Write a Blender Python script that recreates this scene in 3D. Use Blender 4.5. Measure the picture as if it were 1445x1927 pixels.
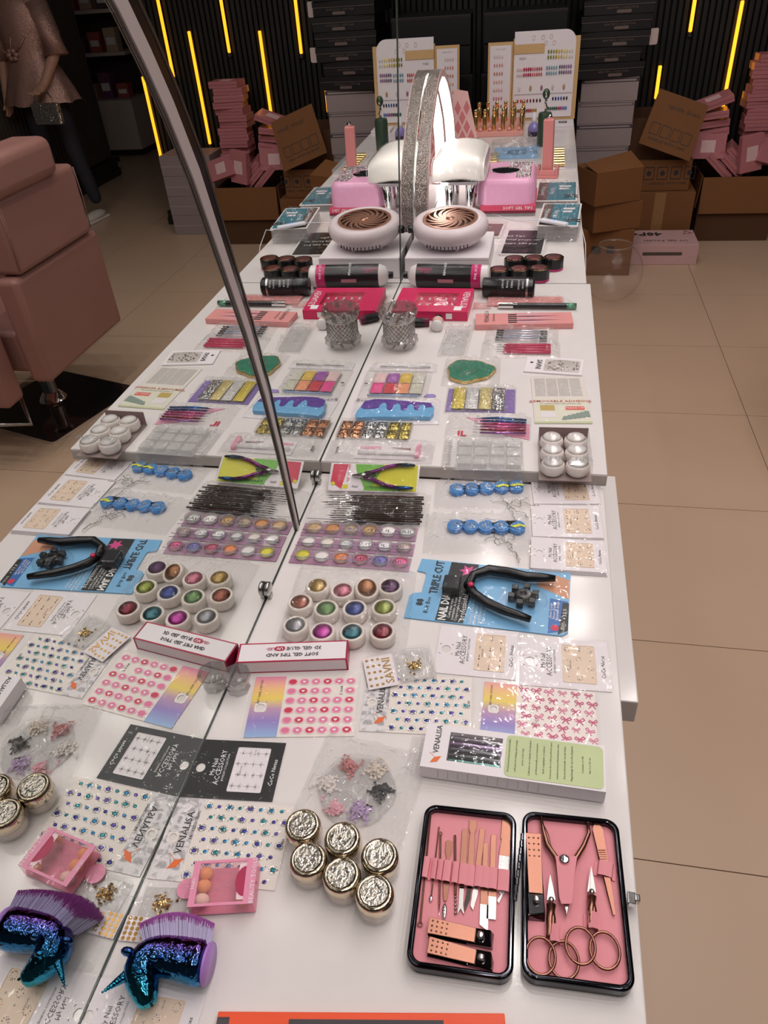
import bpy, bmesh, math, random
from mathutils import Vector, Matrix, noise
random.seed(7)
sc = bpy.context.scene
for o in list(bpy.data.objects): bpy.data.objects.remove(o, do_unlink=True)
PI = math.pi
# ------------------------------------------------------------------ camera
FPX = 1401.6
CAM = Vector((0.3796, -1.3242, 1.5169))
CR = Vector((0.98111079, 0.18216301, -0.06510195))
CU = Vector((-0.05937317, 0.60385426, 0.7948804))
CF = Vector((-0.1841099, 0.77600043, -0.60326353))
cd = bpy.data.cameras.new('camera'); co = bpy.data.objects.new('camera', cd)
sc.collection.objects.link(co); sc.camera = co
cd.sensor_fit = 'HORIZONTAL'; cd.sensor_width = 36.0; cd.lens = 36.0 * FPX / 1445.0
cd.clip_start = 0.01; cd.clip_end = 60
co.matrix_world = Matrix(((CR.x, CU.x, -CF.x, CAM.x), (CR.y, CU.y, -CF.y, CAM.y), (CR.z, CU.z, -CF.z, CAM.z), (0, 0, 0, 1)))
# ------------------------------------------------------------------ world, lights, exposure
wd = bpy.data.worlds.new('world'); sc.world = wd; wd.use_nodes = True
wb = wd.node_tree.nodes['Background']; wb.inputs[0].default_value = (1.0, 0.86, 0.8, 1); wb.inputs[1].default_value = 0.03
sc.view_settings.view_transform = 'Standard'; sc.view_settings.look = 'None'
sc.cycles.transparent_max_bounces = 24
sc.view_settings.exposure = 0.0; sc.view_settings.gamma = 1.0; sc.view_settings.use_curve_mapping = False
CEIL = 2.95
SPOTS = []
for i in range(4):
    for k in range(-5, 4):
        SPOTS.append((0.44 + 0.56 * i, -0.09 + 0.435 * k))
for gy in (-1.4, -0.09, 1.2):
    SPOTS.append((-0.7, gy))
def spot_light(x, y, watts, r=0.036):
    ld = bpy.data.lights.new('ceiling_spot', 'AREA'); ld.shape = 'DISK'; ld.size = r * 2
    ld.energy = watts; ld.color = (1.0, 0.935, 0.895)
    lo = bpy.data.objects.new('ceiling_spot', ld); sc.collection.objects.link(lo)
    lo.location = (x, y, CEIL - 0.03)
for (gx, gy) in SPOTS:
    spot_light(gx, gy, 2.3 * (0.65 if gx > 1.3 else 1.0) * (1.25 if gy > 0.7 else (0.7 if gy < -1.0 else 1.0)))
SPOTS2 = [(0.2 + 0.5 * i, 1.65 + 0.45 * k) for i in range(3) for k in range(4)]
for (gx, gy) in SPOTS2:
    spot_light(gx, gy, 2.2 if (gx < 1.0 and gy < 2.3) else 0.45, 0.03)
# ------------------------------------------------------------------ helpers
TZ = 0.725            # near table top
HM = 0.751            # middle and far table top
def ray(u, v):
    return CF + CR * ((u - 722.5) / FPX) - CU * ((v - 963.5) / FPX)
def T(u, v, z=TZ):
    d = ray(u, v); return CAM + d * ((z - CAM.z) / d.z)
def YP(u, v, y):
    d = ray(u, v); return CAM + d * ((y - CAM.y) / d.y)
def lin(c):
    c = c / 255.0
    return c / 12.92 if c <= 0.04045 else ((c + 0.055) / 1.055) ** 2.4
def C(r, g, b, k=1.0): return (min(1, lin(r) * k), min(1, lin(g) * k), min(1, lin(b) * k), 1)
MATS = {}
def mat(name, col=None, rough=0.5, metal=0.0, noise_amt=0.06, nscale=60.0, bump=0.0, bscale=80.0, emit=0.0, spec=0.5, coat=0.0, trans=0.0, ior=1.45, aniso=None):
    if name in MATS: return MATS[name]
    m = bpy.data.materials.new(name); m.use_nodes = True; MATS[name] = m
    nt = m.node_tree; b = nt.nodes['Principled BSDF']
    tc = nt.nodes.new('ShaderNodeTexCoord')
    nz = nt.nodes.new('ShaderNodeTexNoise'); nz.inputs['Scale'].default_value = nscale; nz.inputs['Detail'].default_value = 3
    nt.links.new(tc.outputs['Object'], nz.inputs['Vector'])
    mr = nt.nodes.new('ShaderNodeMapRange'); mr.inputs['To Min'].default_value = 1 - noise_amt; mr.inputs['To Max'].default_value = 1 + noise_amt
    nt.links.new(nz.outputs['Fac'], mr.inputs['Value'])
    mx = nt.nodes.new('ShaderNodeVectorMath'); mx.operation = 'SCALE'; mx.inputs[0].default_value = col[:3]
    nt.links.new(mr.outputs[0], mx.inputs['Scale']); nt.links.new(mx.outputs[0], b.inputs['Base Color'])
    b.inputs['Roughness'].default_value = rough; b.inputs['Metallic'].default_value = metal
    b.inputs['Specular IOR Level'].default_value = spec; b.inputs['Coat Weight'].default_value = coat; b.inputs['Coat Roughness'].default_value = 0.05
    b.inputs['Transmission Weight'].default_value = trans; b.inputs['IOR'].default_value = ior
    if bump:
        n2 = nt.nodes.new('ShaderNodeTexNoise'); n2.inputs['Scale'].default_value = bscale; n2.inputs['Detail'].default_value = 2
        nt.links.new(tc.outputs['Object'], n2.inputs['Vector'])
        bp = nt.nodes.new('ShaderNodeBump'); bp.inputs['Strength'].default_value = bump; bp.inputs['Distance'].default_value = 0.002
        nt.links.new(n2.outputs['Fac'], bp.inputs['Height']); nt.links.new(bp.outputs[0], b.inputs['Normal'])
    if emit:
        b.inputs['Emission Color'].default_value = col; b.inputs['Emission Strength'].default_value = emit
    return m
def film(name, fac=0.10, white=0.05, scale=70.0, strength=0.6, rough=0.12, tint=(1, 1, 1), dist=0.004):
    if name in MATS: return MATS[name]
    m = bpy.data.materials.new(name); m.use_nodes = True; MATS[name] = m
    nt = m.node_tree; nt.nodes.remove(nt.nodes['Principled BSDF']); out = nt.nodes['Material Output']
    tr = nt.nodes.new('ShaderNodeBsdfTransparent'); tr.inputs[0].default_value = (*tint, 1)
    gl = nt.nodes.new('ShaderNodeBsdfGlossy'); gl.inputs['Roughness'].default_value = rough
    df = nt.nodes.new('ShaderNodeBsdfDiffuse'); df.inputs[0].default_value = (0.9, 0.88, 0.87, 1)
    tc = nt.nodes.new('ShaderNodeTexCoord'); nz = nt.nodes.new('ShaderNodeTexNoise')
    nz.inputs['Scale'].default_value = scale; nz.inputs['Detail'].default_value = 2.5; nz.inputs['Distortion'].default_value = 1.2
    nt.links.new(tc.outputs['Object'], nz.inputs['Vector'])
    bp = nt.nodes.new('ShaderNodeBump'); bp.inputs['Strength'].default_value = strength; bp.inputs['Distance'].default_value = dist
    nt.links.new(nz.outputs['Fac'], bp.inputs['Height'])
    nt.links.new(bp.outputs[0], gl.inputs['Normal'])
    lw = nt.nodes.new('ShaderNodeLayerWeight'); lw.inputs['Blend'].default_value = 0.5
    pw = nt.nodes.new('ShaderNodeMath'); pw.operation = 'POWER'; pw.inputs[1].default_value = 4.0; nt.links.new(lw.outputs['Facing'], pw.inputs[0])
    ad = nt.nodes.new('ShaderNodeMath'); ad.operation = 'MULTIPLY_ADD'; ad.inputs[1].default_value = 0.45; ad.inputs[2].default_value = fac; ad.use_clamp = True
    nt.links.new(pw.outputs[0], ad.inputs[0])
    m1 = nt.nodes.new('ShaderNodeMixShader'); m1.inputs[0].default_value = white
    nt.links.new(tr.outputs[0], m1.inputs[1]); nt.links.new(df.outputs[0], m1.inputs[2])
    m2 = nt.nodes.new('ShaderNodeMixShader'); nt.links.new(ad.outputs[0], m2.inputs[0])
    nt.links.new(m1.outputs[0], m2.inputs[1]); nt.links.new(gl.outputs[0], m2.inputs[2])
    nt.links.new(m2.outputs[0], out.inputs['Surface'])
    return m
def glitter(name, col, col2=None, scale=400.0, metal=0.9, rough=0.25, amt=0.8):
    if name in MATS: return MATS[name]
    m = mat(name, col, rough, metal, 0.02)
    nt = m.node_tree; b = nt.nodes['Principled BSDF']
    tc = nt.nodes.new('ShaderNodeTexCoord'); vo = nt.nodes.new('ShaderNodeTexVoronoi'); vo.inputs['Scale'].default_value = scale
    nt.links.new(tc.outputs['Object'], vo.inputs['Vector'])
    sp = nt.nodes.new('ShaderNodeSeparateColor'); nt.links.new(vo.outputs['Color'], sp.inputs[0])
    mx = nt.nodes.new('ShaderNodeMix'); mx.data_type = 'RGBA'
    c2 = col2 or tuple(min(1, x * 2.2 + 0.1) for x in col[:3]) + (1,)
    d = tuple(x * (1 - amt * 0.75) for x in col[:3]) + (1,)
    mx.inputs['A'].default_value = d; mx.inputs['B'].default_value = c2
    nt.links.new(sp.outputs[0], mx.inputs['Factor'])
    nt.links.new(mx.outputs['Result'], b.inputs['Base Color'])
    g = nt.nodes.new('ShaderNodeNewGeometry'); v1 = nt.nodes.new('ShaderNodeVectorMath'); v1.operation = 'SUBTRACT'; v1.inputs[1].default_value = (0.5, 0.5, 0.5)
    nt.links.new(vo.outputs['Color'], v1.inputs[0])
    v2 = nt.nodes.new('ShaderNodeVectorMath'); v2.operation = 'SCALE'; v2.inputs['Scale'].default_value = amt * 1.2; nt.links.new(v1.outputs[0], v2.inputs[0])
    v3 = nt.nodes.new('ShaderNodeVectorMath'); v3.operation = 'ADD'; nt.links.new(g.outputs['Normal'], v3.inputs[0]); nt.links.new(v2.outputs[0], v3.inputs[1])
    v4 = nt.nodes.new('ShaderNodeVectorMath'); v4.operation = 'NORMALIZE'; nt.links.new(v3.outputs[0], v4.inputs[0])
    nt.links.new(v4.outputs[0], b.inputs['Normal'])
    return m
COL = sc.collection
def tag(o, label=None, cat=None, group=None, kind=None):
    if label: o['label'] = label
    if cat: o['category'] = cat
    if group: o['group'] = group
    if kind: o['kind'] = kind
    return o
def thing(name, label, cat, loc=(0, 0, 0), rz=0.0, group=None, rot=None):
    o = bpy.data.objects.new(name, None); COL.objects.link(o)
    o.empty_display_size = 0.02; o.location = loc; o.rotation_euler = rot if rot else (0, 0, rz)
    return tag(o, label, cat, group)
class MB:
    def __init__(s): s.v = []; s.f = []; s.m = []; s.off = Matrix.Identity(4)
    def add(s, vs, fs, m=0):
        n = len(s.v); s.v += [tuple(s.off @ Vector(p)) for p in vs]; s.f += [tuple(i + n for i in f) for f in fs]; s.m += [m] * len(fs); return s
    def box(s, x0, x1, y0, y1, z0, z1, m=0):
        return s.add([(x0, y0, z0), (x1, y0, z0), (x1, y1, z0), (x0, y1, z0), (x0, y0, z1), (x1, y0, z1), (x1, y1, z1), (x0, y1, z1)],
                     [(3, 2, 1, 0), (4, 5, 6, 7), (0, 1, 5, 4), (1, 2, 6, 5), (2, 3, 7, 6), (3, 0, 4, 7)], m)
    def cbox(s, cx, cy, w, h, z0, z1, m=0): return s.box(cx - w / 2, cx + w / 2, cy - h / 2, cy + h / 2, z0, z1, m)
    def prism(s, poly, z0, z1, m=0):
        n = len(poly); vs = [(x, y, z0) for x, y in poly] + [(x, y, z1) for x, y in poly]
        a = sum(poly[i][0] * poly[(i + 1) % n][1] - poly[(i + 1) % n][0] * poly[i][1] for i in range(n))
        fs = [tuple(range(n))[::-1], tuple(range(n, 2 * n))] + [(i, (i + 1) % n, n + (i + 1) % n, n + i) for i in range(n)]
        if a < 0: fs = [f[::-1] for f in fs]
        return s.add(vs, fs, m)
    def poly(s, pts, z, m=0): # flat print
        n = len(pts)
        a = sum(pts[i][0] * pts[(i + 1) % n][1] - pts[(i + 1) % n][0] * pts[i][1] for i in range(n))
        f = tuple(range(n)) if a > 0 else tuple(range(n))[::-1]
        return s.add([(x, y, z) for x, y in pts], [f], m)
    def disc(s, cx, cy, r, z, m=0, n=12, ry=None, rot=0):
        ry = ry or r; c, q = math.cos(rot), math.sin(rot); P = []
        for i in range(n):
            a, b = r * math.cos(2 * PI * i / n), ry * math.sin(2 * PI * i / n); P.append((cx + a * c - b * q, cy + a * q + b * c))
        return s.poly(P, z, m)
    def lathe(s, prof, cx=0, cy=0, n=24, m=0, ax='z', cap=True):
        vs = []; fs = []
        for r, z in prof:
            for i in range(n):
                a = 2 * PI * i / n; x, y = r * math.cos(a), r * math.sin(a)
                vs.append((cx + x, cy + y, z) if ax == 'z' else ((cx + z, cy + x, y) if ax == 'x' else (cx + y, cy + z, x)))
        k = len(prof)
        for j in range(k - 1):
            for i in range(n): fs.append((j * n + i, j * n + (i + 1) % n, (j + 1) * n + (i + 1) % n, (j + 1) * n + i))
        if cap:
            if prof[0][0] > 1e-6: fs.append(tuple(range(n))[::-1])
            if prof[-1][0] > 1e-6: fs.append(tuple((k - 1) * n + i for i in range(n)))
        return s.add(vs, fs, m)
    def tube(s, pts, r, n=8, m=0, closed=False):
        pts = [Vector(p) for p in pts]; k = len(pts); vs = []; fs = []; up = Vector((0.13, 0.21, 0.97))
        for j, p in enumerate(pts):
            if closed: d = pts[(j + 1) % k] - pts[j - 1]
            else: d = pts[min(j + 1, k - 1)] - pts[max(j - 1, 0)]
            d.normalize(); a = d.cross(up)
            if a.length < 1e-3: a = d.cross(Vector((1, 0, 0)))
            a.normalize(); b = d.cross(a); rr = r[j] if isinstance(r, (list, tuple)) else r
            for i in range(n):
                t = 2 * PI * i / n; q = p + a * (rr * math.cos(t)) + b * (rr * math.sin(t)); vs.append(tuple(q))
        for j in range(k if closed else k - 1):
            j2 = (j + 1) % k
            for i in range(n): fs.append((j * n + i, j * n + (i + 1) % n, j2 * n + (i + 1) % n, j2 * n + i))
        if not closed: fs += [tuple(range(n))[::-1], tuple((k - 1) * n + i for i in range(n))]
        return s.add(vs, fs, m)
    def ball(s, c, r, m=0, n=10, k=7, ry=None, rz=None):
        ry = ry or r; rz = rz or r; vs = [(c[0], c[1], c[2] - rz)]; fs = []
        for j in range(1, k):
            t = PI * j / k - PI / 2
            for i in range(n):
                a = 2 * PI * i / n; vs.append((c[0] + r * math.cos(t) * math.cos(a), c[1] + ry * math.cos(t) * math.sin(a), c[2] + rz * math.sin(t)))
        vs.append((c[0], c[1], c[2] + rz)); L = len(vs) - 1
        for i in range(n):
            fs.append((0, 1 + (i + 1) % n, 1 + i)); fs.append((L, 1 + (k - 2) * n + i, 1 + (k - 2) * n + (i + 1) % n))
            for j in range(k - 2): fs.append((1 + j * n + i, 1 + j * n + (i + 1) % n, 1 + (j + 1) * n + (i + 1) % n, 1 + (j + 1) * n + i))
        return s.add(vs, fs, m)
    def grid(s, x0, x1, y0, y1, nx, ny, fz, m=0):
        vs = []; fs = []
        for j in range(ny + 1):
            for i in range(nx + 1):
                x = x0 + (x1 - x0) * i / nx; y = y0 + (y1 - y0) * j / ny; vs.append((x, y, fz(x, y)))
        for j in range(ny):
            for i in range(nx):
                a = j * (nx + 1) + i; fs.append((a, a + 1, a + nx + 2, a + nx + 1))
        return s.add(vs, fs, m)
    def build(s, name, mats, parent=None, smooth=False, bevel=0.0, sub=0, loc=None, rot=None, segs=2):
        me = bpy.data.meshes.new(name); me.from_pydata(s.v, [], s.f)
        if not isinstance(mats, (list, tuple)): mats = [mats]
        for q in mats: me.materials.append(q)
        for p, k in zip(me.polygons, s.m): p.material_index = k; p.use_smooth = bool(smooth)
        if smooth == 'auto':
            me.validate(); me.update()
            bm = bmesh.new(); bm.from_mesh(me)
            for e in bm.edges:
                if len(e.link_faces) == 2 and e.calc_face_angle(0) > 0.7: e.smooth = False
            bm.to_mesh(me); bm.free()
        me.update()
        o = bpy.data.objects.new(name, me); COL.objects.link(o)
        if parent: o.parent = parent
        if loc: o.location = loc
        if rot: o.rotation_euler = rot
        if bevel:
            md = o.modifiers.new('bevel', 'BEVEL'); md.width = bevel; md.segments = segs; md.limit_method = 'ANGLE'
        if sub:
            md = o.modifiers.new('sub', 'SUBSURF'); md.levels = sub; md.render_levels = sub
        return o
def struct(o): o['kind'] = 'structure'; return o
def rrect(w, h, r, n=5, cx=0, cy=0):
    P = []
    for (sx, sy, a0) in ((1, 1, 0), (-1, 1, PI / 2), (-1, -1, PI), (1, -1, 3 * PI / 2)):
        for i in range(n + 1):
            a = a0 + PI / 2 * i / n; P.append((cx + sx * (w / 2 - r) + r * math.cos(a), cy + sy * (h / 2 - r) + r * math.sin(a)))
    return P
def rect(TL, TR, BR, BL, z=TZ):
    a, b, c, d = [T(*q, z) for q in (TL, TR, BR, BL)]
    ctr = (a + b + c + d) / 4; ax = ((b - a) + (c - d)) / 2; ay = ((a - d) + (b - c)) / 2
    ang = math.atan2(ax.y, ax.x)
    return (ctr.x, ctr.y), ang, ax.length, ay.length
PEND = []
def text(parent, s, x, y, z, size, m, rz=0.0, align='CENTER', rot=None, name='lettering', bold=0.0, sx=1.0):
    cu = bpy.data.curves.new(name, 'FONT'); cu.body = s; cu.size = size; cu.align_x = align; cu.align_y = 'CENTER'; cu.resolution_u = 1
    cu.extrude = 0.0; cu.offset = bold * size; cu.materials.append(m)
    o = bpy.data.objects.new(name, cu); COL.objects.link(o); o.parent = parent; o.location = (x, y, z)
    o.rotation_euler = rot if rot else (0, 0, rz); o.scale = (sx, 1, 1)
    PEND.append(o); return o
def finish_text():
    dg = bpy.context.evaluated_depsgraph_get()
    for o in PEND:
        me = bpy.data.meshes.new_from_object(o.evaluated_get(dg))
        n = bpy.data.objects.new('lettering', me); COL.objects.link(n); n.parent = o.parent; n.location = o.location
        n.rotation_euler = o.rotation_euler; n.scale = o.scale
        if o.get('label'): n['label'] = o['label']
        cu = o.data; bpy.data.objects.remove(o); bpy.data.curves.remove(cu)
def copy_tree(o, parent=None, loc=None, rz=None):
    c = o.copy(); COL.objects.link(c); c.parent = parent
    if loc is not None: c.location = loc
    if rz is not None: c.rotation_euler = (0, 0, rz)
    for ch in list(o.children):
        if ch is not c: copy_tree(ch, c)
    return c
def bag(parent, w, h, bulge, m, z0=0.001, amp=0.0015, seed=0, nx=26, ny=20, name='clear_bag', cx=0, cy=0, hf=None, wr=60.0):
    def fz(x, y):
        ex = min(1, (w / 2 - abs(x - cx)) / (0.10 * w)); ey = min(1, (h / 2 - abs(y - cy)) / (0.14 * h)); e = max(0, min(ex, ey)); e = e * e * (3 - 2 * e)
        b = hf(x, y) if hf else bulge
        q = abs(noise.noise(Vector((x * wr + seed * 7.3, y * wr * 0.8, seed)))) * 2 + 1.4 * abs(noise.noise(Vector((x * wr * 2.3, y * wr * 2.1 + seed, 3.1))))
        return z0 + b * e + 2.8 * amp * (q - 0.25) * (0.25 + e)
    return MB().grid(cx - w / 2, cx + w / 2, cy - h / 2, cy + h / 2, int(nx * 1.5), int(ny * 1.5), fz).build(name, m, parent, smooth=False)
# ------------------------------------------------------------------ common materials
WHITE = mat('white_laminate', C(226, 219, 218), 0.14, noise_amt=0.03, nscale=25, spec=0.5, bump=0.02, bscale=300)
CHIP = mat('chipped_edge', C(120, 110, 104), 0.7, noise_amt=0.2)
FILM = film('clear_film', 0.075, 0.025, 70, 0.2, 0.06)
FILM2 = film('crinkled_film', 0.085, 0.03, 90, 0.25, 0.06)
FILMS = film('sleeve_film', 0.03, 0.01, 30, 0.35, 0.04)
ACRYL = film('clear_acrylic', 0.02, 0.02, 10, 0.05, 0.03)
MILKY = film('milky_film', 0.10, 0.22, 60, 0.6, 0.10)
GLASS = mat('clear_glass', (0.98, 0.98, 0.98, 1), 0.02, trans=1.0, noise_amt=0.0)
CHROME = mat('chrome', (0.85, 0.85, 0.86, 1), 0.08, 1.0, 0.02)
STEEL = mat('brushed_steel', (0.46, 0.45, 0.44, 1), 0.25, 1.0, 0.05)
DARKCHR = mat('dark_chrome', (0.16, 0.16, 0.18, 1), 0.07, 1.0, 0.02)
BLACK = mat('black_plastic', (0.012, 0.012, 0.014, 1), 0.25, noise_amt=0.1)
INK = mat('black_ink', (0.03, 0.03, 0.035, 1), 0.5)
GREYINK = mat('grey_ink', (0.28, 0.27, 0.27, 1), 0.5)
WINK = mat('white_ink', (0.85, 0.84, 0.84, 1), 0.5)
PAPER = mat('white_card', C(232, 224, 228), 0.45, noise_amt=0.02)
GOLD = mat('gold_metal', (0.85, 0.6, 0.25, 1), 0.18, 1.0, 0.05)
ROSE = mat('rose_gold_metal', (0.33, 0.155, 0.11, 1), 0.30, 1.0, 0.06)
# ================================================================== setting
# floor of large polished tiles
TILE = mat('floor_tile', C(196, 166, 142), 0.30, noise_amt=0.05, nscale=2.5, spec=0.35)
GROUT = mat('floor_grout', C(120, 98, 82), 0.7)
fl = struct(MB().box(-3.2, 6.5, -3.4, 8.2, -0.02, -0.004).build('floor', GROUT))
TS = 0.613; X0 = 1.195 - 7 * TS; Y0 = 0.137 - 5 * TS
tm = MB().box(-TS / 2 + 0.0012, TS / 2 - 0.0012, -TS / 2 + 0.0012, TS / 2 - 0.0012, -0.0045, 0.0).build('tile', TILE, fl)
first = True
for i in range(15):
    for j in range(-1, 18):
        cx, cy = X0 + (i + 0.5) * TS, Y0 + (j + 0.5) * TS
        if cx > 6.2 or cy > 7.9: continue
        o = tm if first else tm.copy()
        if not first: COL.objects.link(o)
        first = False; o.location = (cx, cy, 0)
CEILM = mat('ceiling_paint', C(104, 94, 90), 0.8)
ce = struct(MB().box(-3.2, 6.5, -3.4, 8.2, CEIL, CEIL + 0.05).build('ceiling', CEILM))
lamp_ring = mat('lamp_rim', (0.7, 0.68, 0.66, 1), 0.4)
for k, (gx, gy) in enumerate(SPOTS + SPOTS2):
    o = MB().lathe([(0.048, CEIL - 0.022), (0.062, CEIL - 0.022), (0.066, CEIL), (0.048, CEIL)], gx, gy, 20, cap=False).build('ceiling_lamp_rim', lamp_ring, ce)
SLATB = mat('slat_black', (0.012, 0.012, 0.011, 1), 0.55)
SLATB2 = mat('slat_groove', (0.004, 0.004, 0.004, 1), 0.8)
WY = 3.93
wf = struct(MB().box(-3.2, 2.27, WY + 0.02, WY + 0.14, 0, CEIL).build('wall_back', SLATB2))
sl = MB().box(-0.011, 0.011, -0.012, 0.022, 0.09, CEIL).build('slat', SLATB, wf)
n = 0; x = -0.9
while x < 2.26:
    o = sl if n == 0 else sl.copy()
    if n: COL.objects.link(o)
    o.location = (x, WY, 0); x += 0.034; n += 1
BASEM = mat('plinth_black', (0.02, 0.016, 0.016, 1), 0.4)
struct(MB().box(-3.2, 2.29, WY - 0.03, WY + 0.16, 0, 0.05).box(-3.2, 2.285, WY - 0.02, WY + 0.15, 0.05, 0.09).build('baseboard_back', BASEM))
# corridor wall on the right of the room (seen only in the mirror)
wr = struct(MB().box(3.50, 3.62, 2.2, 5.45, 0, CEIL).build('wall_right', SLATB2))
sl2 = MB().box(-0.022, 0.012, -0.013, 0.013, 0.16, CEIL).build('slat', mat('slat_brown', (0.08, 0.062, 0.05, 1), 0.5), wr)
n = 0; y = 2.25
while y < 5.43:
    o = sl2 if n == 0 else sl2.copy()
    if n: COL.objects.link(o)
    o.location = (3.498, y, 0); y += 0.048; n += 1
struct(MB().box(3.45, 3.62, 2.2, 5.48, 0, 0.06).box(3.46, 3.62, 2.2, 5.47, 0.06, 0.11).box(3.44, 3.62, 2.2, 5.49, 0.11, 0.15).build('baseboard_right', BASEM))
struct(MB().box(2.0, 6.5, 7.6, 7.7, 0, CEIL).build('wall_far', mat('wall_dim', C(110, 92, 84), 0.7)))
# yellow light bars on the slatted wall: (x, z_low, z_high)
LEDM = mat('led_yellow', (1.0, 0.33, 0.016, 1), 0.4, emit=2.5)
LEDE = mat('led_end', (0.05, 0.045, 0.04, 1), 0.5)
def led(x, z0, z1, label):
    t = thing('light_bar', label, 'light bar', (x, WY - 0.014, z0), group='yellow light bars on the slatted wall')
    MB().lathe([(0.0, 0), (0.009, 0.002), (0.010, 0.01), (0.010, z1 - z0 - 0.01), (0.009, z1 - z0 - 0.002), (0, z1 - z0)], 0, -0.012, 10).build('tube', LEDM, t, True)
    MB().box(-0.009, 0.009, -0.02, 0.004, -0.022, -0.001).build('end_cap', LEDE, t)
for x, z0, z1, l in ((1.005, 0.69, 0.863, 'short yellow light bar just above the folded brown carton flap'), (1.141, 1.02, 1.62, 'yellow light bar hanging from above frame, nearer the black boxes'),
                     (1.392, 0.63, 1.155, 'long yellow light bar ending behind the tipped pink box'), (1.61, 1.047, 1.7, 'yellow light bar above the tall pink box stack'),
                     (1.855, 0.526, 1.176, 'yellow light bar left of the pink stack in the mirror'), (2.02, 0.93, 1.6, 'yellow light bar partly hidden by the arched strip in the mirror'),
                     (2.235, 0.353, 0.944, 'yellow light bar nearest the corner of the slatted wall, in the mirror')):
    led(x, z0, z1, l)
# ================================================================== tables
def table(name, label, y0, y1, xr, ztop, th):
    t = thing(name, label, 'table', (0, (y0 + y1) / 2, 0))
    hy = (y1 - y0) / 2
    MB().box(-0.52, xr, -hy, hy, ztop - th, ztop).build('table_top', [WHITE], t, bevel=0.002)
    return t, hy
t1, hy = table('display_table', 'white display table nearest the camera, slightly lower than the middle one', -1.75, -0.196, 0.517, TZ, 0.03)
MB().box(0.5055, 0.555, -0.605 + 0.973, 0.933, 0.60, 0.645).build('rail', WHITE, t1, bevel=0.002)
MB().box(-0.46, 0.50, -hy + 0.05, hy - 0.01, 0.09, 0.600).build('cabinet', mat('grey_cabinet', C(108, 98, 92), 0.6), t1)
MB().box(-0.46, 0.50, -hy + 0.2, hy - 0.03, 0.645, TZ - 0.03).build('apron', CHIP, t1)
MB().box(-0.44, 0.46, -hy + 0.08, hy - 0.03, 0.0, 0.09).build('plinth', BASEM, t1)
t2, hy = table('display_table', 'white display table in the middle, raised above the nearest one', -0.193, 0.727, 0.521, HM, 0.026)
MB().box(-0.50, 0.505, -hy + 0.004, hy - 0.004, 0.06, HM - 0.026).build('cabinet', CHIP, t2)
MB().box(-0.519, 0.520, -hy - 0.0012, -hy - 0.0002, HM - 0.024, HM - 0.003).build('front_edge', mat('worn_edge', C(188, 178, 172), 0.6, noise_amt=0.2, nscale=40), t2)
MB().box(-0.46, 0.48, -hy + 0.03, hy - 0.03, 0.0, 0.06).build('plinth', BASEM, t2)
t3, hy = table('display_table', 'white display table farthest away by the stacked boxes', 0.735, 3.065, 0.511, HM, 0.026)
MB().box(-0.50, 0.495, -hy + 0.004, hy - 0.004, 0.06, HM - 0.026).build('cabinet', WHITE, t3)
MB().box(-0.46, 0.47, -hy + 0.03, hy - 0.03, 0.0, 0.06).build('plinth', BASEM, t3)
# ================================================================== mirror panels standing along the table
MIR = mat('mirror_silver', (0.80, 0.82, 0.80, 1), 0.0, 1.0, 0.0)
EDGE = mat('mirror_edge', (0.05, 0.06, 0.055, 1), 0.2)
def mirror(name, label, pts):
    t = thing(name, label, 'mirror', (-0.004, pts[0][0], pts[0][1]))
    y0, z0 = pts[0]
    P = [(y - y0, z - z0) for y, z in pts]; n = len(P)
    b = MB().add([(-0.0006, a, c) for a, c in P] + [(0.0, a, c) for a, c in P], [tuple(range(n, 2 * n))], 0)
    b.build('reflecting_face', MIR, t)
    e = MB(); e.add([(-0.008, a, c) for a, c in P] + [(-0.0002, a, c) for a, c in P],
                    [tuple(range(n))[::-1], tuple(range(n, 2 * n))] + [(i, (i + 1) % n, n + (i + 1) % n, n + i) for i in range(n)], 0)
    e.build('backing', EDGE, t)
    for (ya, za), (yb, zb) in zip(P, P[1:]):
        if zb < 0.03 and abs(yb - ya) > 0.1: MB().box(0.0003, 0.0016, ya, yb, za, za + 0.0012).build('bottom_edge', EDGE, t)
    return t
m1 = mirror('standing_mirror', 'tall near mirror standing upright along the table', [(-1.75, TZ + 0.0005), (-0.196, TZ + 0.0005), (-0.196, HM + 0.0005), (0.728, HM + 0.0005), (0.99, 1.95), (-1.75, 1.95)])
m2 = mirror('standing_mirror', 'far mirror standing upright beyond the dark seam', [(0.738, HM + 0.0005), (3.02, HM + 0.0005), (3.02, 1.95), (1.0, 1.95)])
sm = MB().add([(-0.006, 0.728, HM), (0.0015, 0.728, HM), (0.0015, 0.738, HM), (-0.006, 0.738, HM), (-0.006, 0.99, 1.95), (0.0015, 0.99, 1.95), (0.0015, 1.0, 1.95), (-0.006, 1.0, 1.95)],
     [(3, 2, 1, 0), (4, 5, 6, 7), (0, 1, 5, 4), (1, 2, 6, 5), (2, 3, 7, 6), (3, 0, 4, 7)]).build('seam_strip', EDGE)
sm.parent = m2; sm.location = (0, -0.738, -HM - 0.0005)
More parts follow.
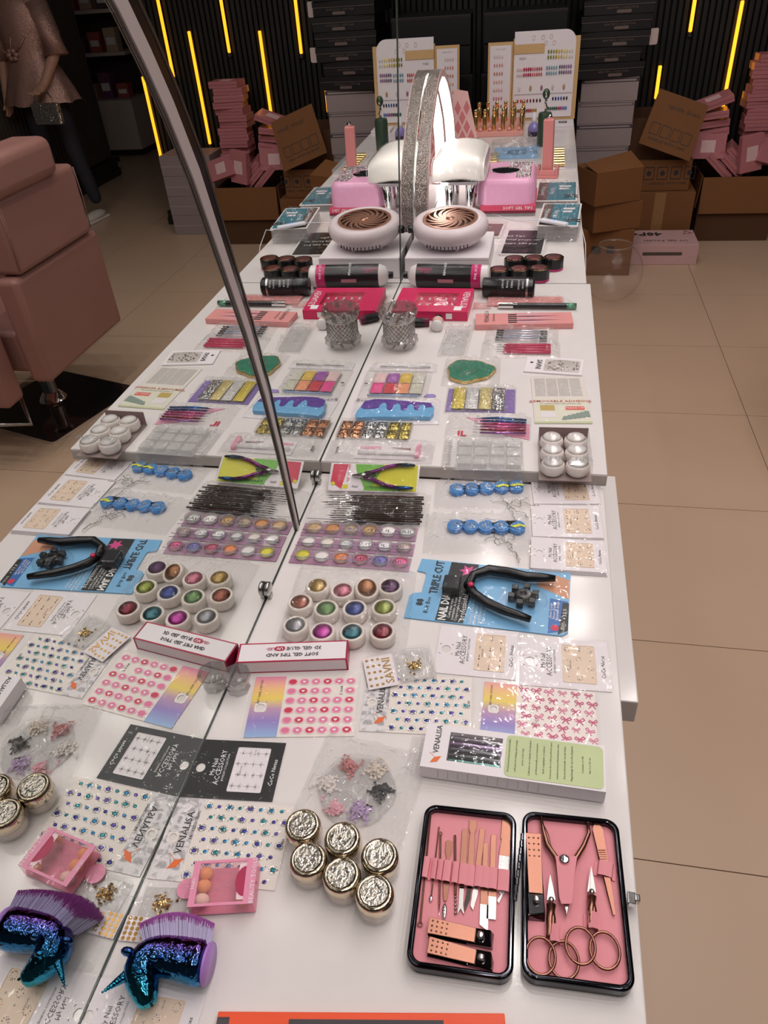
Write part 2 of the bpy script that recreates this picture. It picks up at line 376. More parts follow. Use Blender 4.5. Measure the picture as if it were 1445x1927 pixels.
# arched trim strip on the near mirror
AP = [(-0.371, 0.760), (-0.386, 0.895), (-0.400, 1.005), (-0.424, 1.116), (-0.460, 1.238), (-0.487, 1.330), (-0.517, 1.401), (-0.543, 1.450), (-0.572, 1.497), (-0.61, 1.545), (-0.66, 1.59), (-0.72, 1.625), (-0.79, 1.65), (-0.87, 1.66)]
AP = AP + [(-1.74 - y, z) for y, z in AP[-2::-1]]
AP[-1] = (AP[-1][0], TZ + 0.002); AP[0] = (-0.369, TZ + 0.002)
nA = len(AP); strip_c = {}
def arch_strip(name, a, b, x1, m, par):
    vs = []; fs = []
    for j, (y, z) in enumerate(AP):
        y2, z2 = AP[min(j + 1, nA - 1)]; y1, z1 = AP[max(j - 1, 0)]; d = Vector((y2 - y1, z2 - z1)).normalized(); nrm = Vector((d.y, -d.x))
        k = min(j, nA - 1 - j); wv = 0.016 + 0.032 * min(1, k / 5.0)
        for (o, x) in ((a, 0.0004), (b, 0.0004), (b, x1), (a, x1)): vs.append((x, y + nrm.x * wv * o, z + nrm.y * wv * o))
    for j in range(nA - 1):
        for i in range(4): fs.append((j * 4 + i, j * 4 + (i + 1) % 4, j * 4 + 4 + (i + 1) % 4, j * 4 + 4 + i))
    fs += [(3, 2, 1, 0), tuple((nA - 1) * 4 + i for i in range(4))]
    b_ = MB().add(vs, fs).build(name, m, par)
    bm = bmesh.new(); bm.from_mesh(b_.data); bmesh.ops.recalc_face_normals(bm, faces=bm.faces); bm.to_mesh(b_.data); bm.free()
ta = thing('arched_trim', 'curved grey and black metal strip arching over the near mirror', 'trim strip', (-0.004, 0, 0))
arch_strip('metal_band', -0.30, 0.14, 0.004, mat('grey_band', C(196, 184, 184), 0.35, 0.3, 0.03), ta)
arch_strip('dark_band', 0.14, 0.48, 0.003, mat('dark_band', (0.012, 0.011, 0.012, 1), 0.12), ta)
arch_strip('outer_lip', 0.48, 0.58, 0.004, mat('lip_band', (0.14, 0.13, 0.12, 1), 0.25, 0.8), ta)
arch_strip('inner_lip', -0.40, -0.30, 0.002, mat('lip_band'), ta)
# round mirror clamps
for (u, v, l) in ((590, 893, 'round brushed metal mirror clamp beside the nipper packet'), (495, 1123, 'round brushed metal mirror clamp beside the bag of glitter pots')):
    p = T(u, v, TZ + (0.02 if v < 1000 else 0.0))
    zc = (HM if p.y > -0.196 else TZ) + 0.018
    t = thing('mirror_clamp', l, 'clamp', (-0.0035, p.y, zc), group='mirror clamps')
    MB().lathe([(0.010, 0.0), (0.0115, 0.001), (0.0115, 0.006), (0.010, 0.0075), (0.005, 0.0085), (0, 0.009)], 0, 0, 20, ax='x').build('clamp_head', STEEL, t, True)
    MB().box(0.002, 0.008, -0.005, 0.005, -0.0178, -0.010).build('clamp_foot', STEEL, t)
# ================================================================== near table: cards and sheets
def frame_ring(mb, po, pi_, z0, z1, m=0):
    n = len(po); vs = [(x, y, z0) for x, y in po] + [(x, y, z1) for x, y in po] + [(x, y, z0) for x, y in pi_] + [(x, y, z1) for x, y in pi_]; fs = []
    for i in range(n):
        j = (i + 1) % n
        fs += [(i, j, n + j, n + i), (n + i, n + j, 3 * n + j, 3 * n + i), (3 * n + i, 3 * n + j, 2 * n + j, 2 * n + i), (2 * n + i, 2 * n + j, j, i)]
    return mb.add(vs, fs, m)
def plate_hole(mb, w, h, hx, hy, r, z0, z1, m=0, slot=1.0):
    s = r * 1.5
    mb.box(-w / 2, hx - s, -h / 2, h / 2, z0, z1, m); mb.box(hx + s, w / 2, -h / 2, h / 2, z0, z1, m)
    mb.box(hx - s, hx + s, hy + s, h / 2, z0, z1, m); mb.box(hx - s, hx + s, -h / 2, hy - s, z0, z1, m)
    po = []; pi_ = []
    for i in range(16):
        a = 2 * PI * i / 16 + PI / 16; c, q = math.cos(a), math.sin(a); k = s / max(abs(c), abs(q))
        po.append((hx + c * k, hy + q * k)); pi_.append((hx + c * r, hy + q * r * slot))
    return frame_ring(mb, po, pi_, z0, z1, m)
BEIGE = mat('beige_window', C(226, 202, 182), 0.4)
PEARL = mat('pearl_bead', C(235, 228, 225), 0.15, 0.3)
GEMS = mat('silver_gem', (0.75, 0.72, 0.72, 1), 0.12, 1.0)
DKINK = mat('charcoal_ink', (0.06, 0.055, 0.06, 1), 0.45)
BLKCARD = mat('black_card', (0.016, 0.016, 0.018, 1), 0.35)
def accessory_card(cs, label, z=TZ, style=0, seed=1, dark=False, stack=0, grp='white nail accessory cards'):
    (cx, cy), ang, w, h = rect(*cs, z)
    t = thing('accessory_card', label, 'nail card', (cx, cy, z + 0.0004), ang, grp)
    th = 0.0008; R = random.Random(seed)
    for k in range(stack):
        MB().box(-w / 2 + 0.001 * k, w / 2 + 0.0006 * (stack - k), -h / 2 - 0.0007 * (stack - k), h / 2, k * 0.0013, k * 0.0013 + 0.001).build('card_below', PAPER, t)
    zb = stack * 0.0013
    ink = WINK if dark else DKINK
    mb = plate_hole(MB(), w, h, -w * 0.385, 0.0, h * 0.072, zb, zb + th, slot=1.1)
    mb.build('card', BLKCARD if dark else PAPER, t)
    zt = zb + th + 0.0003
    text(t, 'My Nail', -w * 0.235, h * 0.02, zt, h * 0.105, ink, PI / 2, sx=0.9)
    text(t, 'ACCESSORY', -w * 0.165, h * 0.02, zt, h * 0.118, ink, PI / 2, sx=0.92)
    text(t, 'JEWELRY COLLECTION', -w * 0.105, h * 0.02, zt, h * 0.045, ink, PI / 2)
    text(t, 'CoCo Notes', w * 0.435, -h * 0.03, zt, h * 0.085, ink, PI / 2, bold=0.012)
    ww, wh = w * 0.36, h * 0.74; wx = w * 0.165
    frame_ring(MB(), rrect(ww + 0.0016, wh + 0.0016, 0.002, 3, wx), rrect(ww, wh, 0.002, 3, wx), zb + th, zb + th + 0.0007).build('window_edge', BEIGE if not dark else PAPER, t)
    MB().poly(rrect(ww, wh, 0.002, 3, wx), zb + th + 0.0002).build('backing_paper', PAPER if dark else BEIGE, t)
    g = MB()
    for i in range(4):
        for j in range(3 if not dark else 4):
            gx = wx + ww * (-0.36 + 0.72 * (j / 2.0 if not dark else j / 3.0)) + (0 if not dark else (i % 2) * ww * 0.08 - ww * 0.04); gy = wh * (-0.38 + 0.76 * i / 3.0)
            if dark:
                for k in range(4):
                    a = k * PI / 4; l = (0.0045, 0.0028)[k % 2]
                    g.tube([(gx - l * math.cos(a), gy - l * math.sin(a), zt), (gx + l * math.cos(a), gy + l * math.sin(a), zt)], 0.00028, 4)
                g.ball((gx, gy, zt), 0.0009, 0, 6, 4)
            elif style == 1:
                n = 10
                if (i + j) % 2:
                    for q in range(n): g.ball((gx + 0.0034 * math.cos(2 * PI * q / n), gy + 0.0042 * math.sin(2 * PI * q / n), zt), R.choice((0.0005, 0.0008)), 0, 5, 4)
                g.ball((gx + R.uniform(-.002, .002), gy + R.uniform(-.003, .003), zt), 0.0013, 1, 7, 5)
            elif style == 2:
                for q in range(5): g.ball((gx, gy + (q - 2) * 0.0019, zt), (0.0005, 0.0007, 0.0011, 0.0007, 0.0005)[q], 0, 5, 4)
                if (i + j) % 2: g.ball((gx, gy - 0.005, zt), 0.0012, 2, 5, 4)
            else:
                for q in range(R.randint(3, 7)): g.ball((gx + R.uniform(-.004, .004), gy + R.uniform(-.004, .004), zt), R.uniform(.0005, .0012), R.choice((0, 0, 1, 2)), 5, 4)
    g.build('gem_charms', [GEMS, PEARL, DKINK], t, True)
    text(t, 'DIAMOND', wx - ww * 0.26, -h * 0.02, zt, h * 0.035, INK, PI / 2); text(t, 'NA-1424', wx + ww * 0.05, wh * 0.40, zt, h * 0.03, INK, PI / 2)
    e = 0.003
    MB().grid(-w / 2 - e, w / 2 + e, -h / 2 - e, h / 2 + e, 14, 10, lambda x, y: zt + 0.0014 + 0.0007 * noise.noise(Vector((x * 90, y * 70, seed)))).build('clear_sleeve', FILMS, t, True)
    return t
accessory_card([(170, 1838), (390, 1872), (340, 2030), (110, 1985)], 'white accessory card with pearl charms, half under the unicorn brush', style=1, seed=3)
accessory_card([(376, 1392), (538, 1399), (513, 1510), (341, 1500)], 'black accessory card with silver star charms beside the mirror', seed=4, dark=True, grp=None)
accessory_card([(830, 1178), (977, 1190), (968, 1281), (815, 1266)], 'white accessory card with a row of charms, left of the pair below the blister', style=2, seed=5)
accessory_card([(980, 1198), (1145, 1210), (1147, 1303), (976, 1290)], 'white accessory card with ring-shaped charms at the table edge, right of its pair', style=1, seed=6)
accessory_card([(1002, 898), (1118, 897), (1128, 950), (1000, 950)], 'white accessory card at the table edge, farthest of the column of three', z=TZ, style=0, seed=7, stack=1)
accessory_card([(1000, 953), (1125, 955), (1135, 1016), (1000, 1012)], 'white accessory card at the table edge, middle of the column of three', style=0, seed=8, stack=2)
accessory_card([(1000, 1018), (1135, 1022), (1139, 1086), (997, 1072)], 'white accessory card at the table edge, nearest of the column of three', style=1, seed=9, stack=4)
# -------------------------------------------------- gem sticker sheets with marble header
def marble():
    if 'marble_print' in MATS: return MATS['marble_print']
    m = mat('marble_print', C(222, 216, 218), 0.35, noise_amt=0.02)
    nt = m.node_tree; b = nt.nodes['Principled BSDF']; tc = nt.nodes.new('ShaderNodeTexCoord'); nz = nt.nodes.new('ShaderNodeTexNoise')
    nz.inputs['Scale'].default_value = 60; nz.inputs['Detail'].default_value = 6; nz.inputs['Distortion'].default_value = 2.0
    cr = nt.nodes.new('ShaderNodeValToRGB'); cr.color_ramp.elements[0].position = 0.40; cr.color_ramp.elements[0].color = C(168, 164, 168); cr.color_ramp.elements[1].position = 0.56; cr.color_ramp.elements[1].color = C(226, 220, 222)
    nt.links.new(tc.outputs['Object'], nz.inputs['Vector']); nt.links.new(nz.outputs['Fac'], cr.inputs[0]); nt.links.new(cr.outputs[0], b.inputs['Base Color'])
    return m
GBLUE = mat('gem_blue', C(58, 140, 190), 0.12, 0.6); GPURP = mat('gem_purple', C(104, 86, 176), 0.12, 0.6); GTEAL = mat('gem_teal', C(60, 150, 160), 0.12, 0.6); GNAVY = mat('gem_navy', C(66, 66, 150), 0.12, 0.6)
SILV = glitter('silver_glitter', (0.62, 0.6, 0.58, 1), (0.95, 0.93, 0.9, 1), 1800, 0.9, 0.25, 0.6)
ORG = mat('orange_print', C(232, 112, 52), 0.4)
PALEC = mat('pale_sheet', C(232, 222, 216), 0.3, noise_amt=0.02)
def logo_venalisa(t, x, y, z, s, rz, sub=True, ink=None):
    c, q = math.cos(rz), math.sin(rz)
    def P(a, b): return (x + a * c - b * q, y + a * q + b * c)
    text(t, 'VENALISA', *P(s * 2.3, 0), z, s * 1.0, ink or INK, rz, sx=0.95, bold=0.008)
    if sub: text(t, 'PROFESSIONAL', *P(s * 3.1, -s * 0.72), z, s * 0.42, ink or INK, rz)
    mb = MB(); mb.poly([P(-s * 1.25, s * 0.55), P(-s * 0.4, s * 0.1), P(-s * 0.15, -s * 0.75), P(-s * 1.0, -s * 0.35)], z, 0)
    mb.poly([P(-s * 0.45, -s * 0.05), P(-s * 0.38, s * 0.0), P(s * 0.28, s * 0.75), P(s * 0.2, s * 0.75)], z, 0)
    mb.build('logo_mark', ORG, t)
def gem_sheet(cs, label, seed, z=TZ):
    (cx, cy), ang, w, h = rect(*cs, z); R = random.Random(seed)
    t = thing('gem_sticker_sheet', label, 'sticker sheet', (cx, cy, z + 0.0004), ang, 'gem sticker sheets with marble header')
    plate_hole(MB(), w, h, -w * 0.42, -h * 0.0, h * 0.045, 0, 0.0006).build('sheet', PALEC, t)
    hd = MB(); s = h * 0.068; hx = -w * 0.42
    hd.box(-w / 2, hx - s, -h / 2, h / 2, 0.0006, 0.0009); hd.box(hx + s, -w * 0.26, -h / 2, h / 2, 0.0006, 0.0009)
    hd.box(hx - s, hx + s, s, h / 2, 0.0006, 0.0009); hd.box(hx - s, hx + s, -h / 2, -s, 0.0006, 0.0009)
    hd.build('marble_header', marble(), t)
    zt = 0.0012
    logo_venalisa(t, -w * 0.335, -h * 0.22, zt, h * 0.125, PI / 2)
    g = MB(); nx, ny = 8, 7
    for i in range(nx):
        for j in range(ny):
            gx = -w * 0.21 + w * 0.66 * (i + 0.5 * (j % 2)) / (nx - 0.5); gy = -h * 0.42 + h * 0.84 * j / (ny - 1)
            k = R.choice((0, 1, 2, 3)); a = R.uniform(0, PI); big = (i + j) % 2 == 0
            if big:
                r = 0.0040 * w / 0.13
                for q in range(11):
                    b = 2 * PI * q / 11; g.disc(gx + r * math.cos(b), gy + r * 0.8 * math.sin(b), r * 0.30, zt, 4, 5)
                g.ball((gx, gy, zt), r * 0.72, k, 9, 6, r * 0.55, 0.0006)
            else:
                r = 0.0024 * w / 0.13; g.ball((gx, gy, zt), r, k, 7, 6, r * 0.85, 0.0005); g.disc(gx + r * 1.3, gy + r, r * 0.35, zt, 4, 5); g.disc(gx - r * 1.2, gy - r, r * 0.35, zt, 4, 5)
    o = g.build('gem_stickers', [GBLUE, GPURP, GTEAL, GNAVY, SILV], t, True); o['kind'] = 'stuff'
    text(t, 'Ca-481', w * 0.475, h * 0.02, zt, h * 0.05, INK, PI / 2)
    MB().grid(-w / 2 - 0.004, w / 2 + 0.004, -h / 2 - 0.004, h / 2 + 0.004, 16, 12, lambda x, y: 0.0024 + 0.0006 * noise.noise(Vector((x * 60, y * 60, seed)))).build('clear_sleeve', FILMS, t, True)
gem_sheet([(338, 1503), (552, 1517), (520, 1679), (275, 1652)], 'blue and purple gem sticker sheet under the pink sponge box', 11)
gem_sheet([(692, 1268), (890, 1278), (884, 1385), (676, 1378)], 'blue and purple gem sticker sheet between two rainbow-header sheets', 12)
# -------------------------------------------------- rainbow header sheets
def rainbow(h):
    nm = 'rainbow_header'
    if nm in MATS: return MATS[nm]
    m = mat(nm, (1, 1, 1, 1), 0.35); nt = m.node_tree; b = nt.nodes['Principled BSDF']
    tc = nt.nodes.new('ShaderNodeTexCoord'); sp = nt.nodes.new('ShaderNodeSeparateXYZ'); mr = nt.nodes.new('ShaderNodeMapRange')
    mr.inputs['From Min'].default_value = -h / 2; mr.inputs['From Max'].default_value = h / 2
    cr = nt.nodes.new('ShaderNodeValToRGB'); e = cr.color_ramp.elements
    e[0].position = 0.0; e[0].color = C(150, 182, 222); e[1].position = 1.0; e[1].color = C(232, 140, 178)
    for p, c in ((0.25, C(150, 130, 196)), (0.45, C(190, 150, 180)), (0.62, C(236, 208, 96)), (0.78, C(240, 190, 130))):
        q = e.new(p); q.color = c
    nt.links.new(tc.outputs['Object'], sp.inputs[0]); nt.links.new(sp.outputs[1], mr.inputs[0]); nt.links.new(mr.outputs[0], cr.inputs[0]); nt.links.new(cr.outputs[0], b.inputs['Base Color'])
    return m
PKR = mat('pink_print', C(226, 120, 158), 0.4); RDR = mat('red_print', C(206, 52, 82), 0.4); PKL = mat('light_pink_print', C(238, 186, 200), 0.4)
def heart(cx, cy, r, rz):
    P = []
    for i in range(14):
        a = 2 * PI * i / 14; x = 16 * math.sin(a) ** 3; y = 13 * math.cos(a) - 5 * math.cos(2 * a) - 2 * math.cos(3 * a) - math.cos(4 * a)
        x, y = x * r / 17, y * r / 17; P.append((cx + x * math.cos(rz) - y * math.sin(rz), cy + x * math.sin(rz) + y * math.cos(rz)))
    return P
def rainbow_sheet(cs, label, kind, seed, z=TZ):
    (cx, cy), ang, w, h = rect(*cs, z); R = random.Random(seed)
    t = thing('rainbow_sticker_sheet', label, 'sticker sheet', (cx, cy, z + 0.0004), ang)
    plate_hole(MB(), w, h, -w * 0.40, -h * 0.02, h * 0.055, 0, 0.0006).build('sheet', PALEC, t)
    hd = MB(); s = h * 0.083; hx = -w * 0.40; hy = -h * 0.02
    hd.box(-w / 2, hx - s, -h / 2, h / 2, 0.0006, 0.0009); hd.box(hx + s, -w * 0.20, -h / 2, h / 2, 0.0006, 0.0009)
    hd.box(hx - s, hx + s, hy + s, h / 2, 0.0006, 0.0009); hd.box(hx - s, hx + s, -h / 2, hy - s, 0.0006, 0.0009)
    hd.build('rainbow_header', rainbow(h), t)
    zt = 0.0011; g = MB()
    text(t, 'ART NAIL DESIGN', -w * 0.43, h * 0.24, zt, h * 0.05, INK, PI / 2)
    if kind == 'heart':
        for i in range(6):
            for j in range(6):
                gx = -w * 0.13 + w * 0.56 * i / 5; gy = h * (0.40 - 0.8 * j / 5)
                if i == 4 and j == 1: continue
                r = 0.0062 * w / 0.15; mm = 1 if (i + j * 2) % 3 == 0 else 0
                g.disc(gx, gy, r * 1.25, zt, 2, 14, r * 1.0); g.disc(gx, gy, r * 0.95, zt + 0.0001, mm, 14, r * 0.75)
                if i: g.poly(heart(gx, gy, r * 0.42, 0), zt + 0.0002, 3)
        text(t, 'Z-K008', w * 0.35, h * 0.24, zt, h * 0.05, INK, PI / 2)
    else:
        for i in range(6):
            for j in range(6):
                gx = -w * 0.14 + w * 0.58 * i / 5 + (j % 2) * w * 0.03; gy = h * (0.42 - 0.84 * j / 5); s = 0.0052 * w / 0.15 * R.uniform(0.8, 1.1); a = R.uniform(-0.4, 0.4); mm = R.choice((0, 0, 4))
                c, q = math.cos(a), math.sin(a)
                def P(x, y): return (gx + s * (x * c - y * q), gy + s * (x * q + y * c), zt)
                for sg in (-1, 1):
                    g.tube([P(0, 0), P(sg * .9, .75), P(sg * 1.25, .25), P(sg * .8, -.15), P(0, 0)], s * 0.15, 4, mm)
                    g.tube([P(0, 0), P(sg * .35, -.6), P(sg * .75, -1.2)], s * 0.14, 4, mm)
        text(t, 'WY-213', -w * 0.02, -h * 0.2, zt, h * 0.05, INK, PI / 2)
    o = g.build('sticker_print', [PKR, RDR, PKL, WINK, mat('bow_pink', C(244, 160, 192), 0.4)], t); o['kind'] = 'stuff'
    MB().grid(-w / 2 - 0.004, w / 2 + 0.004, -h / 2 - 0.004, h / 2 + 0.004, 16, 12, lambda x, y: 0.0024 + 0.0006 * noise.noise(Vector((x * 60, y * 60, seed)))).build('clear_sleeve', FILMS, t, True)
rainbow_sheet([(481, 1275), (673, 1272), (668, 1386), (460, 1389)], 'rainbow-header sheet of red and pink heart stickers beside the glass cup', 'heart', 21)
rainbow_sheet([(912, 1284), (1120, 1304), (1124, 1405), (903, 1380)], 'rainbow-header sheet of pink bow stickers, tucked behind the boxed foils', 'bow', 22)
# -------------------------------------------------- orange and black flat box at the bottom edge
(cx, cy), ang, w, h = rect((400, 1902), (952, 1908), (960, 2060), (395, 2055), TZ + 0.006)
t = thing('orange_catalogue', 'orange flat booklet with a dark grey panel at the bottom edge', 'booklet', (cx, cy, TZ + 0.0002), ang)
MB().box(-w / 2, w / 2, -h / 2, h / 2, 0, 0.006).build('cover', mat('orange_cover', C(240, 84, 44), 0.4), t, bevel=0.0008)
MB().box(-w * 0.245, w * 0.29, -h / 2 + 0.004, h * 0.40, 0.006, 0.0064).build('panel', mat('charcoal_panel', C(58, 52, 58), 0.4), t)
MB().box(-w * 0.5 + 0.0005, -w * 0.455, -h / 2 + 0.004, h * 0.42, 0.006, 0.0064).build('panel', mat('charcoal_panel'), t)
# ================================================================== manicure case
RIMZ = 0.017
PINKL = mat('pink_leather', C(226, 142, 152), 0.55, noise_amt=0.04, bump=0.15, bscale=600)
RIMM = mat('case_rim', (0.045, 0.045, 0.055, 1), 0.09, 1.0)
tc_ = thing('manicure_case', 'open pink-lined manicure case with shiny black rims', 'manicure case', (T(976, 1690).x, T(976, 1690).y, TZ + 0.0003))
org = tc_.location
def tray(cs, sgn):
    (cx, cy), ang, w, h = rect(*cs, TZ + RIMZ)
    lo = (cx - org.x, cy - org.y, 0)
    MB().prism(rrect(w - 0.002, h - 0.002, 0.013, 6), 0.0, 0.0085).build('tray_shell', BLACK, tc_, loc=lo, rot=(0, 0, ang))
    MB().prism(rrect(w - 0.012, h - 0.012, 0.008, 6), 0.0085, 0.0092).build('lining', PINKL, tc_, loc=lo, rot=(0, 0, ang))
    po = rrect(w, h, 0.014, 8); pi_ = rrect(w - 0.012, h - 0.012, 0.009, 8)
    b = MB(); frame_ring(b, po, pi_, 0.004, RIMZ); b.build('rim', RIMM, tc_, 'auto', bevel=0.0025, loc=lo, rot=(0, 0, ang), segs=3)
    return lo, ang, w, h
L1 = tray([(795, 1510), (972, 1530), (966, 1846), (768, 1818)], -1)
L2 = tray([(985, 1525), (1165, 1541), (1196, 1870), (979, 1838)], 1)
ph = T(976, 1635, TZ + RIMZ)
for k in range(9):
    MB().lathe([(0.0022, -0.0035), (0.0022, 0.0035)], 0, 0, 10, ax='y').build('hinge_knuckle', DARKCHR, tc_, 'auto', loc=(ph.x - org.x + 0.0006 * (4 - k), ph.y - org.y + 0.036 - k * 0.0082, 0.0155))
pc = T(1188, 1692, TZ + 0.012)
MB().box(-0.004, 0.004, -0.006, 0.006, -0.004, 0.004).box(0.003, 0.008, -0.0035, 0.0035, -0.002, 0.006).build('clasp', CHROME, tc_, bevel=0.001, loc=(pc.x - org.x, pc.y - org.y, 0.011))
ZL = TZ + 0.0095
def tool(name, label, cat, p1, p2, group='manicure tools in the pink case', z=0.0016):
    a, b = T(*p1, ZL + z), T(*p2, ZL + z); d = b - a; L = d.length
    t = thing(name, label, cat, ((a.x + b.x) / 2, (a.y + b.y) / 2, ZL + z), math.atan2(d.y, d.x), group); return t, L
def strap(u, v, wpx, hpx=42, hh=0.0055, rz=0.0):
    p = T(u, v, ZL); k = 0.00062; w = wpx * k; h = hpx * 0.00053
    P = [(-w / 2 - 0.003, 0.0), (-w / 2, 0.0004), (-w * 0.42, hh * 0.8), (0, hh), (w * 0.42, hh * 0.8), (w / 2, 0.0004), (w / 2 + 0.003, 0.0)]
    vs = []; fs = []; n = len(P)
    for y in (-h / 2, h / 2):
        for x, z in P: vs.append((x, y, z))
        for x, z in P: vs.append((x, y, z + 0.0009))
    for i in range(n - 1): fs += [(n + i, n + i + 1, 3 * n + i + 1, 3 * n + i), (i, n + i, n + i + 1, i + 1)[::-1], (2 * n + i, 3 * n + i, 3 * n + i + 1, 2 * n + i + 1)[::-1], (i, i + 1, 2 * n + i + 1, 2 * n + i)[::-1]]
    MB().add(vs, fs).build('loop_strap', PINKL, tc_, 'auto', loc=(p.x - org.x, p.y - org.y, ZL - org.z + 0.0003), rot=(0, 0, rz))
def flat_tool(t, L, prof, m=ROSE, th=0.0012, name='shank'):
    # prof: (x fraction from -0.5, half width)
    P = [(L * a, b) for a, b in prof] + [(L * a, -b) for a, b in reversed(prof)]
    return MB().prism(P, -th / 2, th / 2).build(name, m, t, bevel=0.0003)
def rod(t, x0, x1, r, m=ROSE, name='shank', n=8): return MB().tube([(x0, 0, 0), (x1, 0, 0)], r, n, 0).build(name, m, t, 'auto')
t, L = tool('ear_pick', 'longest thin rose-gold ear pick at the left of the pink case', 'ear pick', (811, 1525), (790, 1745)); rod(t, -L / 2, L / 2 - 0.004, 0.001)
MB().tube([(L / 2 - 0.003 + 0.0022 * math.cos(a), 0.0022 * math.sin(a), 0) for a in [k * PI / 5 for k in range(10)]], 0.0007, 5, 0, True).build('loop_end', ROSE, t, True); MB().ball((-L / 2, 0, 0), 0.0018, 0, 8, 6).build('bead_end', ROSE, t, True)
strap(801, 1636, 13, rz=-0.03)
t, L = tool('ear_pick', 'thin rose-gold ear pick with a silver spoon tip, second from left', 'ear pick', (826, 1556), (810, 1698)); rod(t, -L / 2, L / 2 - 0.006, 0.0008)
MB().ball((L / 2 - 0.004, 0, 0), 0.004, 0, 8, 6, 0.0019, 0.0012).build('spoon_tip', CHROME, t, True); strap(817, 1639, 9)
t, L = tool('cuticle_needle', 'rose-gold needle with ring end and pointed tip in the pink case', 'nail tool', (829, 1568), (826, 1726)); rod(t, -L / 2 + 0.002, L / 2 - 0.012, 0.0011)
MB().lathe([(0.0011, L / 2 - 0.012), (0.0, L / 2)], 0, 0, 8, ax='x').build('point', CHROME, t, True); MB().tube([(-L / 2 + 0.0017 * math.cos(a), 0.0017 * math.sin(a), 0) for a in [k * PI / 5 for k in range(10)]], 0.0006, 5, 0, True).build('ring_end', ROSE, t, True); strap(828, 1641, 10)
t, L = tool('cuticle_spoon', 'rose-gold flat tool with silver spoon end beside the ring needle', 'nail tool', (845, 1582), (835, 1731)); flat_tool(t, L, [(-.5, .001), (-.49, .0035), (-.35, .0035), (-.28, .0018), (-.05, .0016), (0.05, .0034), (.2, .0026), (.28, .0012)])
MB().ball((L * 0.4, 0, 0), L * 0.1, 0, 10, 6, 0.0026, 0.0012).build('spoon_end', CHROME, t, True); strap(841, 1643, 15)
t, L = tool('dotting_stick', 'round rose-gold stick with knurled silver tip in the pink case', 'nail tool', (856, 1572), (857, 1722)); rod(t, -L / 2, L / 2 - 0.02, 0.0014)
b = MB()
for k in range(5): b.ball((L / 2 - 0.018 + 0.004 * k, 0, 0), 0.0016, 0, 7, 5)
b.build('knurled_tip', STEEL, t, True); strap(857, 1646, 12)
t, L = tool('cuticle_trimmer', 'flat rose-gold trimmer with small forked silver tip', 'nail tool', (875, 1560), (866, 1721)); flat_tool(t, L, [(-.5, .0016), (-.48, .0032), (0.1, .0034), (.22, .0024)])
MB().prism([(L * .2, .0022), (L * .4, .0022), (L * .5, .004), (L * .44, 0), (L * .5, -.003), (L * .4, -.0022), (L * .2, -.0022)], -0.0006, 0.0006).build('forked_tip', STEEL, t); strap(872, 1649, 17)
t, L = tool('cuticle_pusher', 'wide-topped rose-gold pusher with hooked silver blade', 'nail tool', (890, 1544), (881, 1718)); flat_tool(t, L, [(-.5, .0042), (-.4, .0042), (-.34, .0022), (-.3, .003), (.2, .0036), (.26, .0025)])
MB().prism([(L * .24, .002), (L * .36, .0015), (L * .5, -.0035), (L * .42, -.0045), (L * .24, -.002)], -0.0006, 0.0006).build('hooked_blade', CHROME, t); strap(884, 1652, 18)
t, L = tool('nail_knife', 'slim rose-gold tool with a curved grey blade in the pink case', 'nail tool', (908, 1559), (890, 1713)); flat_tool(t, L, [(-.5, .0016), (-.48, .003), (.1, .003), (.13, .0024)])
MB().prism([(L * .12, .0022), (L * .32, .0028), (L * .5, .0), (L * .46, -.003), (L * .12, -.0024)], -0.0005, 0.0005).build('blade', STEEL, t); strap(901, 1653, 16)
t, L = tool('square_pusher', 'flat rose-gold tool with long square steel end reaching the clippers', 'nail tool', (914, 1586), (910, 1752)); flat_tool(t, L, [(-.5, .0016), (-.48, .0028), (-.05, .003), (-.02, .0042), (.22, .0042)])
MB().prism([(L * .22, .0042), (L * .5, .0042), (L * .44, -.0042), (L * .22, -.0042)], -0.0005, 0.0005).build('steel_end', STEEL, t); strap(912, 1655, 16)
t, L = tool('square_pusher', 'flat rose-gold tool with wide square steel end, left of the file', 'nail tool', (929, 1570), (924, 1730)); flat_tool(t, L, [(-.5, .0016), (-.48, .003), (.05, .003), (.07, .0046), (.25, .0046)])
MB().prism([(L * .25, .0046), (L * .5, .0046), (L * .5, -.0046), (L * .25, -.0046)], -0.0005, 0.0005).build('steel_end', STEEL, t); strap(927, 1657, 17)
t, L = tool('nail_file', 'rose-gold nail file with white rough blade and hooked tip', 'nail file', (955, 1541), (942, 1701)); flat_tool(t, L, [(-.5, .003), (-.48, .0058), (-.25, .0058), (-.23, .0046), (-.1, .0058), (-.04, .0058)])
MB().prism([(-L * .04, .0056), (L * .32, .0048), (L * .5, -.002), (L * .47, -.004), (L * .4, -.0005), (L * .36, -.0048), (-L * .04, -.0056)], -0.0005, 0.0005).build('rough_blade', glitter('file_grit', (0.75, 0.75, 0.76, 1), None, 2500, 0.6, 0.4, 0.4), t); strap(947, 1661, 22)
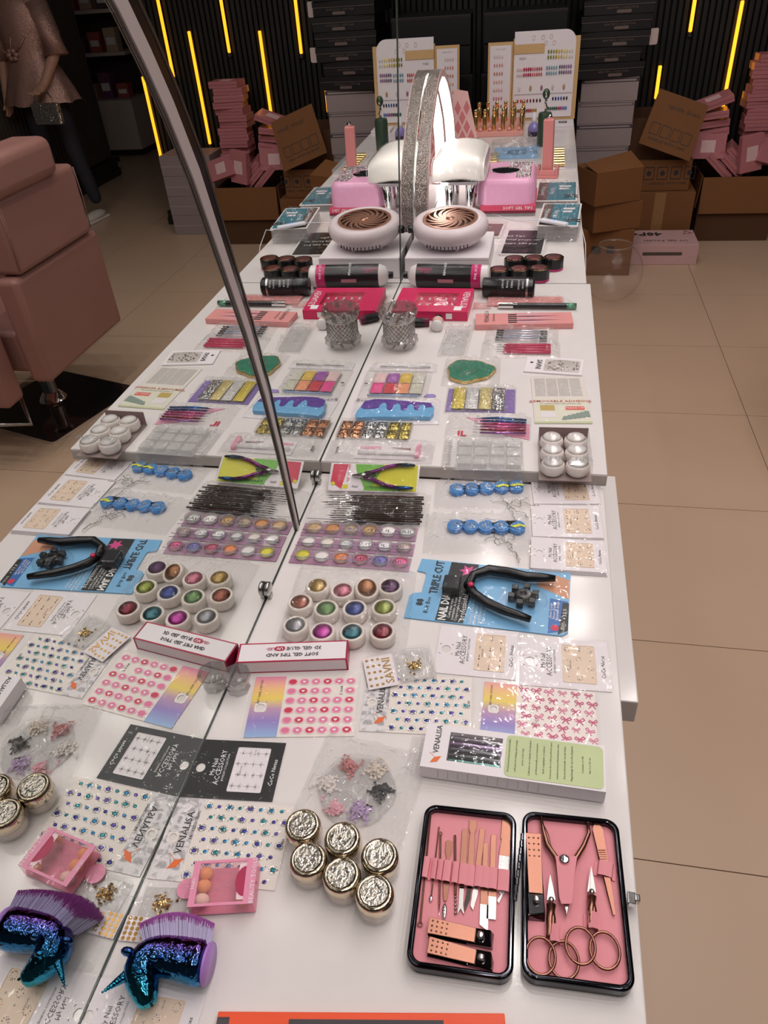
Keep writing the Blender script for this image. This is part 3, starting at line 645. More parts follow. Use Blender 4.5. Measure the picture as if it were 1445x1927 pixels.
def clipper(p1, p2, label, wpx=0.014, slant=False):
    t, L = tool('nail_clipper', label, 'nail clipper', p1, p2, z=0.004)
    MB().box(-L / 2, L * 0.42, -wpx / 2, wpx / 2, -0.0035, -0.0018).build('lower_lever', DARKCHR, t, bevel=0.0006)
    q = MB(); q.add([(-L / 2, -wpx / 2, 0.0045), (-L / 2, wpx / 2, 0.0045), (L * 0.22, wpx / 2 * .85, 0.0025), (L * 0.22, -wpx / 2 * .85, 0.0025), (-L / 2, -wpx / 2, 0.0058), (-L / 2, wpx / 2, 0.0058), (L * 0.22, wpx / 2 * .85, 0.0040), (L * 0.22, -wpx / 2 * .85, 0.0040)],
          [(0, 1, 2, 3), (7, 6, 5, 4), (0, 4, 5, 1), (1, 5, 6, 2), (2, 6, 7, 3), (3, 7, 4, 0)]); q.build('thumb_lever', ROSE, t, bevel=0.0004)
    g = MB()
    for i in range(3):
        for j in range(4): g.ball((-L * 0.44 + L * 0.075 * j, wpx * (-0.3 + 0.3 * i), 0.0058 - 0.0003 * j), 0.0011, 0, 6, 4)
    g.build('grip_dots', ROSE, t, True)
    MB().add([(L * .1, -wpx / 2, -.003), (L * .1, wpx / 2, -.003), (L * .5, wpx / 2 * (0.2 if slant else 1), -.004), (L * .5, -wpx / 2, -.004), (L * .1, -wpx / 2, .0015), (L * .1, wpx / 2, .0015), (L * .44, wpx / 2, .004), (L * .48, -wpx / 2, .004)],
             [(0, 1, 2, 3), (7, 6, 5, 4), (0, 4, 5, 1), (1, 5, 6, 2), (2, 6, 7, 3), (3, 7, 4, 0)]).build('jaw', DARKCHR, t, bevel=0.001)
    MB().lathe([(0.0035, 0.003), (0.0035, 0.0075), (0.002, 0.0085), (0, 0.0086)], L * 0.30, 0, 10).build('pivot_pin', CHROME, t, True)
    bm = t.children[1]
clipper((806, 1745), (929, 1770), 'rose-gold and black nail clipper lying across the case, upper of two', 0.0155); strap(877, 1763, 24, 18, 0.003)
clipper((806, 1782), (930, 1812), 'rose-gold nail clipper with slanted jaw lying across the case, lower of two', 0.0155, True); strap(876, 1802, 24, 18, 0.003)
clipper((1003, 1573), (1010, 1731), 'large upright rose-gold nail clipper beside the case hinge', 0.0165)
# cuticle nipper in its pink pouch
t = thing('cuticle_nipper', 'rose-gold cuticle nipper with open handles in a pink pouch', 'cuticle nipper', T(1063, 1640, ZL + 0.006), 0, 'manicure tools in the pink case')
def loc(p, u, v, z): q = T(u, v, p.location.z); return (q.x - p.location.x, q.y - p.location.y, z)
for pts in ([(1018, 1537), (1022, 1562), (1030, 1590), (1045, 1612), (1058, 1640), (1062, 1690)], [(1106, 1547), (1108, 1568), (1098, 1592), (1082, 1618), (1072, 1645), (1068, 1690)]):
    MB().tube([loc(t, u, v, 0) for u, v in pts], [0.0016, 0.0022, 0.0026, 0.003, 0.004, 0.003], 8).build('handle', ROSE, t, True)
MB().prism([loc(t, u, v, 0)[:2] for u, v in ((1056, 1690), (1074, 1690), (1070, 1708), (1066, 1725), (1062, 1708))], -0.003, 0.002).build('jaw', STEEL, t, bevel=0.0005)
MB().tube([loc(t, u, v, 0.001) for u, v in ((1024, 1556), (1032, 1572), (1036, 1590), (1040, 1602))], 0.0007, 6).build('spring', ROSE, t, True)
pz = ZL - org.z
MB().prism([(T(u, v, ZL + 0.01).x - org.x, T(u, v, ZL + 0.01).y - org.y) for u, v in ((1045, 1612), (1086, 1612), (1082, 1640), (1078, 1690), (1076, 1702), (1056, 1702), (1052, 1690), (1048, 1640))], pz + 0.0105, pz + 0.0115).build('nipper_pouch', PINKL, tc_, bevel=0.0004)
ps = T(1062, 1617, ZL + 0.012)
MB().lathe([(0.0052, 0), (0.0056, 0.0012), (0.0035, 0.0024), (0, 0.0026)], 0, 0, 16).build('snap_button', CHROME, tc_, True, loc=(ps.x - org.x, ps.y - org.y, pz + 0.0116))
def scissors(tip, piv, r1, r2, label):
    t = thing('scissors', label, 'scissors', T(*piv, ZL + 0.0055), 0, 'manicure tools in the pink case')
    tp = Vector(loc(t, *tip, 0)); a = Vector(loc(t, *r1, 0)); c = Vector(loc(t, *r2, 0)); k = 0.00062
    n = Vector((-tp.y, tp.x, 0)).normalized()
    for s, z in ((1, -0.0007), (-1, 0.0007)):
        MB().prism([tuple((tp * 1.0)[:2]), tuple((tp * 0.55 + n * s * 0.0022)[:2]), tuple((n * s * 0.0042 - tp * 0.0)[:2]), tuple((-n * s * 0.0015)[:2])], z - 0.0006, z + 0.0006).build('blade', STEEL, t)
    for ctr, z in ((a, 0.0005), (c, -0.0005)):
        st = (ctr - Vector((0, 0, 0))); top = ctr + Vector((0, 0.02, 0))
        s = 1 if ctr is a else -1
        MB().tube([(0.0012 * s, -0.004, z), (ctr.x * 0.12, -0.018, z), (ctr.x * 0.15, ctr.y + 0.022, z), (ctr.x * 0.4, ctr.y + 0.017, z)], [0.0038, 0.0036, 0.003, 0.0014], 8).build('shank', ROSE, t, True)
        MB().tube([(ctr.x + 0.0138 * math.cos(q), ctr.y + 0.0168 * math.sin(q), z) for q in [i * PI / 14 for i in range(28)]], 0.0015, 7, 0, True).build('finger_ring', ROSE, t, True)
    MB().lathe([(0.0028, 0), (0.0028, 0.002), (0.001, 0.003), (0, 0.003)], 0, 0, 12).build('pivot_screw', CHROME, t, True)
scissors((1035, 1646), (1037, 1694), (1017, 1799), (1061, 1806), 'rose-gold scissors nearest the case hinge with rounded tip')
scissors((1112, 1631), (1113, 1679), (1092, 1780), (1138, 1788), 'rose-gold scissors with pointed tip near the tweezers'); strap(1043, 1762, 17, 30, 0.0085); strap(1114, 1738, 17, 30, 0.0085)
t, L = tool('tweezers', 'rose-gold slanted tweezers at the right of the pink case', 'tweezers', (1122, 1549), (1155, 1722), z=0.003)
for s in (-1, 1):
    MB().add([(L * x, y * 1.0, s * z + d) for d in (-.0004, .0004) for x, y, z in ((-.5, -.002, .0004), (-.42, -.0055, .0012), (-.1, -.0042, .0026), (.3, -.0022, .002), (.5, -.0006, .0002), (.5, .0016, .0002), (.3, .0022, .002), (-.1, .0042, .0026), (-.42, .0055, .0012), (-.5, .002, .0004))],
             [(0, 1, 8, 9), (1, 2, 7, 8), (2, 3, 6, 7), (3, 4, 5, 6), (10, 19, 18, 11), (11, 18, 17, 12), (12, 17, 16, 13), (13, 16, 15, 14)] + [(i, i + 10, (i + 1) % 10 + 10, (i + 1) % 10) for i in range(10)]).build('arm', ROSE, t)
g = MB()
for k in range(9): g.box(L * (-.18 + .025 * k), L * (-.18 + .025 * k) + 0.001, -0.0036, 0.0036, 0.0030, 0.0036)
g.build('grip_ridges', ROSE, t); strap(1138, 1640, 26, 30, 0.0065, -0.15)
# ================================================================== near table: small goods
CHAMP = mat('champagne_lid', (0.72, 0.62, 0.47, 1), 0.14, 1.0, 0.08, 300)
JARG = mat('jar_body', C(226, 216, 206), 0.18, 0.1, spec=0.7, coat=0.6)
FOILT = mat('crinkled_foil', (0.70, 0.66, 0.58, 1), 0.16, 1.0, 0.1, 90, bump=1.0, bscale=260)
def jar_mesh(name, label, px, k):
    p = T(*px, TZ + 0.031); t = thing(name, label, 'jar', (p.x, p.y, TZ + 0.0003), 0.4 * k, 'silver-lidded jars')
    MB().lathe([(0.0165, 0), (0.0182, 0.0012), (0.0184, 0.014), (0.0175, 0.016)], n=28).build('jar_body', JARG, t, 'auto')
    MB().lathe([(0.0196, 0.0145), (0.0202, 0.016), (0.0202, 0.0265), (0.0190, 0.0305), (0.0168, 0.0322), (0.0150, 0.0318), (0.0144, 0.0308), (0, 0.0308)], n=32).build('lid', CHAMP, t, True)
    fo = MB(); fo.add([(r * math.cos(a), r * math.sin(a), 0.0312 + 0.0009 * abs(noise.noise(Vector((r * 300 * math.cos(a), r * 300 * math.sin(a), k * 3.7))))) for r in (0.0002, 0.004, 0.008, 0.0112, 0.0142) for a in [i * PI / 9 for i in range(18)]], [(j * 18 + i, j * 18 + (i + 1) % 18, j * 18 + 18 + (i + 1) % 18, j * 18 + 18 + i)[::-1] for j in range(4) for i in range(18)])
    fo.build('lid_foil', FOILT, t, True)
    text(t, 'migel', 0.001, -0.006, 0.0325, 0.006, INK, 0.3)
    MB().lathe([(0.0207, 0.0005), (0.0209, 0.012), (0.0207, 0.022)], n=20, cap=False).build('clear_wrap', FILM, t, True)
for k, (px, l) in enumerate((((569, 1552), 'silver-lidded jar nearest the gem sheet, at the far left of its group'), ((644, 1577), 'silver-lidded jar just below the round case of bows'), ((714, 1609), 'silver-lidded jar farthest right in its group, near the pink case'),
                            ((579, 1616), 'silver-lidded jar beside the pink sponge box'), ((642, 1645), 'silver-lidded jar in the middle of the front row'), ((704, 1679), 'silver-lidded jar standing closest to the camera'))):
    jar_mesh('cream_jar', l, px, k)
# -------------------------------------------------- unicorn make-up brush
def iris():
    m = mat('iridescent_unicorn', (0.2, 0.3, 0.6, 1), 0.10, 1.0, 0.0); nt = m.node_tree; b = nt.nodes['Principled BSDF']
    tc = nt.nodes.new('ShaderNodeTexCoord'); sp = nt.nodes.new('ShaderNodeSeparateXYZ'); mr = nt.nodes.new('ShaderNodeMapRange'); mr.inputs['From Min'].default_value = -0.05; mr.inputs['From Max'].default_value = 0.028
    cr = nt.nodes.new('ShaderNodeValToRGB'); e = cr.color_ramp.elements; e[0].color = (0.05, 0.5, 0.6, 1); e[1].color = (0.36, 0.04, 0.26, 1)
    q = e.new(0.45); q.color = (0.03, 0.20, 0.42, 1); q = e.new(0.7); q.color = (0.05, 0.08, 0.26, 1); q = e.new(0.85); q.color = (0.16, 0.05, 0.25, 1)
    nt.links.new(tc.outputs['Object'], sp.inputs[0]); nt.links.new(sp.outputs[1], mr.inputs[0]); nt.links.new(mr.outputs[0], cr.inputs[0]); nt.links.new(cr.outputs[0], b.inputs['Base Color'])
    vo = nt.nodes.new('ShaderNodeTexVoronoi'); vo.inputs['Scale'].default_value = 260; vo.feature = 'SMOOTH_F1'
    bp = nt.nodes.new('ShaderNodeBump'); bp.inputs['Strength'].default_value = 0.35; bp.inputs['Distance'].default_value = 0.0015
    nt.links.new(tc.outputs['Object'], vo.inputs['Vector']); nt.links.new(vo.outputs['Distance'], bp.inputs['Height']); nt.links.new(bp.outputs[0], b.inputs['Normal'])
    return m
IRIS = iris()
up = T(320, 1815, TZ + 0.022)
t = thing('unicorn_brush', 'shiny blue and purple unicorn-head brush with lilac bristles', 'brush', (up.x, up.y, TZ + 0.0025))
def ul(u, v, z=0.022): q = T(u, v, TZ + z); return Vector((q.x - up.x, q.y - up.y, z - 0.0025))
pts = [(394, 1814), (370, 1811), (340, 1804), (310, 1798), (284, 1799), (268, 1813), (266, 1835), (270, 1858), (277, 1880), (282, 1898)]
rad = [0.0215, 0.0215, 0.0205, 0.0195, 0.0195, 0.0200, 0.0185, 0.0150, 0.0112, 0.0080]
zz = [0.022, 0.022, 0.022, 0.022, 0.022, 0.022, 0.020, 0.018, 0.016, 0.014]
MB().tube([ul(u, v, z) for (u, v), z in zip(pts, zz)], rad, 16).build('head_and_neck', IRIS, t, True, sub=1)
MB().lathe([(0.0195, -0.002), (0.0188, 0.0006), (0, 0.0006)], n=20, ax='x').build('end_cap', mat('lilac_plastic', C(176, 128, 206), 0.3), t, True, loc=ul(394, 1814), rot=(0, 0, 0.05))
a, b = ul(237, 1836, 0.024), ul(193, 1867, 0.024); g = MB()
for k in range(9):
    f = k / 8; c = a.lerp(b, f); g.ball(c, 0.0042 * (1 - f) + 0.0012, 0, 10, 6)
g.build('horn', IRIS, t, True)
for (u, v, zq, s) in ((241, 1791, 0.034, 1), (288, 1803, 0.041, 0.8)):
    MB().ball(ul(u, v, zq), 0.0075 * s, 0, 10, 7, 0.0045 * s, 0.006 * s).build('ear', IRIS, t, True, )
g = MB()
for i, (u, v) in enumerate(((262, 1800), (258, 1815), (262, 1830), (300, 1790), (320, 1789), (345, 1791), (370, 1795))): g.ball(ul(u, v, 0.036 - 0.0005 * i), 0.0055, 0, 9, 6, 0.004, 0.004)
g.build('mane_locks', IRIS, t, True)
for (u, v) in ((272, 1894), (286, 1892)): MB().ball(ul(u, v, 0.019), 0.0016, 0, 7, 5).build('nostril', BLACK, t, True)
MB().ball(ul(268, 1834, 0.0335), 0.0028, 0, 9, 6).build('eye', mat('unicorn_eye', (0.02, 0.2, 0.3, 1), 0.05, 1.0), t, True)
R = random.Random(5); LIL = mat('lilac_bristle', C(196, 186, 220), 0.6, noise_amt=0.1); PUR = mat('purple_bristle', C(156, 78, 156), 0.6, noise_amt=0.15); g = MB()
for i in range(4200):
    f = R.random(); zf = R.uniform(-1, 1); u0 = 272 + 122 * f; base = ul(u0, 1782 + 6 * f, 0.022 + 0.011 * zf)
    arc = math.sin(PI * (0.12 + 0.76 * f)); tp = ul(262 + 142 * f, 1752 - 34 * arc + R.uniform(-2, 2), 0.022 + 0.016 * zf)
    mid = base.lerp(tp, R.uniform(0.72, 0.92))
    g.tube([base, mid], 0.0004, 3, 0); g.tube([mid, tp], [0.0004, 0.0002], 3, 1)
o = g.build('bristles', [LIL, PUR], t); o['kind'] = 'stuff'
# -------------------------------------------------- pink sponge applicator box
(cx, cy), ang, w, h = rect((365, 1625), (485, 1613), (477, 1704), (355, 1706), TZ + 0.02)
PKB = mat('pink_box_card', C(230, 146, 176), 0.4); PKC = mat('deep_pink_print', C(176, 40, 84), 0.4); SPG = mat('orange_sponge', C(240, 168, 110), 0.9, noise_amt=0.15, nscale=300); SPW = mat('cream_sponge', C(240, 214, 196), 0.9)
t = thing('sponge_applicator_box', 'small pink box with clear window showing orange sponge applicators', 'box', (cx, cy, TZ + 0.003), ang)
MB().box(-w / 2, w / 2, -h / 2, h / 2, 0, 0.001).build('box_base', PKB, t)
frame_ring(MB(), [(w / 2, h / 2), (-w / 2, h / 2), (-w / 2, -h / 2), (w / 2, -h / 2)], [(w / 2 - 0.011, h / 2 - 0.003), (-w / 2 + 0.007, h / 2 - 0.003), (-w / 2 + 0.007, -h / 2 + 0.003), (w / 2 - 0.011, -h / 2 + 0.003)], 0.0178, 0.0188).build('box_face', PKB, t)
MB().box(-w / 2, w / 2, -h / 2, h / 2, 0.0012, 0.0176).build('clear_wall', film('pink_clear', 0.05, 0.10, 20, 0.2, 0.05, (1.0, 0.86, 0.9)), t)
for i, yy in enumerate((0.3, 0.02, -0.28)):
    q = MB().ball((-w * 0.33, h * yy, 0.010), 0.0085, 0, 10, 7, 0.0070, 0.0065).build('sponge_tip', SPG if i < 2 else SPW, t, True)
MB().ball((w * 0.28, -h * 0.34, 0.009), 0.006, 0, 9, 6, 0.005, 0.005).build('sponge_tip', SPG, t, True); MB().ball((w * 0.28, h * 0.38, 0.009), 0.005, 0, 9, 6, 0.004, 0.005).build('sponge_tip', SPG, t, True)
for k in range(9):
    MB().tube([(-w * 0.22, h * R.uniform(-.36, .36), 0.006 + 0.008 * R.random()), (w * 0.26, h * R.uniform(-.36, .36), 0.006 + 0.008 * R.random())], 0.0011, 6).build('applicator_stick', ACRYL, t, True)
MB().poly(rrect(0.012, h - 0.010, 0.002, 3, w * 0.315), 0.0181).build('print_panel', mat('pale_pink_print', C(240, 206, 216), 0.4), t)
MB().disc(w * 0.335, 0, 0.010, 0.0183, 0, 18, 0.016).build('print_dot', PKC, t)
text(t, 'BEAUTY TOOLS', w * 0.465, 0, 0.0191, 0.0068, WINK, PI / 2); text(t, 'Hello', -w * 0.465, 0, 0.0191, 0.0055, WINK, PI / 2)
MB().prism([(-w / 2 - 0.009 + 0.011 * math.cos(k * PI / 9), 0.004 + 0.011 * math.sin(k * PI / 9)) for k in range(18)], 0.0008, 0.0016).build('hang_tab', PKB, t)
# -------------------------------------------------- charm packs with gold letters
SAVG = mat('gold_print', C(196, 150, 84), 0.3, 0.5)
def charm_pack(name, label, tag_cs, box_cs, z=TZ, seed=1):
    (cx, cy), ang, w, h = rect(*box_cs, z + 0.004)
    t = thing(name, label, 'charm pack', (cx, cy, z + 0.0005), ang); R = random.Random(seed)
    frame_ring(MB(), rrect(w, h, 0.003, 3), rrect(w - 0.006, h - 0.006, 0.002, 3), 0.0004, 0.009).build('clear_case', ACRYL, t)
    MB().box(-w / 2 + 0.001, w / 2 - 0.001, -h / 2 + 0.001, h / 2 - 0.001, 0, 0.0006).build('case_floor', MILKY, t)
    MB().grid(-w / 2 + 0.001, w / 2 - 0.001, -h / 2 + 0.001, h / 2 - 0.001, 6, 6, lambda x, y: 0.0095 + 0.0003 * math.sin(x * 300)).build('case_lid', FILMS, t, True)
    g = MB()
    for k in range(70):
        a = R.uniform(0, 2 * PI); r = abs(R.gauss(0, 0.006)); x, y = r * math.cos(a) - w * 0.05, r * math.sin(a) - h * 0.05; q = R.uniform(0, PI); l = 0.0022
        g.add([(x + l * math.cos(q), y + l * math.sin(q), 0.001 + R.random() * 0.003), (x - l * math.sin(q), y + l * math.cos(q), 0.001 + R.random() * 0.003), (x - l * math.cos(q), y - l * math.sin(q), 0.002 + R.random() * 0.002), (x + l * math.sin(q), y - l * math.cos(q), 0.0015 + R.random() * 0.002), (x, y, 0.004)], [(0, 1, 4), (1, 2, 4), (2, 3, 4), (3, 0, 4)])
    o = g.build('gold_charms', GOLD, t); o['kind'] = 'stuff'
    (tx, ty), a2, w2, h2 = rect(*tag_cs, z + 0.002)
    d = Vector((tx - cx, ty - cy)); c, s = math.cos(-ang), math.sin(-ang); lx, ly = d.x * c - d.y * s, d.x * s + d.y * c
    lab = MB().box(-w2 / 2, w2 / 2, -h2 / 2, h2 / 2, 0.0, 0.0007).build('label_card', PAPER, t, loc=(lx, ly, 0.0012), rot=(0, 0, a2 - ang))
    text(lab, 'SAVNI', w2 * 0.27, 0, 0.0011, h2 * 0.30, SAVG, PI / 2 if seed != 1 else PI / 2, bold=0.01)
    g = MB()
    for i in range(5):
        for j in range(3): g.disc(-w2 * 0.38 + w2 * 0.19 * j, h2 * (-0.4 + 0.2 * i), 0.0022, 0.0011, 0, 8)
    g.build('printed_dots', SAVG, lab)
    bag(t, w2 * 0.96 + w, max(h, h2) * 1.06, 0.0095, FILMS, seed=seed, amp=0.0008, cx=lx * 0.5, cy=ly * 0.5, nx=18, ny=12)
    return t
charm_pack('charm_pack', 'open clear case of tiny gold charms under the unicorn brush', [(236, 1722), (292, 1728), (280, 1775), (228, 1770)], [(268, 1664), (356, 1668), (350, 1730), (258, 1728)], seed=1)
charm_pack('charm_pack', 'clear case of gold bow charms lying over the gem sticker sheet', [(682, 1240), (735, 1231), (752, 1288), (694, 1299)], [(740, 1226), (808, 1214), (823, 1271), (756, 1282)], z=TZ + 0.003, seed=2)
# -------------------------------------------------- round case of resin bows in a bag
fc = T(672, 1482, TZ + 0.008)
t = thing('bow_case', 'round clear case of coloured resin bows inside a clear bag', 'bead case', (fc.x, fc.y, TZ + 0.0015)); RC = 0.0465
P = []
for k in range(48):
    a = 2 * PI * k / 48; P.append(((RC - 0.003 + 0.003 * abs(math.cos(3 * a))) * math.cos(a), (RC - 0.003 + 0.003 * abs(math.cos(3 * a))) * math.sin(a)))
Pi = [(x * 0.97, y * 0.97) for x, y in P]
MB().prism(P, 0, 0.0008).build('case_floor', MILKY, t); frame_ring(MB(), P, Pi, 0.0008, 0.010).build('case_wall', ACRYL, t)
MB().prism(Pi, 0.0100, 0.0106).build('case_lid', FILMS, t)
frame_ring(MB(), [(0.014 * math.cos(k * PI / 12), 0.014 * math.sin(k * PI / 12)) for k in range(24)], [(0.0132 * math.cos(k * PI / 12), 0.0132 * math.sin(k * PI / 12)) for k in range(24)], 0.0008, 0.0095).build('centre_cup', ACRYL, t)
for k in range(6):
    a = k * PI / 3 + 0.5; MB().box(0.0142, RC - 0.006, -0.0005, 0.0005, 0.0008, 0.009).build('divider', ACRYL, t, rot=(0, 0, a))
for k, (u, v, col, nm) in enumerate(((657, 1440, C(198, 118, 118), 'rose'), (708, 1448, C(232, 218, 204), 'cream'), (716, 1488, (0.015, 0.015, 0.017, 1), 'black'), (677, 1526, C(190, 160, 204), 'lilac'), (630, 1519, C(236, 172, 186), 'pink'), (617, 1474, C(236, 226, 222), 'white'))):
    q = T(u, v, TZ + 0.006); m = mat('resin_' + nm, col, 0.45); g = MB(); RR = random.Random(k)
    for i in range(60):
        r = abs(RR.gauss(0, 0.006)); a = RR.uniform(0, 2 * PI); x, y, z = r * math.cos(a), r * math.sin(a), 0.0018 + RR.random() * 0.006 * (1 - min(1, r / 0.012)); b = RR.uniform(0, PI); c, s = math.cos(b), math.sin(b); L = 0.0040
        for sg in (-1, 1): g.add([(x, y, z), (x + sg * L * c - L * .6 * s, y + sg * L * s + L * .6 * c, z + 0.0008), (x + sg * L * c + L * .6 * s, y + sg * L * s - L * .6 * c, z - 0.0004), (x, y, z + 0.0014)], [(0, 2, 1), (0, 1, 3), (1, 2, 3), (0, 3, 2)])
    o = g.build('resin_bows', m, t, loc=(q.x - fc.x, q.y - fc.y, 0)); o['kind'] = 'stuff'; o['label'] = nm + ' resin bows'
bag(t, 0.135, 0.125, 0.011, FILM2, seed=4, amp=0.0035, nx=40, ny=36, cx=0.004, cy=0.006, wr=45).rotation_euler = (0, 0, -0.12)
# -------------------------------------------------- boxed foils with green sticker
BH = 0.024
(cx, cy), ang, w, h = rect((804, 1359), (1139, 1405), (1139, 1489), (791, 1443), TZ + BH)
t = thing('foil_roll_box', 'long white window box of metallic foil rolls with a green sticker', 'box', (cx, cy, TZ + 0.003), ang); zt = BH - 0.003
wx0, wx1, wy0, wy1 = -w * 0.36 + 0.0, -w * 0.36 + w * 0.30, -h * 0.30, h * 0.36
b = MB(); b.box(-w / 2, wx0, -h / 2, h / 2, 0, zt); b.box(wx1, w / 2, -h / 2, h / 2, 0, zt); b.box(wx0, wx1, wy1, h / 2, 0, zt); b.box(wx0, wx1, -h / 2, wy0, 0, zt); b.box(wx0, wx1, wy0, wy1, 0, 0.004)
b.v = [(x + 0, y, z) for x, y, z in b.v]; b.build('carton', PAPER, t)
for k in range(5):
    y = wy0 + (wy1 - wy0) * (k + 0.5) / 5
    MB().tube([(wx0 + 0.001, y, zt - 0.007), (wx1 - 0.001, y, zt - 0.007)], (wy1 - wy0) / 11.5, 12).build('foil_roll', mat('foil_%d' % k, [(0.15, 0.35, 0.33, 1), (0.16, 0.16, 0.18, 1), (0.2, 0.2, 0.23, 1), (0.42, 0.3, 0.5, 1), (0.35, 0.33, 0.36, 1)][k], 0.18, 1.0), t, 'auto')
MB().box(wx0, wx1, wy0, wy1, zt - 0.001, zt - 0.0006).build('window_film', FILM, t)
GRN = mat('green_sticker', C(186, 198, 146), 0.35, noise_amt=0.12, nscale=20)
MB().prism(rrect(w * 0.53, h * 0.92, 0.006, 4, w * 0.225, 0), zt + 0.0001, zt + 0.0005).build('green_sticker', GRN, t)
logo_venalisa(t, -w * 0.425, -h * 0.2, zt + 0.0004, h * 0.155, PI / 2, False)
for i, s in enumerate(('Professional brand nail and buffer', 'collection for fading and overlay', 'press on for foils', 'Collection de rouleaux de transfert', 'professionnelle pour manucure', 'facile a appliquer et enlever', 'Coleccion de 6 rollos perfectos para', 'transferencia profesional para unas', 'Das professionelle Set mit folien', 'Nageldesign fur ein tolles Ergebnis', 'Contents: 6 rolls', 'Size 3 x 120 cm')):
    text(t, s, w * (-0.02 + 0.038 * i + (0.02 if i > 9 else 0)), 0, zt + 0.0008, h * 0.055, INK, PI / 2)
for i in range(11):
    text(t, ('lorem foil transfer', 'Made for nail art', 'easy to use rolls')[i % 3], -w * 0.40 + w * 0.055 * i, -h / 2 - 0.0003, zt * 0.5, 0.0021, GREYINK, rot=(PI / 2, -PI / 2, 0))
bag(t, 0.03, h * 0.9, 0.004, FILM, seed=9, amp=0.001, cx=-w / 2 - 0.004, cy=-h * 0.08, nx=8, ny=12, name='wrapper_end')
# -------------------------------------------------- gel glue box
BH = 0.022
(cx, cy), ang, w, h = rect((451, 1213), (655, 1205), (653, 1241), (445, 1247), TZ + BH)
ang += PI; CRIM = mat('crimson_card', C(176, 30, 72), 0.35)
t = thing('gel_glue_box', 'long white box with crimson edges standing on its side, lettering upside down', 'box', (cx, cy, TZ + 0.0004), ang)
MB().box(-w / 2, w / 2, -h / 2, h / 2, 0, BH).build('carton', PAPER, t)
b = MB(); e = 0.0016
frame_ring(b, [(w / 2 + .0002, h / 2 + .0002), (-w / 2 - .0002, h / 2 + .0002), (-w / 2 - .0002, -h / 2 - .0002), (w / 2 + .0002, -h / 2 - .0002)], [(w / 2 - e, h / 2 - e), (-w / 2 + e, h / 2 - e), (-w / 2 + e, -h / 2 + e), (w / 2 - e, -h / 2 + e)], BH - 0.001, BH + 0.0003)
b.box(-w / 2 - .0003, -w / 2 + 0.0022, -h / 2 - .0003, h / 2 + .0003, 0, BH); b.box(w / 2 - 0.0022, w / 2 + .0003, -h / 2 - .0003, h / 2 + .0003, 0, BH); b.box(-w / 2, w / 2, -h / 2 - .0003, h / 2 + .0003, 0, 0.0016)
b.build('crimson_edging', CRIM, t)
text(t, 'SOFT GEL TIPS AND', -w * 0.0, h * 0.16, BH + 0.0006, h * 0.24, INK, bold=0.02); text(t, '3D GEL GLUE', -w * 0.10, -h * 0.17, BH + 0.0006, h * 0.24, INK, bold=0.02)
MB().poly(rrect(h * 0.42, h * 0.24, h * 0.1, 4, w * 0.12, -h * 0.17), BH + 0.0005).build('badge', CRIM, t); text(t, 'UV', w * 0.12, -h * 0.17, BH + 0.0008, h * 0.2, WINK, bold=0.02); text(t, 'LED', w * 0.205, -h * 0.17, BH + 0.0006, h * 0.2, CRIM, bold=0.01)
# -------------------------------------------------- dappen glass
p = T(448, 1300, TZ)
t = thing('dappen_dish', 'small octagonal clear glass cup beside the mirror', 'glass cup', (p.x, p.y + 0.004, TZ + 0.0003), 0.3)
MB().lathe([(0.013, 0), (0.0165, 0.002), (0.015, 0.009), (0.0205, 0.024), (0.0208, 0.028), (0.0185, 0.0285), (0.0165, 0.022), (0.010, 0.012), (0, 0.010)], n=8).build('cup', film('dish_glass', 0.26, 0.06, 60, 0.25, 0.04, (0.88, 0.88, 0.88)), t)
# -------------------------------------------------- nail dial blister card
(cx, cy), ang, w, h = rect((790, 1052), (1072, 1082), (1070, 1199), (762, 1165), TZ)
SKY = mat('sky_blue_card', C(122, 178, 220), 0.3); ROY = mat('royal_blue_print', C(48, 104, 176), 0.3); SKIN = mat('hand_print', C(206, 150, 120), 0.4); MAG = mat('magenta_print', C(214, 70, 140), 0.35)
t = thing('nail_clipper_blister', 'sky-blue blister card holding a black tip cutter and star dial', 'blister pack', (cx, cy, TZ + 0.0006), ang); th = 0.0018
b = MB(); n = 0.022
b.prism([(-w / 2, -h / 2), (w / 2 - 0.008, -h / 2), (w / 2, -h / 2 + 0.008), (w / 2, h / 2), (-w / 2 + 0.002, h / 2), (-w / 2, h * 0.28), (-w / 2 + 0.014, h * 0.26), (-w / 2 + 0.016, h * 0.22), (-w / 2 + 0.016, -0.01), (-w / 2 + 0.004, -0.014), (-w / 2 - 0.001, -0.02)], 0, th)
b.build('card', SKY, t)
z1 = th + 0.0002; b = MB()
b.poly([(-w * 0.305, -h * 0.49), (-w * 0.13, -h * 0.49), (-w * 0.10, h * 0.49), (-w * 0.285, h * 0.49)], z1, 0)
b.poly([(w * 0.30, h * 0.22), (w * 0.495, h * 0.06), (w * 0.495, h * 0.38), (w * 0.40, h * 0.44), (w * 0.28, h * 0.34)], z1, 2); b.poly([(w * 0.38, -h * 0.49), (w * 0.49, -h * 0.42), (w * 0.49, h * 0.02), (w * 0.38, h * 0.05)], z1 + 0.0001, 1); b.poly([(w * 0.44, -h * 0.49), (w * 0.498, -h * 0.42), (w * 0.498, h * 0.0), (w * 0.46, h * 0.0)], z1 + 0.0002, 0)
star = []
for k in range(12): a = k * PI / 6; r = 0.014 if k % 2 == 0 else 0.007; star.append((-w * 0.165 + r * math.cos(a), h * 0.36 + r * math.sin(a)))
b.poly(star, z1 + 0.0002, 3); b.disc(w * 0.42, -h * 0.40, 0.006, z1 + 0.0003, 4, 10)
b.build('card_print', [BLKCARD, ROY, SKIN, MAG, RDR], t)
zz_ = z1 + 0.0005
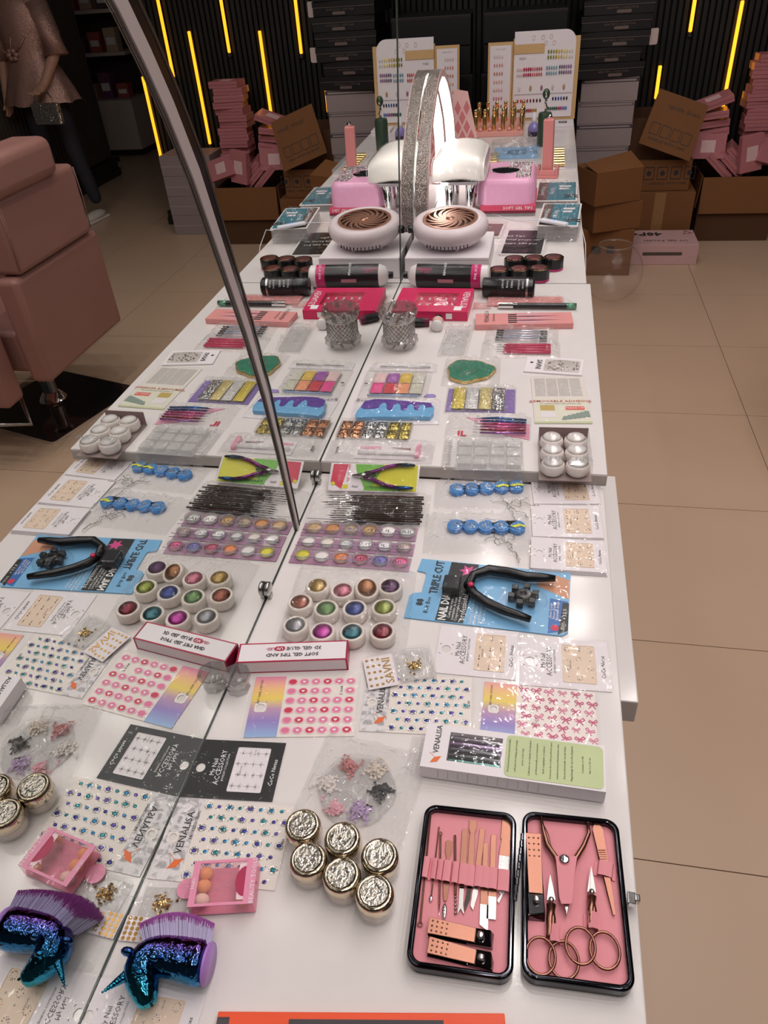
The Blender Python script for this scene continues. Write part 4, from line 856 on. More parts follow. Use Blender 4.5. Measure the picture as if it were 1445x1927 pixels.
text(t, 'TRIPLE CUT', -w * 0.355, h * 0.20, zz_, h * 0.135, INK, PI / 2, bold=0.025, sx=0.8); text(t, 'Bolt Bee', -w * 0.375, -h * 0.27, zz_, h * 0.075, INK, PI / 2); text(t, '88', -w * 0.425, -h * 0.24, zz_, h * 0.11, INK, PI / 2, bold=0.03)
text(t, 'NAIL DIAL', -w * 0.265, -h * 0.25, zz_, h * 0.125, WINK, PI / 2, bold=0.03, sx=0.8); text(t, 'professional', -w * 0.145, -h * 0.24, zz_, h * 0.095, WINK, PI / 2, sx=0.9)
for i, s in enumerate(('Corta unas triple', 'reemplazo de hojas', 'Coupe-ongles a trois')): text(t, s, -w * 0.225 + w * 0.022 * i, -h * 0.28, zz_, h * 0.045, WINK, PI / 2)
for i, s in enumerate(('Stainless steel body', 'with ergonomic grip', 'and three blades', 'press to cut tips')): text(t, s, -w * 0.09 + w * 0.026 * i, -h * 0.30, zz_, h * 0.05, WINK, PI / 2)
for i, s in enumerate(('New Design', 'Nuevo Diseno', 'Nouveau design')): text(t, s, w * 0.39 + w * 0.02 * i, -h * 0.14, zz_, h * 0.045, WINK, PI / 2)
text(t, '+ 3.5 %', w * 0.475, -h * 0.18, zz_, h * 0.055, WINK, PI / 2); text(t, 'No.Z1717', w * 0.47, -h * 0.40, zz_, h * 0.04, WINK, PI / 2)
def bl(u, v, z): q = T(u, v, TZ + z); d = Vector((q.x - cx, q.y - cy)); c, s = math.cos(-ang), math.sin(-ang); return Vector((d.x * c - d.y * s, d.x * s + d.y * c, z))
MB().tube([bl(u, v, 0.014) for u, v in ((880, 1105), (890, 1083), (920, 1073), (955, 1078), (990, 1086), (1020, 1087), (1045, 1089))], [0.007, 0.0075, 0.0085, 0.0085, 0.008, 0.007, 0.005], 12).build('upper_handle', BLACK, t, True)
MB().tube([bl(u, v, 0.014) for u, v in ((880, 1098), (892, 1118), (915, 1134), (945, 1148), (975, 1158), (998, 1166))], [0.007, 0.0075, 0.0075, 0.007, 0.0062, 0.005], 12).build('lower_handle', BLACK, t, True)
q = bl(850, 1102, 0.012); MB().cbox(q.x, q.y, 0.026, 0.030, 0.004, 0.020).build('cutter_head', mat('smoked_plastic', (0.03, 0.03, 0.035, 1), 0.15), t, bevel=0.002)
MB().cbox(q.x - 0.004, q.y, 0.036, 0.042, 0.002, 0.023).build('head_cover', FILMS, t, bevel=0.004)
q = bl(886, 1100, 0.022); MB().lathe([(0.0045, 0.018), (0.0045, 0.023), (0.003, 0.0245), (0, 0.0245)], q.x, q.y, 14).build('red_pivot', mat('pink_button', C(200, 50, 90), 0.25), t, True)
q = bl(985, 1120, 0.012); d = MB(); d.lathe([(0.013, 0.006), (0.013, 0.014), (0.010, 0.016), (0.005, 0.0165), (0.0045, 0.012)], q.x, q.y, 24)
for k in range(6): a = k * PI / 3 + 0.3; d.cbox(q.x + 0.018 * math.cos(a), q.y + 0.018 * math.sin(a), 0.010, 0.009, 0.005, 0.016)
d.build('star_dial', BLACK, t, bevel=0.001)
q2 = bl(940, 1115, 0.01)
bq = MB().ball((q.x, q.y, 0.003), 0.036, 0, 24, 12, 0.030, 0.019); bq.v = [(x, y, max(z, 0.0025)) for x, y, z in bq.v]; bq.build('dial_blister', FILMS, t, True)
MB().grid(-w / 2 + 0.004, w / 2 - 0.002, -h / 2 + 0.002, h / 2 - 0.002, 24, 14, lambda x, y: 0.0032 + 0.0004 * noise.noise(Vector((x * 50, y * 50, 1)))).build('blister_sheet', FILMS, t, True)
# -------------------------------------------------- bag of twelve glitter pots
POTW = mat('pot_white', C(232, 222, 214), 0.25, spec=0.6)
POTS = [((597, 1100), (200, 164, 92), 'gold', 'far left corner'), ((644, 1109), (206, 116, 140), 'pink', ''), ((687, 1102), (160, 104, 62), 'bronze', ''), ((734, 1101), (86, 40, 88), 'dark purple', ''), ((564, 1131), (160, 86, 66), 'copper', ''), ((613, 1143), (104, 142, 84), 'leaf green', ''),
        ((667, 1143), (48, 66, 142), 'royal blue', ''), ((722, 1141), (150, 160, 60), 'lime', ''), ((555, 1174), (170, 170, 176), 'silver', ''), ((606, 1186), (190, 66, 160), 'magenta', ''), ((662, 1187), (44, 104, 116), 'teal', ''), ((719, 1186), (140, 36, 58), 'crimson', '')]
for px, c, nm, _ in POTS:
    p = T(*px, TZ + 0.022); tilt = (0.35, 0.25) if nm == 'bronze' else (0.0, 0.0)
    t = thing('glitter_pot', 'white pot with a domed window of %s glitter in the clear bag' % nm, 'glitter pot', (p.x, p.y, TZ + 0.0008 + (0.006 if nm == 'bronze' else 0)), 0, 'glitter pots in the clear bag', rot=(tilt[0], tilt[1], 0))
    MB().lathe([(0.0150, 0), (0.0185, 0.003), (0.0192, 0.010), (0.0190, 0.0165), (0.0178, 0.0195), (0.0158, 0.0205), (0.0148, 0.0195)], n=28).build('pot', POTW, t, True)
    MB().lathe([(0.0150, 0.0190), (0.0135, 0.0215), (0.0100, 0.0240), (0.0050, 0.0256), (0, 0.026)], n=24).build('glitter_window', glitter('glitter_' + nm.replace(' ', '_'), C(*c, 0.5), C(*c, 1.1), 2600, 0.8, 0.22, 0.4), t, True)
    MATS['glitter_' + nm.replace(' ', '_')].node_tree.nodes['Principled BSDF'].inputs['Coat Weight'].default_value = 1.0
(cx, cy), ang, w, h = rect((560, 1062), (778, 1072), (765, 1222), (520, 1212), TZ + 0.01)
t = thing('pot_bag', 'crinkled clear bag stretched over twelve glitter pots', 'clear bag', (cx, cy, TZ + 0.0004), ang)
bag(t, w * 1.02, h * 1.02, 0.026, FILM, seed=8, amp=0.002, nx=40, ny=30, wr=50)
# -------------------------------------------------- three glitter palettes
PURT = mat('mauve_tray', C(176, 130, 160), 0.3); HOLO = mat('holo_print', (0.55, 0.5, 0.75, 1), 0.15, 0.9)
(cx, cy), ang, w, h = rect((556, 968), (790, 985), (778, 1078), (541, 1053), TZ)
PC = [[((176, 140, 104), 1), ((166, 110, 60), 1), ((150, 130, 110), 1), ((166, 130, 80), 1), ((236, 230, 228), 0), ((214, 208, 196), 1)],
      [((232, 226, 224), 0), ((226, 214, 208), 0), ((180, 176, 174), 1), ((238, 234, 234), 0), ((228, 222, 226), 0), ((170, 150, 146), 1)],
      [((230, 190, 40), 1), ((228, 220, 220), 0), ((250, 110, 60), 1), ((160, 56, 84), 1), ((96, 92, 150), 1), ((230, 80, 120), 1)]]
STR = [((576, 975), (786, 986), (782, 1008), (570, 998), 'gold and white glitter palette, farthest of three clear strips'), ((566, 1003), (781, 1015), (776, 1036), (559, 1022), 'white and silver glitter palette, middle of three clear strips'), ((555, 1027), (774, 1041), (769, 1066), (547, 1047), 'bright yellow and orange glitter palette, nearest of three clear strips')]
for s_, (a, b, c, d, l) in enumerate(STR):
    (px_, py_), an, w1, h1 = rect(a, b, c, d, TZ + 0.012)
    t = thing('glitter_palette', l, 'glitter palette', (px_, py_, TZ + 0.0005), an, 'glitter palettes')
    MB().box(-w1 / 2 - 0.004, w1 / 2, -h1 / 2 - 0.002, h1 / 2, 0, 0.0015).build('mauve_base', PURT, t)
    MB().box(-w1 / 2, w1 / 2, -h1 / 2, h1 / 2, 0.0025, 0.0122).build('clear_box', ACRYL, t, bevel=0.0006)
    r = min(w1 / 13.2, h1 * 0.46)
    for k in range(6):
        x = -w1 / 2 + w1 * (k + 0.5) / 6
        cup = MB().lathe([(r * 0.92, 0.0016), (r, 0.0105), (r * 0.93, 0.0105), (r * 0.88, 0.004)], x, 0, 18, cap=False).build('cup', film('cup_plastic', 0.15, 0.22, 20, 0.1, 0.06), t, True)
        col, gl = PC[s_][k]; nm = 'fill_%d_%d_%d' % col
        MB().lathe([(r * 0.88, 0.003), (r * 0.87, 0.0050), (r * 0.5, 0.0056), (0, 0.0054)], x, 0, 16).build('glitter_fill', glitter(nm, C(*col), None, 1800, 0.4, 0.35, 0.5) if gl else mat(nm, C(*col), 0.6), cup, True)
    text(t, 'BEAUTIFUL NAIL', w1 * 0.19, -h1 * 0.28, 0.0127, h1 * 0.36, HOLO, sx=1.3)
    b_ = MB(); b_.box(-w1 / 2, w1 / 2, h1 / 2 - 0.0012, h1 / 2, 0.0122, 0.0126); b_.box(-w1 / 2, w1 / 2, -h1 / 2, -h1 / 2 + 0.0012, 0.0122, 0.0126)
    b_.build('holo_edge', mat('holo_strip', (0.5, 0.6, 0.7, 1), 0.2, 1.0), t)
# -------------------------------------------------- bag of brown-handled brushes
(cx, cy), ang, w, h = rect((600, 930), (803, 934), (800, 992), (570, 985), TZ)
BRN = mat('brown_lacquer', (0.035, 0.014, 0.009, 1), 0.12, coat=0.5); HAIR = mat('brush_hair', (0.03, 0.02, 0.016, 1), 0.7); R = random.Random(3)
for k in range(13):
    f = k / 12.0; u0 = 612 + R.uniform(-6, 26) - 10 * f; v0 = 932 + 50 * f; u1 = 797 - 4 * f + R.uniform(-3, 3); v1 = 936 + 50 * f
    z = 0.004 + (0.006 if k % 2 else 0.0); a, b = T(u0, v0, TZ + z), T(u1, v1, TZ + z); d = b - a; L = d.length
    t = thing('nail_brush', 'slim brown-handled nail brush in the clear bag by the palettes', 'brush', ((a.x + b.x) / 2, (a.y + b.y) / 2, TZ + z), math.atan2(d.y, d.x), 'brown nail brushes in the bag')
    MB().tube([(-L * 0.22, 0, 0), (-L * 0.1, 0, 0), (L * 0.3, 0, 0), (L / 2, 0, 0)], [0.0022, 0.0028, 0.0026, 0.0018], 8).build('handle', BRN, t, True)
    MB().tube([(-L * 0.43, 0, 0), (-L * 0.22, 0, 0)], [0.0013, 0.0024], 8).build('ferrule', CHROME, t, True)
    MB().tube([(-L * 0.5, 0, 0), (-L * 0.43, 0, 0)], [0.0002, 0.0012], 6).build('bristle_tip', HAIR, t, True)
t = thing('brush_bag', 'clear bag covering the brown-handled nail brushes', 'clear bag', (cx, cy, TZ + 0.0004), ang)
bag(t, w * 1.06, h * 1.05, 0.014, FILM, seed=12, amp=0.0016, nx=36, ny=16)
# -------------------------------------------------- two bags with blue jelly cases and chains
BLU = film('blue_jelly', 0.05, 0.0, 30, 0.2, 0.06, (0.10, 0.42, 0.86)); BLUS = mat('blue_base', C(50, 140, 220), 0.2, spec=0.6); YEL = mat('acid_yellow', C(226, 232, 40), 0.4)
CHN = mat('chain_silver', (0.55, 0.52, 0.5, 1), 0.2, 1.0)
def chain_bag(cs, label, jl, jr, ch, seed, yk):
    (cx, cy), ang, w, h = rect(*cs, TZ); R = random.Random(seed)
    t = thing('chain_bag', label, 'charm bag', (cx, cy, TZ + 0.0005), ang, 'bags of blue jelly cases and chains')
    def lc(u, v): q = T(u, v, TZ + 0.006); d = Vector((q.x - cx, q.y - cy)); c, s = math.cos(-ang), math.sin(-ang); return Vector((d.x * c - d.y * s, d.x * s + d.y * c))
    a, b = lc(*jl), lc(*jr); n = 5; r = (b - a).length / 10.0; d = (b - a).normalized(); nn = Vector((-d.y, d.x))
    top = []; bot = []
    for k in range(n):
        c = a + d * (r + 2 * r * k)
        for i in range(9): q = PI - PI * i / 8; top.append(tuple(c + d * (r * 1.04 * math.cos(q)) + nn * (r * 1.15 * math.sin(q))))
        for i in range(9): q = PI + PI * i / 8; bot.append(tuple(c + d * (r * 1.04 * math.cos(q)) + nn * (r * 1.15 * math.sin(q))))
    P = top + bot[::-1]
    j = MB().prism(P, 0.0008, 0.009).build('blue_case', BLUS, t, bevel=0.001)
    for k in range(n):
        c = a + d * (r + 2 * r * k)
        MB().lathe([(r * 0.86, 0.0092), (r * 0.82, 0.0097), (0, 0.0099)], c.x, c.y, 16).build('round_lid', mat('blue_clear_lid', C(88, 150, 214), 0.06, spec=0.8, coat=1.0), j, True)
        g = MB()
        for i in range(8): x, y = R.gauss(0, r * 0.3), R.gauss(0, r * 0.3); g.ball((c.x + x, c.y + y, 0.0102), r * 0.12, 0, 5, 4)
        g.build('tiny_beads', PEARL if k > 1 else CHN, j, True)
        if k in yk: MB().poly([(c.x - r * .95, c.y - r * .25), (c.x - r * .3, c.y - r * .55), (c.x + r * .3, c.y - r * .2), (c.x + r * .95, c.y - r * .5), (c.x + r * .95, c.y - r * .05), (c.x + r * .2, c.y + r * .2), (c.x - r * .4, c.y - r * .1)], 0.0116).build('yellow_slip', YEL, j)
    for q in range(7):
        c0 = lc(ch[0] + R.uniform(-16, 16), ch[1] + R.uniform(-6, 6)); p = []; an = R.uniform(0, 6)
        for k in range(14): an += R.uniform(-0.9, 0.9); c0 = c0 + Vector((math.cos(an), math.sin(an))) * 0.0035; p.append((c0.x, c0.y, 0.0025 + 0.003 * R.random()))
        g = MB()
        for x in p: g.ball(x, 0.0011, 0, 5, 4, 0.0008, 0.0008)
        g.tube(p, 0.0005, 4); g.build('chain', CHN, t, True)
    bag(t, w, h, 0.0125, FILM2, seed=seed, amp=0.0028, nx=36, ny=20)
chain_bag([(826, 910), (996, 908), (997, 962), (808, 957)], 'bag with blue scalloped case and chains, farther of the two', (846, 922), (985, 915), (965, 948), 31, (3, 4))
chain_bag([(806, 971), (998, 970), (998, 1048), (790, 1042)], 'bag with blue scalloped case and chains, nearer the blister card', (842, 990), (988, 993), (955, 1022), 32, (4,))
# ================================================================== middle table
def pack(name, label, cat, cs, z=HM, group=None, lift=0.0005):
    (cx, cy), ang, w, h = rect(*cs, z)
    t = thing(name, label, cat, (cx, cy, z + lift), ang, group)
    c, s = math.cos(-ang), math.sin(-ang)
    def lc(u, v, zz=0.0):
        q = T(u, v, z + zz); d = Vector((q.x - cx, q.y - cy)); return (d.x * c - d.y * s, d.x * s + d.y * c, zz)
    return t, w, h, lc
# nipper packet, leaning from the near table up onto the middle one
a, b = T(628, 874, HM + 0.003), T(787, 877, HM + 0.003); c, d = T(784, 930, TZ + 0.003), T(608, 924, TZ + 0.003)
ctr = (a + b + c + d) / 4; ax = ((b - a) + (c - d)).normalized(); ay = ((a - d) + (b - c)); ay = (ay - ax * ay.dot(ax)).normalized(); az = ax.cross(ay)
w = ((b - a).length + (c - d).length) / 2; h = ((a - d).length + (b - c).length) / 2
ctr = ctr + az * 0.004 + ax * 0.003
t = thing('nipper_packet', 'green and yellow packet with purple rainbow cuticle nipper', 'nipper packet', ctr, rot=Matrix((ax, ay, az)).transposed().to_euler())
NG = mat('green_print', C(110, 180, 60), 0.35); NY = mat('yellow_print', C(214, 206, 40), 0.35)
MB().box(-w / 2, w / 2, -h / 2, h / 2, 0, 0.0008).build('card', PAPER, t)
b_ = MB(); b_.poly([(-w * .47, h * .46), (-w * .30, h * .46), (-w * .35, -h * .44), (-w * .48, -h * .2)], 0.0011, 0)
b_.poly([(-w * .22, h * .47), (w * .1, h * .47), (-w * .02, -h * .47), (-w * .08, -h * .47), (-w * .2, h * .2)], 0.0011, 1); b_.poly([(w * .0, h * .47), (w * .48, h * .47), (w * .48, -h * .47), (-w * .06, -h * .47), (-w * .02, h * .1)], 0.0010, 2); b_.poly([(-w * .1, -h * .3), (w * .3, -h * .30), (w * .3, -h * .47), (-w * .1, -h * .47)], 0.0012, 1)
b_.poly([(-w * .34, -h * .28), (-w * .28, -h * .28), (-w * .28, -h * .42), (-w * .34, -h * .42)], 0.0013, 2); b_.disc(-w * .45, -h * .25, 0.004, 0.0014, 2, 10)
b_.build('card_print', [RDR, NG, NY], t)
text(t, 'BEAUTY CARE', -w * 0.285, h * 0.15, 0.0014, h * 0.10, RDR, PI / 2); text(t, 'STRAWBERRIES', w * 0.08, -h * 0.36, 0.0016, h * 0.13, mat('dark_green_ink', C(40, 84, 30), 0.5), bold=0.01); text(t, 'Nail', -w * 0.2, -h * 0.34, 0.0015, h * 0.12, INK)
NIP = mat('rainbow_purple', C(120, 30, 110), 0.15, 0.9); NIB = mat('rainbow_blue', C(40, 90, 150), 0.15, 0.9); NIG = mat('rainbow_teal', C(40, 60, 80), 0.15, 0.9)
for sg in (1, -1):
    P = [(-w * 0.10, sg * h * 0.06), (w * 0.0, sg * h * 0.14), (w * 0.14, sg * h * 0.32), (w * 0.26, sg * h * 0.40)]
    MB().tube([(x, y + h * 0.02, 0.006) for x, y in P], [0.0045, 0.004, 0.0038, 0.0036], 9).build('handle', NIP, t, True)
    MB().tube([(x, y + h * 0.02, 0.006) for x, y in ((w * 0.26, sg * h * 0.40), (w * 0.35, sg * h * 0.41), (w * 0.45, sg * h * 0.40))], [0.0036, 0.004, 0.002], 9).build('handle_end', NIG if sg > 0 else NIB, t, True)
MB().tube([(-w * 0.24, h * 0.02, 0.005), (-w * 0.14, h * 0.02, 0.006), (-w * 0.08, h * 0.02, 0.006)], [0.002, 0.005, 0.0055], 9).build('jaw', STEEL, t, True)
MB().tube([(-w * 0.02, h * 0.08, 0.006), (w * 0.03, h * 0.02, 0.006), (-w * 0.02, -h * 0.04, 0.006)], 0.0012, 6).build('spring', NIP, t, True)
bag(t, w * 1.02, h * 1.04, 0.0105, FILM, seed=41, amp=0.0012)
# -------------------------------------------------- flat packs on the middle table
t, w, h, lc = pack('pen_pack', 'white blister bag with a brush pen and pink label by the mirror', 'pen pack', [(628, 830), (818, 838), (815, 872), (606, 868)])
MB().cbox(w * 0.08, 0, w * 0.62, h * 0.72, 0, 0.0012).build('card', PAPER, t)
MB().tube([(-w * 0.2, -h * 0.12, 0.005), (w * 0.36, -h * 0.12, 0.005)], 0.0042, 10).build('pen', mat('pearl_white', C(236, 230, 230), 0.2, spec=0.7), t, True)
MB().poly(rrect(w * 0.2, h * 0.14, 0.001, 2, -w * 0.1, h * 0.2), 0.0016).build('pink_label', PKR, t); MB().box(w * 0.335, w * 0.375, -h * 0.3, h * 0.3, 0.0013, 0.0096).build('pink_end', PKR, t)
MB().tube([(w * 0.1, h * 0.2, 0.003), (w * 0.28, h * 0.14, 0.003)], [0.0006, 0.0018], 6).build('brush_tip', ROSE, t, True); text(t, 'Makeup brush', -w * 0.1, h * 0.2, 0.0019, h * 0.1, WINK)
MB().cbox(-w * 0.41, 0, 0.004, h * 0.26, 0.0034, 0.0042).build('hang_slot', mat('slot_dark', (0.09, 0.07, 0.06, 1), 0.5), t)
bag(t, w, h * 1.08, 0.010, MILKY, seed=42, amp=0.0015)
def cell_case(t, x0, x1, y0, y1, z0, z1, nx, ny, fn, wall=0.0012, m=None):
    b = MB(); b.box(x0, x1, y0, y1, z0, z0 + 0.0008); b.build('case_floor', MILKY, t)
    for i in range(nx + 1):
        x = x0 + (x1 - x0) * i / nx; MB().box(x - wall / 2, x + wall / 2, y0, y1, z0 + 0.0009, z1).build('case_wall', m or ACRYL, t)
    for j in range(ny + 1):
        y = y0 + (y1 - y0) * j / ny; MB().box(x0, x1, y - wall / 2, y + wall / 2, z0 + 0.0009, z1).build('case_wall', m or ACRYL, t)
    for i in range(nx):
        for j in range(ny):
            q = fn(i, j)
            if not q: continue
            xa, xb = x0 + (x1 - x0) * i / nx + wall, x0 + (x1 - x0) * (i + 1) / nx - wall; ya, yb = y0 + (y1 - y0) * j / ny + wall, y0 + (y1 - y0) * (j + 1) / ny - wall
            mm, hh = q
            MB().grid(xa, xb, ya, yb, 8, 6, lambda x, y: z0 + 0.001 + (z1 - z0) * hh * (1 - 0.5 * max(abs(2 * (x - xa) / (xb - xa) - 1), abs(2 * (y - ya) / (yb - ya) - 1)) ** 3) + 0.0006 * noise.noise(Vector((x * 500, y * 500, i)))).build('compartment_fill', mm, t, True)
t, w, h, lc = pack('foil_flake_case', 'clear case of copper, silver and gold foil flakes', 'foil case', [(644, 796), (776, 800), (772, 832), (634, 828)])
FC = glitter('copper_flake', C(206, 120, 80), None, 700, 1.0, 0.22, 0.8); FS = glitter('silver_flake', C(190, 186, 186), None, 700, 1.0, 0.22, 0.8); FG = glitter('gold_flake', C(206, 156, 70), None, 700, 1.0, 0.22, 0.8)
cell_case(t, -w / 2, w / 2, -h / 2, h / 2, 0, 0.011, 6, 2, lambda i, j: ((FC, FC, FS, FS, FG, FG)[i], 0.85)); MB().box(-w / 2, w / 2, -h / 2, h / 2, 0.0112, 0.012).build('lid', FILMS, t)
# drip-pattern nail file
t, w, h, lc = pack('drip_file', 'thick nail file with purple drips over sky blue, in a bag', 'nail file', [(672, 757), (835, 752), (822, 802), (650, 798)])
LB = mat('file_blue', C(112, 176, 222), 0.3); PU = mat('file_purple', C(92, 52, 150), 0.3); fw, fh = w * 0.86, h * 0.78
P = [(fw * x, fh * y) for x, y in ((-.5, -.35), (-.47, -.48), (-.2, -.44), (0, -.47), (.3, -.44), (.46, -.46), (.5, -.25), (.5, .05), (.47, .25), (.3, .3), (.1, .38), (-.1, .46), (-.3, .48), (-.43, .36), (-.46, .1), (-.5, -.15))]
MB().prism(P, 0.001, 0.011).build('file_body', LB, t, bevel=0.002)
D = [(-.46, .05), (-.43, .36), (-.3, .48), (-.1, .46), (.1, .38), (.3, .3), (.47, .25), (.49, .02), (.40, .0), (.385, .12), (.36, .2), (.325, .12), (.31, -.10), (.28, -.14), (.25, -.08), (.235, .14), (.20, .22), (.165, .12), (.15, -.12), (.11, -.16), (.075, -.1), (.06, .15), (.02, .25), (-.02, .15), (-.04, -.08), (-.075, -.14), (-.11, -.06), (-.125, .2), (-.165, .3), (-.205, .2), (-.225, .0), (-.3, -.06), (-.42, -.06)]
bb = MB(); bb.prism([(fw * x * 0.985, fh * y * 0.97) for x, y in D], 0.0111, 0.0118); bb.build('purple_drips', PU, t)
text(t, 'Beauty', -w * 0.36, h * 0.46, 0.0035, h * 0.16, INK, -0.1)
MB().box(-w / 2, w / 2, -h / 2, h / 2, 0, 0.0008).build('backing_card', PAPER, t)
bag(t, w, h, 0.0125, FILM, seed=43, amp=0.0012)
t = None
t, w, h, lc = pack('ink_brush_bag', 'short lavender brush mark card peeking from the drip file bag', 'card', [(798, 742), (822, 743), (820, 750), (797, 749)], lift=0.0008)
MB().prism([(-w / 2, -h * .3), (w * .1, -h / 2), (w / 2, -h * .1), (w * .3, h / 2), (-w * .3, h * .4)], 0, 0.001).build('lavender_card', mat('lavender_print', C(150, 130, 190), 0.4), t)
# colour powder set in a bag
t, w, h, lc = pack('powder_set', 'bagged clear case of pink, purple, red and orange powders', 'powder set', [(700, 702), (810, 704), (800, 752), (668, 750)])
PCOL = [[(224, 70, 140), (224, 190, 190)], [(196, 60, 70), (150, 80, 160)], [(226, 150, 110), (214, 180, 80)], [(200, 196, 180), (206, 202, 190)]]
cell_case(t, -w * 0.36, w * 0.44, -h * 0.38, h * 0.42, 0.001, 0.011, 4, 2, lambda i, j: (mat('powder_%d_%d' % (i, j), C(*PCOL[i][j]), 0.7), 0.7))
MB().tube([(-w * .38, -h * .44, 0.004), (w * .40, -h * .42, 0.004)], 0.0022, 8).build('blue_stick', mat('blue_stick', C(150, 170, 206), 0.3), t, True)
bag(t, w * 1.06, h * 1.1, 0.0115, FILM, seed=44, amp=0.002)
MB().cbox(-w * 0.46, h * 0.0, 0.007, 0.004, 0.0045, 0.0052).build('hang_slot', mat('slot_dark'), t)
# slim tool pack
t, w, h, lc = pack('slim_tool_pack', 'narrow clear pack holding one thin steel tool', 'tool pack', [(706, 687), (824, 688), (822, 702), (690, 699)])
MB().tube([(-w * .36, 0, 0.004), (w * .4, 0, 0.004)], [0.0014, 0.002], 8).build('steel_tool', STEEL, t, True); MB().box(-w / 2, w / 2, -h * .4, h * .4, 0, 0.0008).build('backing_card', PAPER, t); bag(t, w, h * 1.2, 0.006, MILKY, seed=45, amp=0.001, ny=8)
# green agate slice
t, w, h, lc = pack('agate_slab', 'green resin slab with a gold rim in a clear bag', 'resin slab', [(838, 682), (925, 682), (922, 724), (838, 722)])
P = []
for k in range(36): a = 2 * PI * k / 36; r = 1 + 0.06 * math.sin(3 * a + 1) + 0.04 * math.sin(7 * a); P.append((w * 0.52 * r * math.cos(a) * (1 + 0.1 * math.cos(a)), h * 0.5 * r * math.sin(a)))
MB().prism(P, 0.0008, 0.007).build('gold_rim', glitter('gold_rim', C(196, 150, 80), None, 900, 1.0, 0.25, 0.6), t); MB().prism([(x * 0.95, y * 0.92) for x, y in P], 0.007, 0.0078).build('green_face', mat('agate_green', C(38, 128, 100), 0.12, noise_amt=0.15, nscale=15, coat=0.6), t)
g = MB()
for a, x in ((0.5, -0.1), (0.75, 0.0), (1.2, -0.18), (0.6, 0.08)): g.tube([(w * x, -h * .25, 0.0082), (w * x + w * .22 * math.cos(a), -h * .25 + h * .5 * math.sin(a), 0.0082)], 0.0005, 4)
g.build('gold_lines', GOLD, t); bag(t, w * 1.25, h * 1.3, 0.009, FILM2, seed=46, amp=0.002, cx=w * 0.08)
# rhinestone case on purple card
t, w, h, lc = pack('rhinestone_case', 'bagged clear case of gold flakes, beads and rhinestones on purple card', 'bead case', [(846, 730), (972, 732), (966, 780), (836, 778)])
MB().cbox(0, 0, w, h * 0.9, 0, 0.0008).build('purple_card', mat('purple_card', C(136, 110, 176), 0.4), t)
BD = [glitter('yellow_bead', C(206, 160, 40), None, 900, 0.4, 0.3, 0.5), glitter('clear_bead', C(214, 206, 204), None, 900, 0.3, 0.2, 0.5), glitter('amber_bead', C(226, 170, 110), None, 900, 0.5, 0.25, 0.5), glitter('silver_bead', C(186, 182, 182), None, 500, 0.9, 0.2, 0.7)]
cell_case(t, -w * 0.42, w * 0.36, -h * 0.42, h * 0.44, 0.001, 0.012, 4, 1, lambda i, j: (BD[i], 0.7)); bag(t, w * 1.04, h * 1.1, 0.0125, FILM, seed=47, amp=0.0015)
# bag of coloured dotting pens
t, w, h, lc = pack('dotting_pen_bag', 'clear bag of blue, pink and purple dotting pens with pink card', 'pen bag', [(848, 784), (1003, 788), (996, 830), (830, 824)])
MB().prism([(-w * .28, h * .47), (w * .48, h * .2), (w * .48, -h * .47), (w * .2, -h * .3)], 0, 0.0008).build('pink_card', mat('pink_card', C(224, 150, 176), 0.4), t)
for k, col in enumerate(((60, 110, 170), (50, 80, 140), (190, 70, 130), (200, 90, 150), (150, 40, 70), (160, 110, 170))):
    y = h * (0.32 - 0.13 * k); m = mat('pen_colour_%d' % k, C(*col), 0.15, 0.7)
    p = MB().tube([(-w * .08, y, 0.006), (w * .1, y * 1.05, 0.007), (w * .44, y * 0.9, 0.006)], [0.002, 0.0028, 0.0024], 8).build('pen', m, t, True)
    MB().tube([(-w * .17, y * 0.95, 0.006), (-w * .08, y, 0.006)], [0.0006, 0.0016], 6).build('pen_tip', CHROME, p, True)
text(t, 'IL', -w * 0.30, -h * 0.3, 0.0012, h * 0.3, RDR, bold=0.03)
bag(t, w, h * 1.08, 0.0105, FILM, seed=48, amp=0.002, nx=34)
# clear nail-tip case in zip bag
t, w, h, lc = pack('nail_tip_case', 'large clear moulded case in a zip bag, beside the dotting pens', 'clear case', [(840, 828), (986, 832), (984, 888), (824, 886)])
bx = MB()
for i in range(4):
    for j in range(3): bx.cbox(w * (-0.22 + 0.20 * i), h * (-0.3 + 0.3 * j), w * 0.17, h * 0.25, 0.001, 0.011)
bx.build('moulded_cells', film('tip_plastic', 0.06, 0.30, 40, 0.3, 0.1), t, bevel=0.002)
MB().cbox(w * 0.08, 0, w * 0.82, h * 0.96, 0, 0.001).build('case_base', MILKY, t); text(t, 'Beautiful nail Art', -w * 0.41, 0, 0.0075, h * 0.13, GREYINK, PI / 2)
bag(t, w, h * 1.04, 0.013, FILM2, seed=49, amp=0.0015); MB().cbox(-w * 0.46, 0, 0.0025, h * 0.94, 0.004, 0.0048).build('zip_seal', MILKY, t)
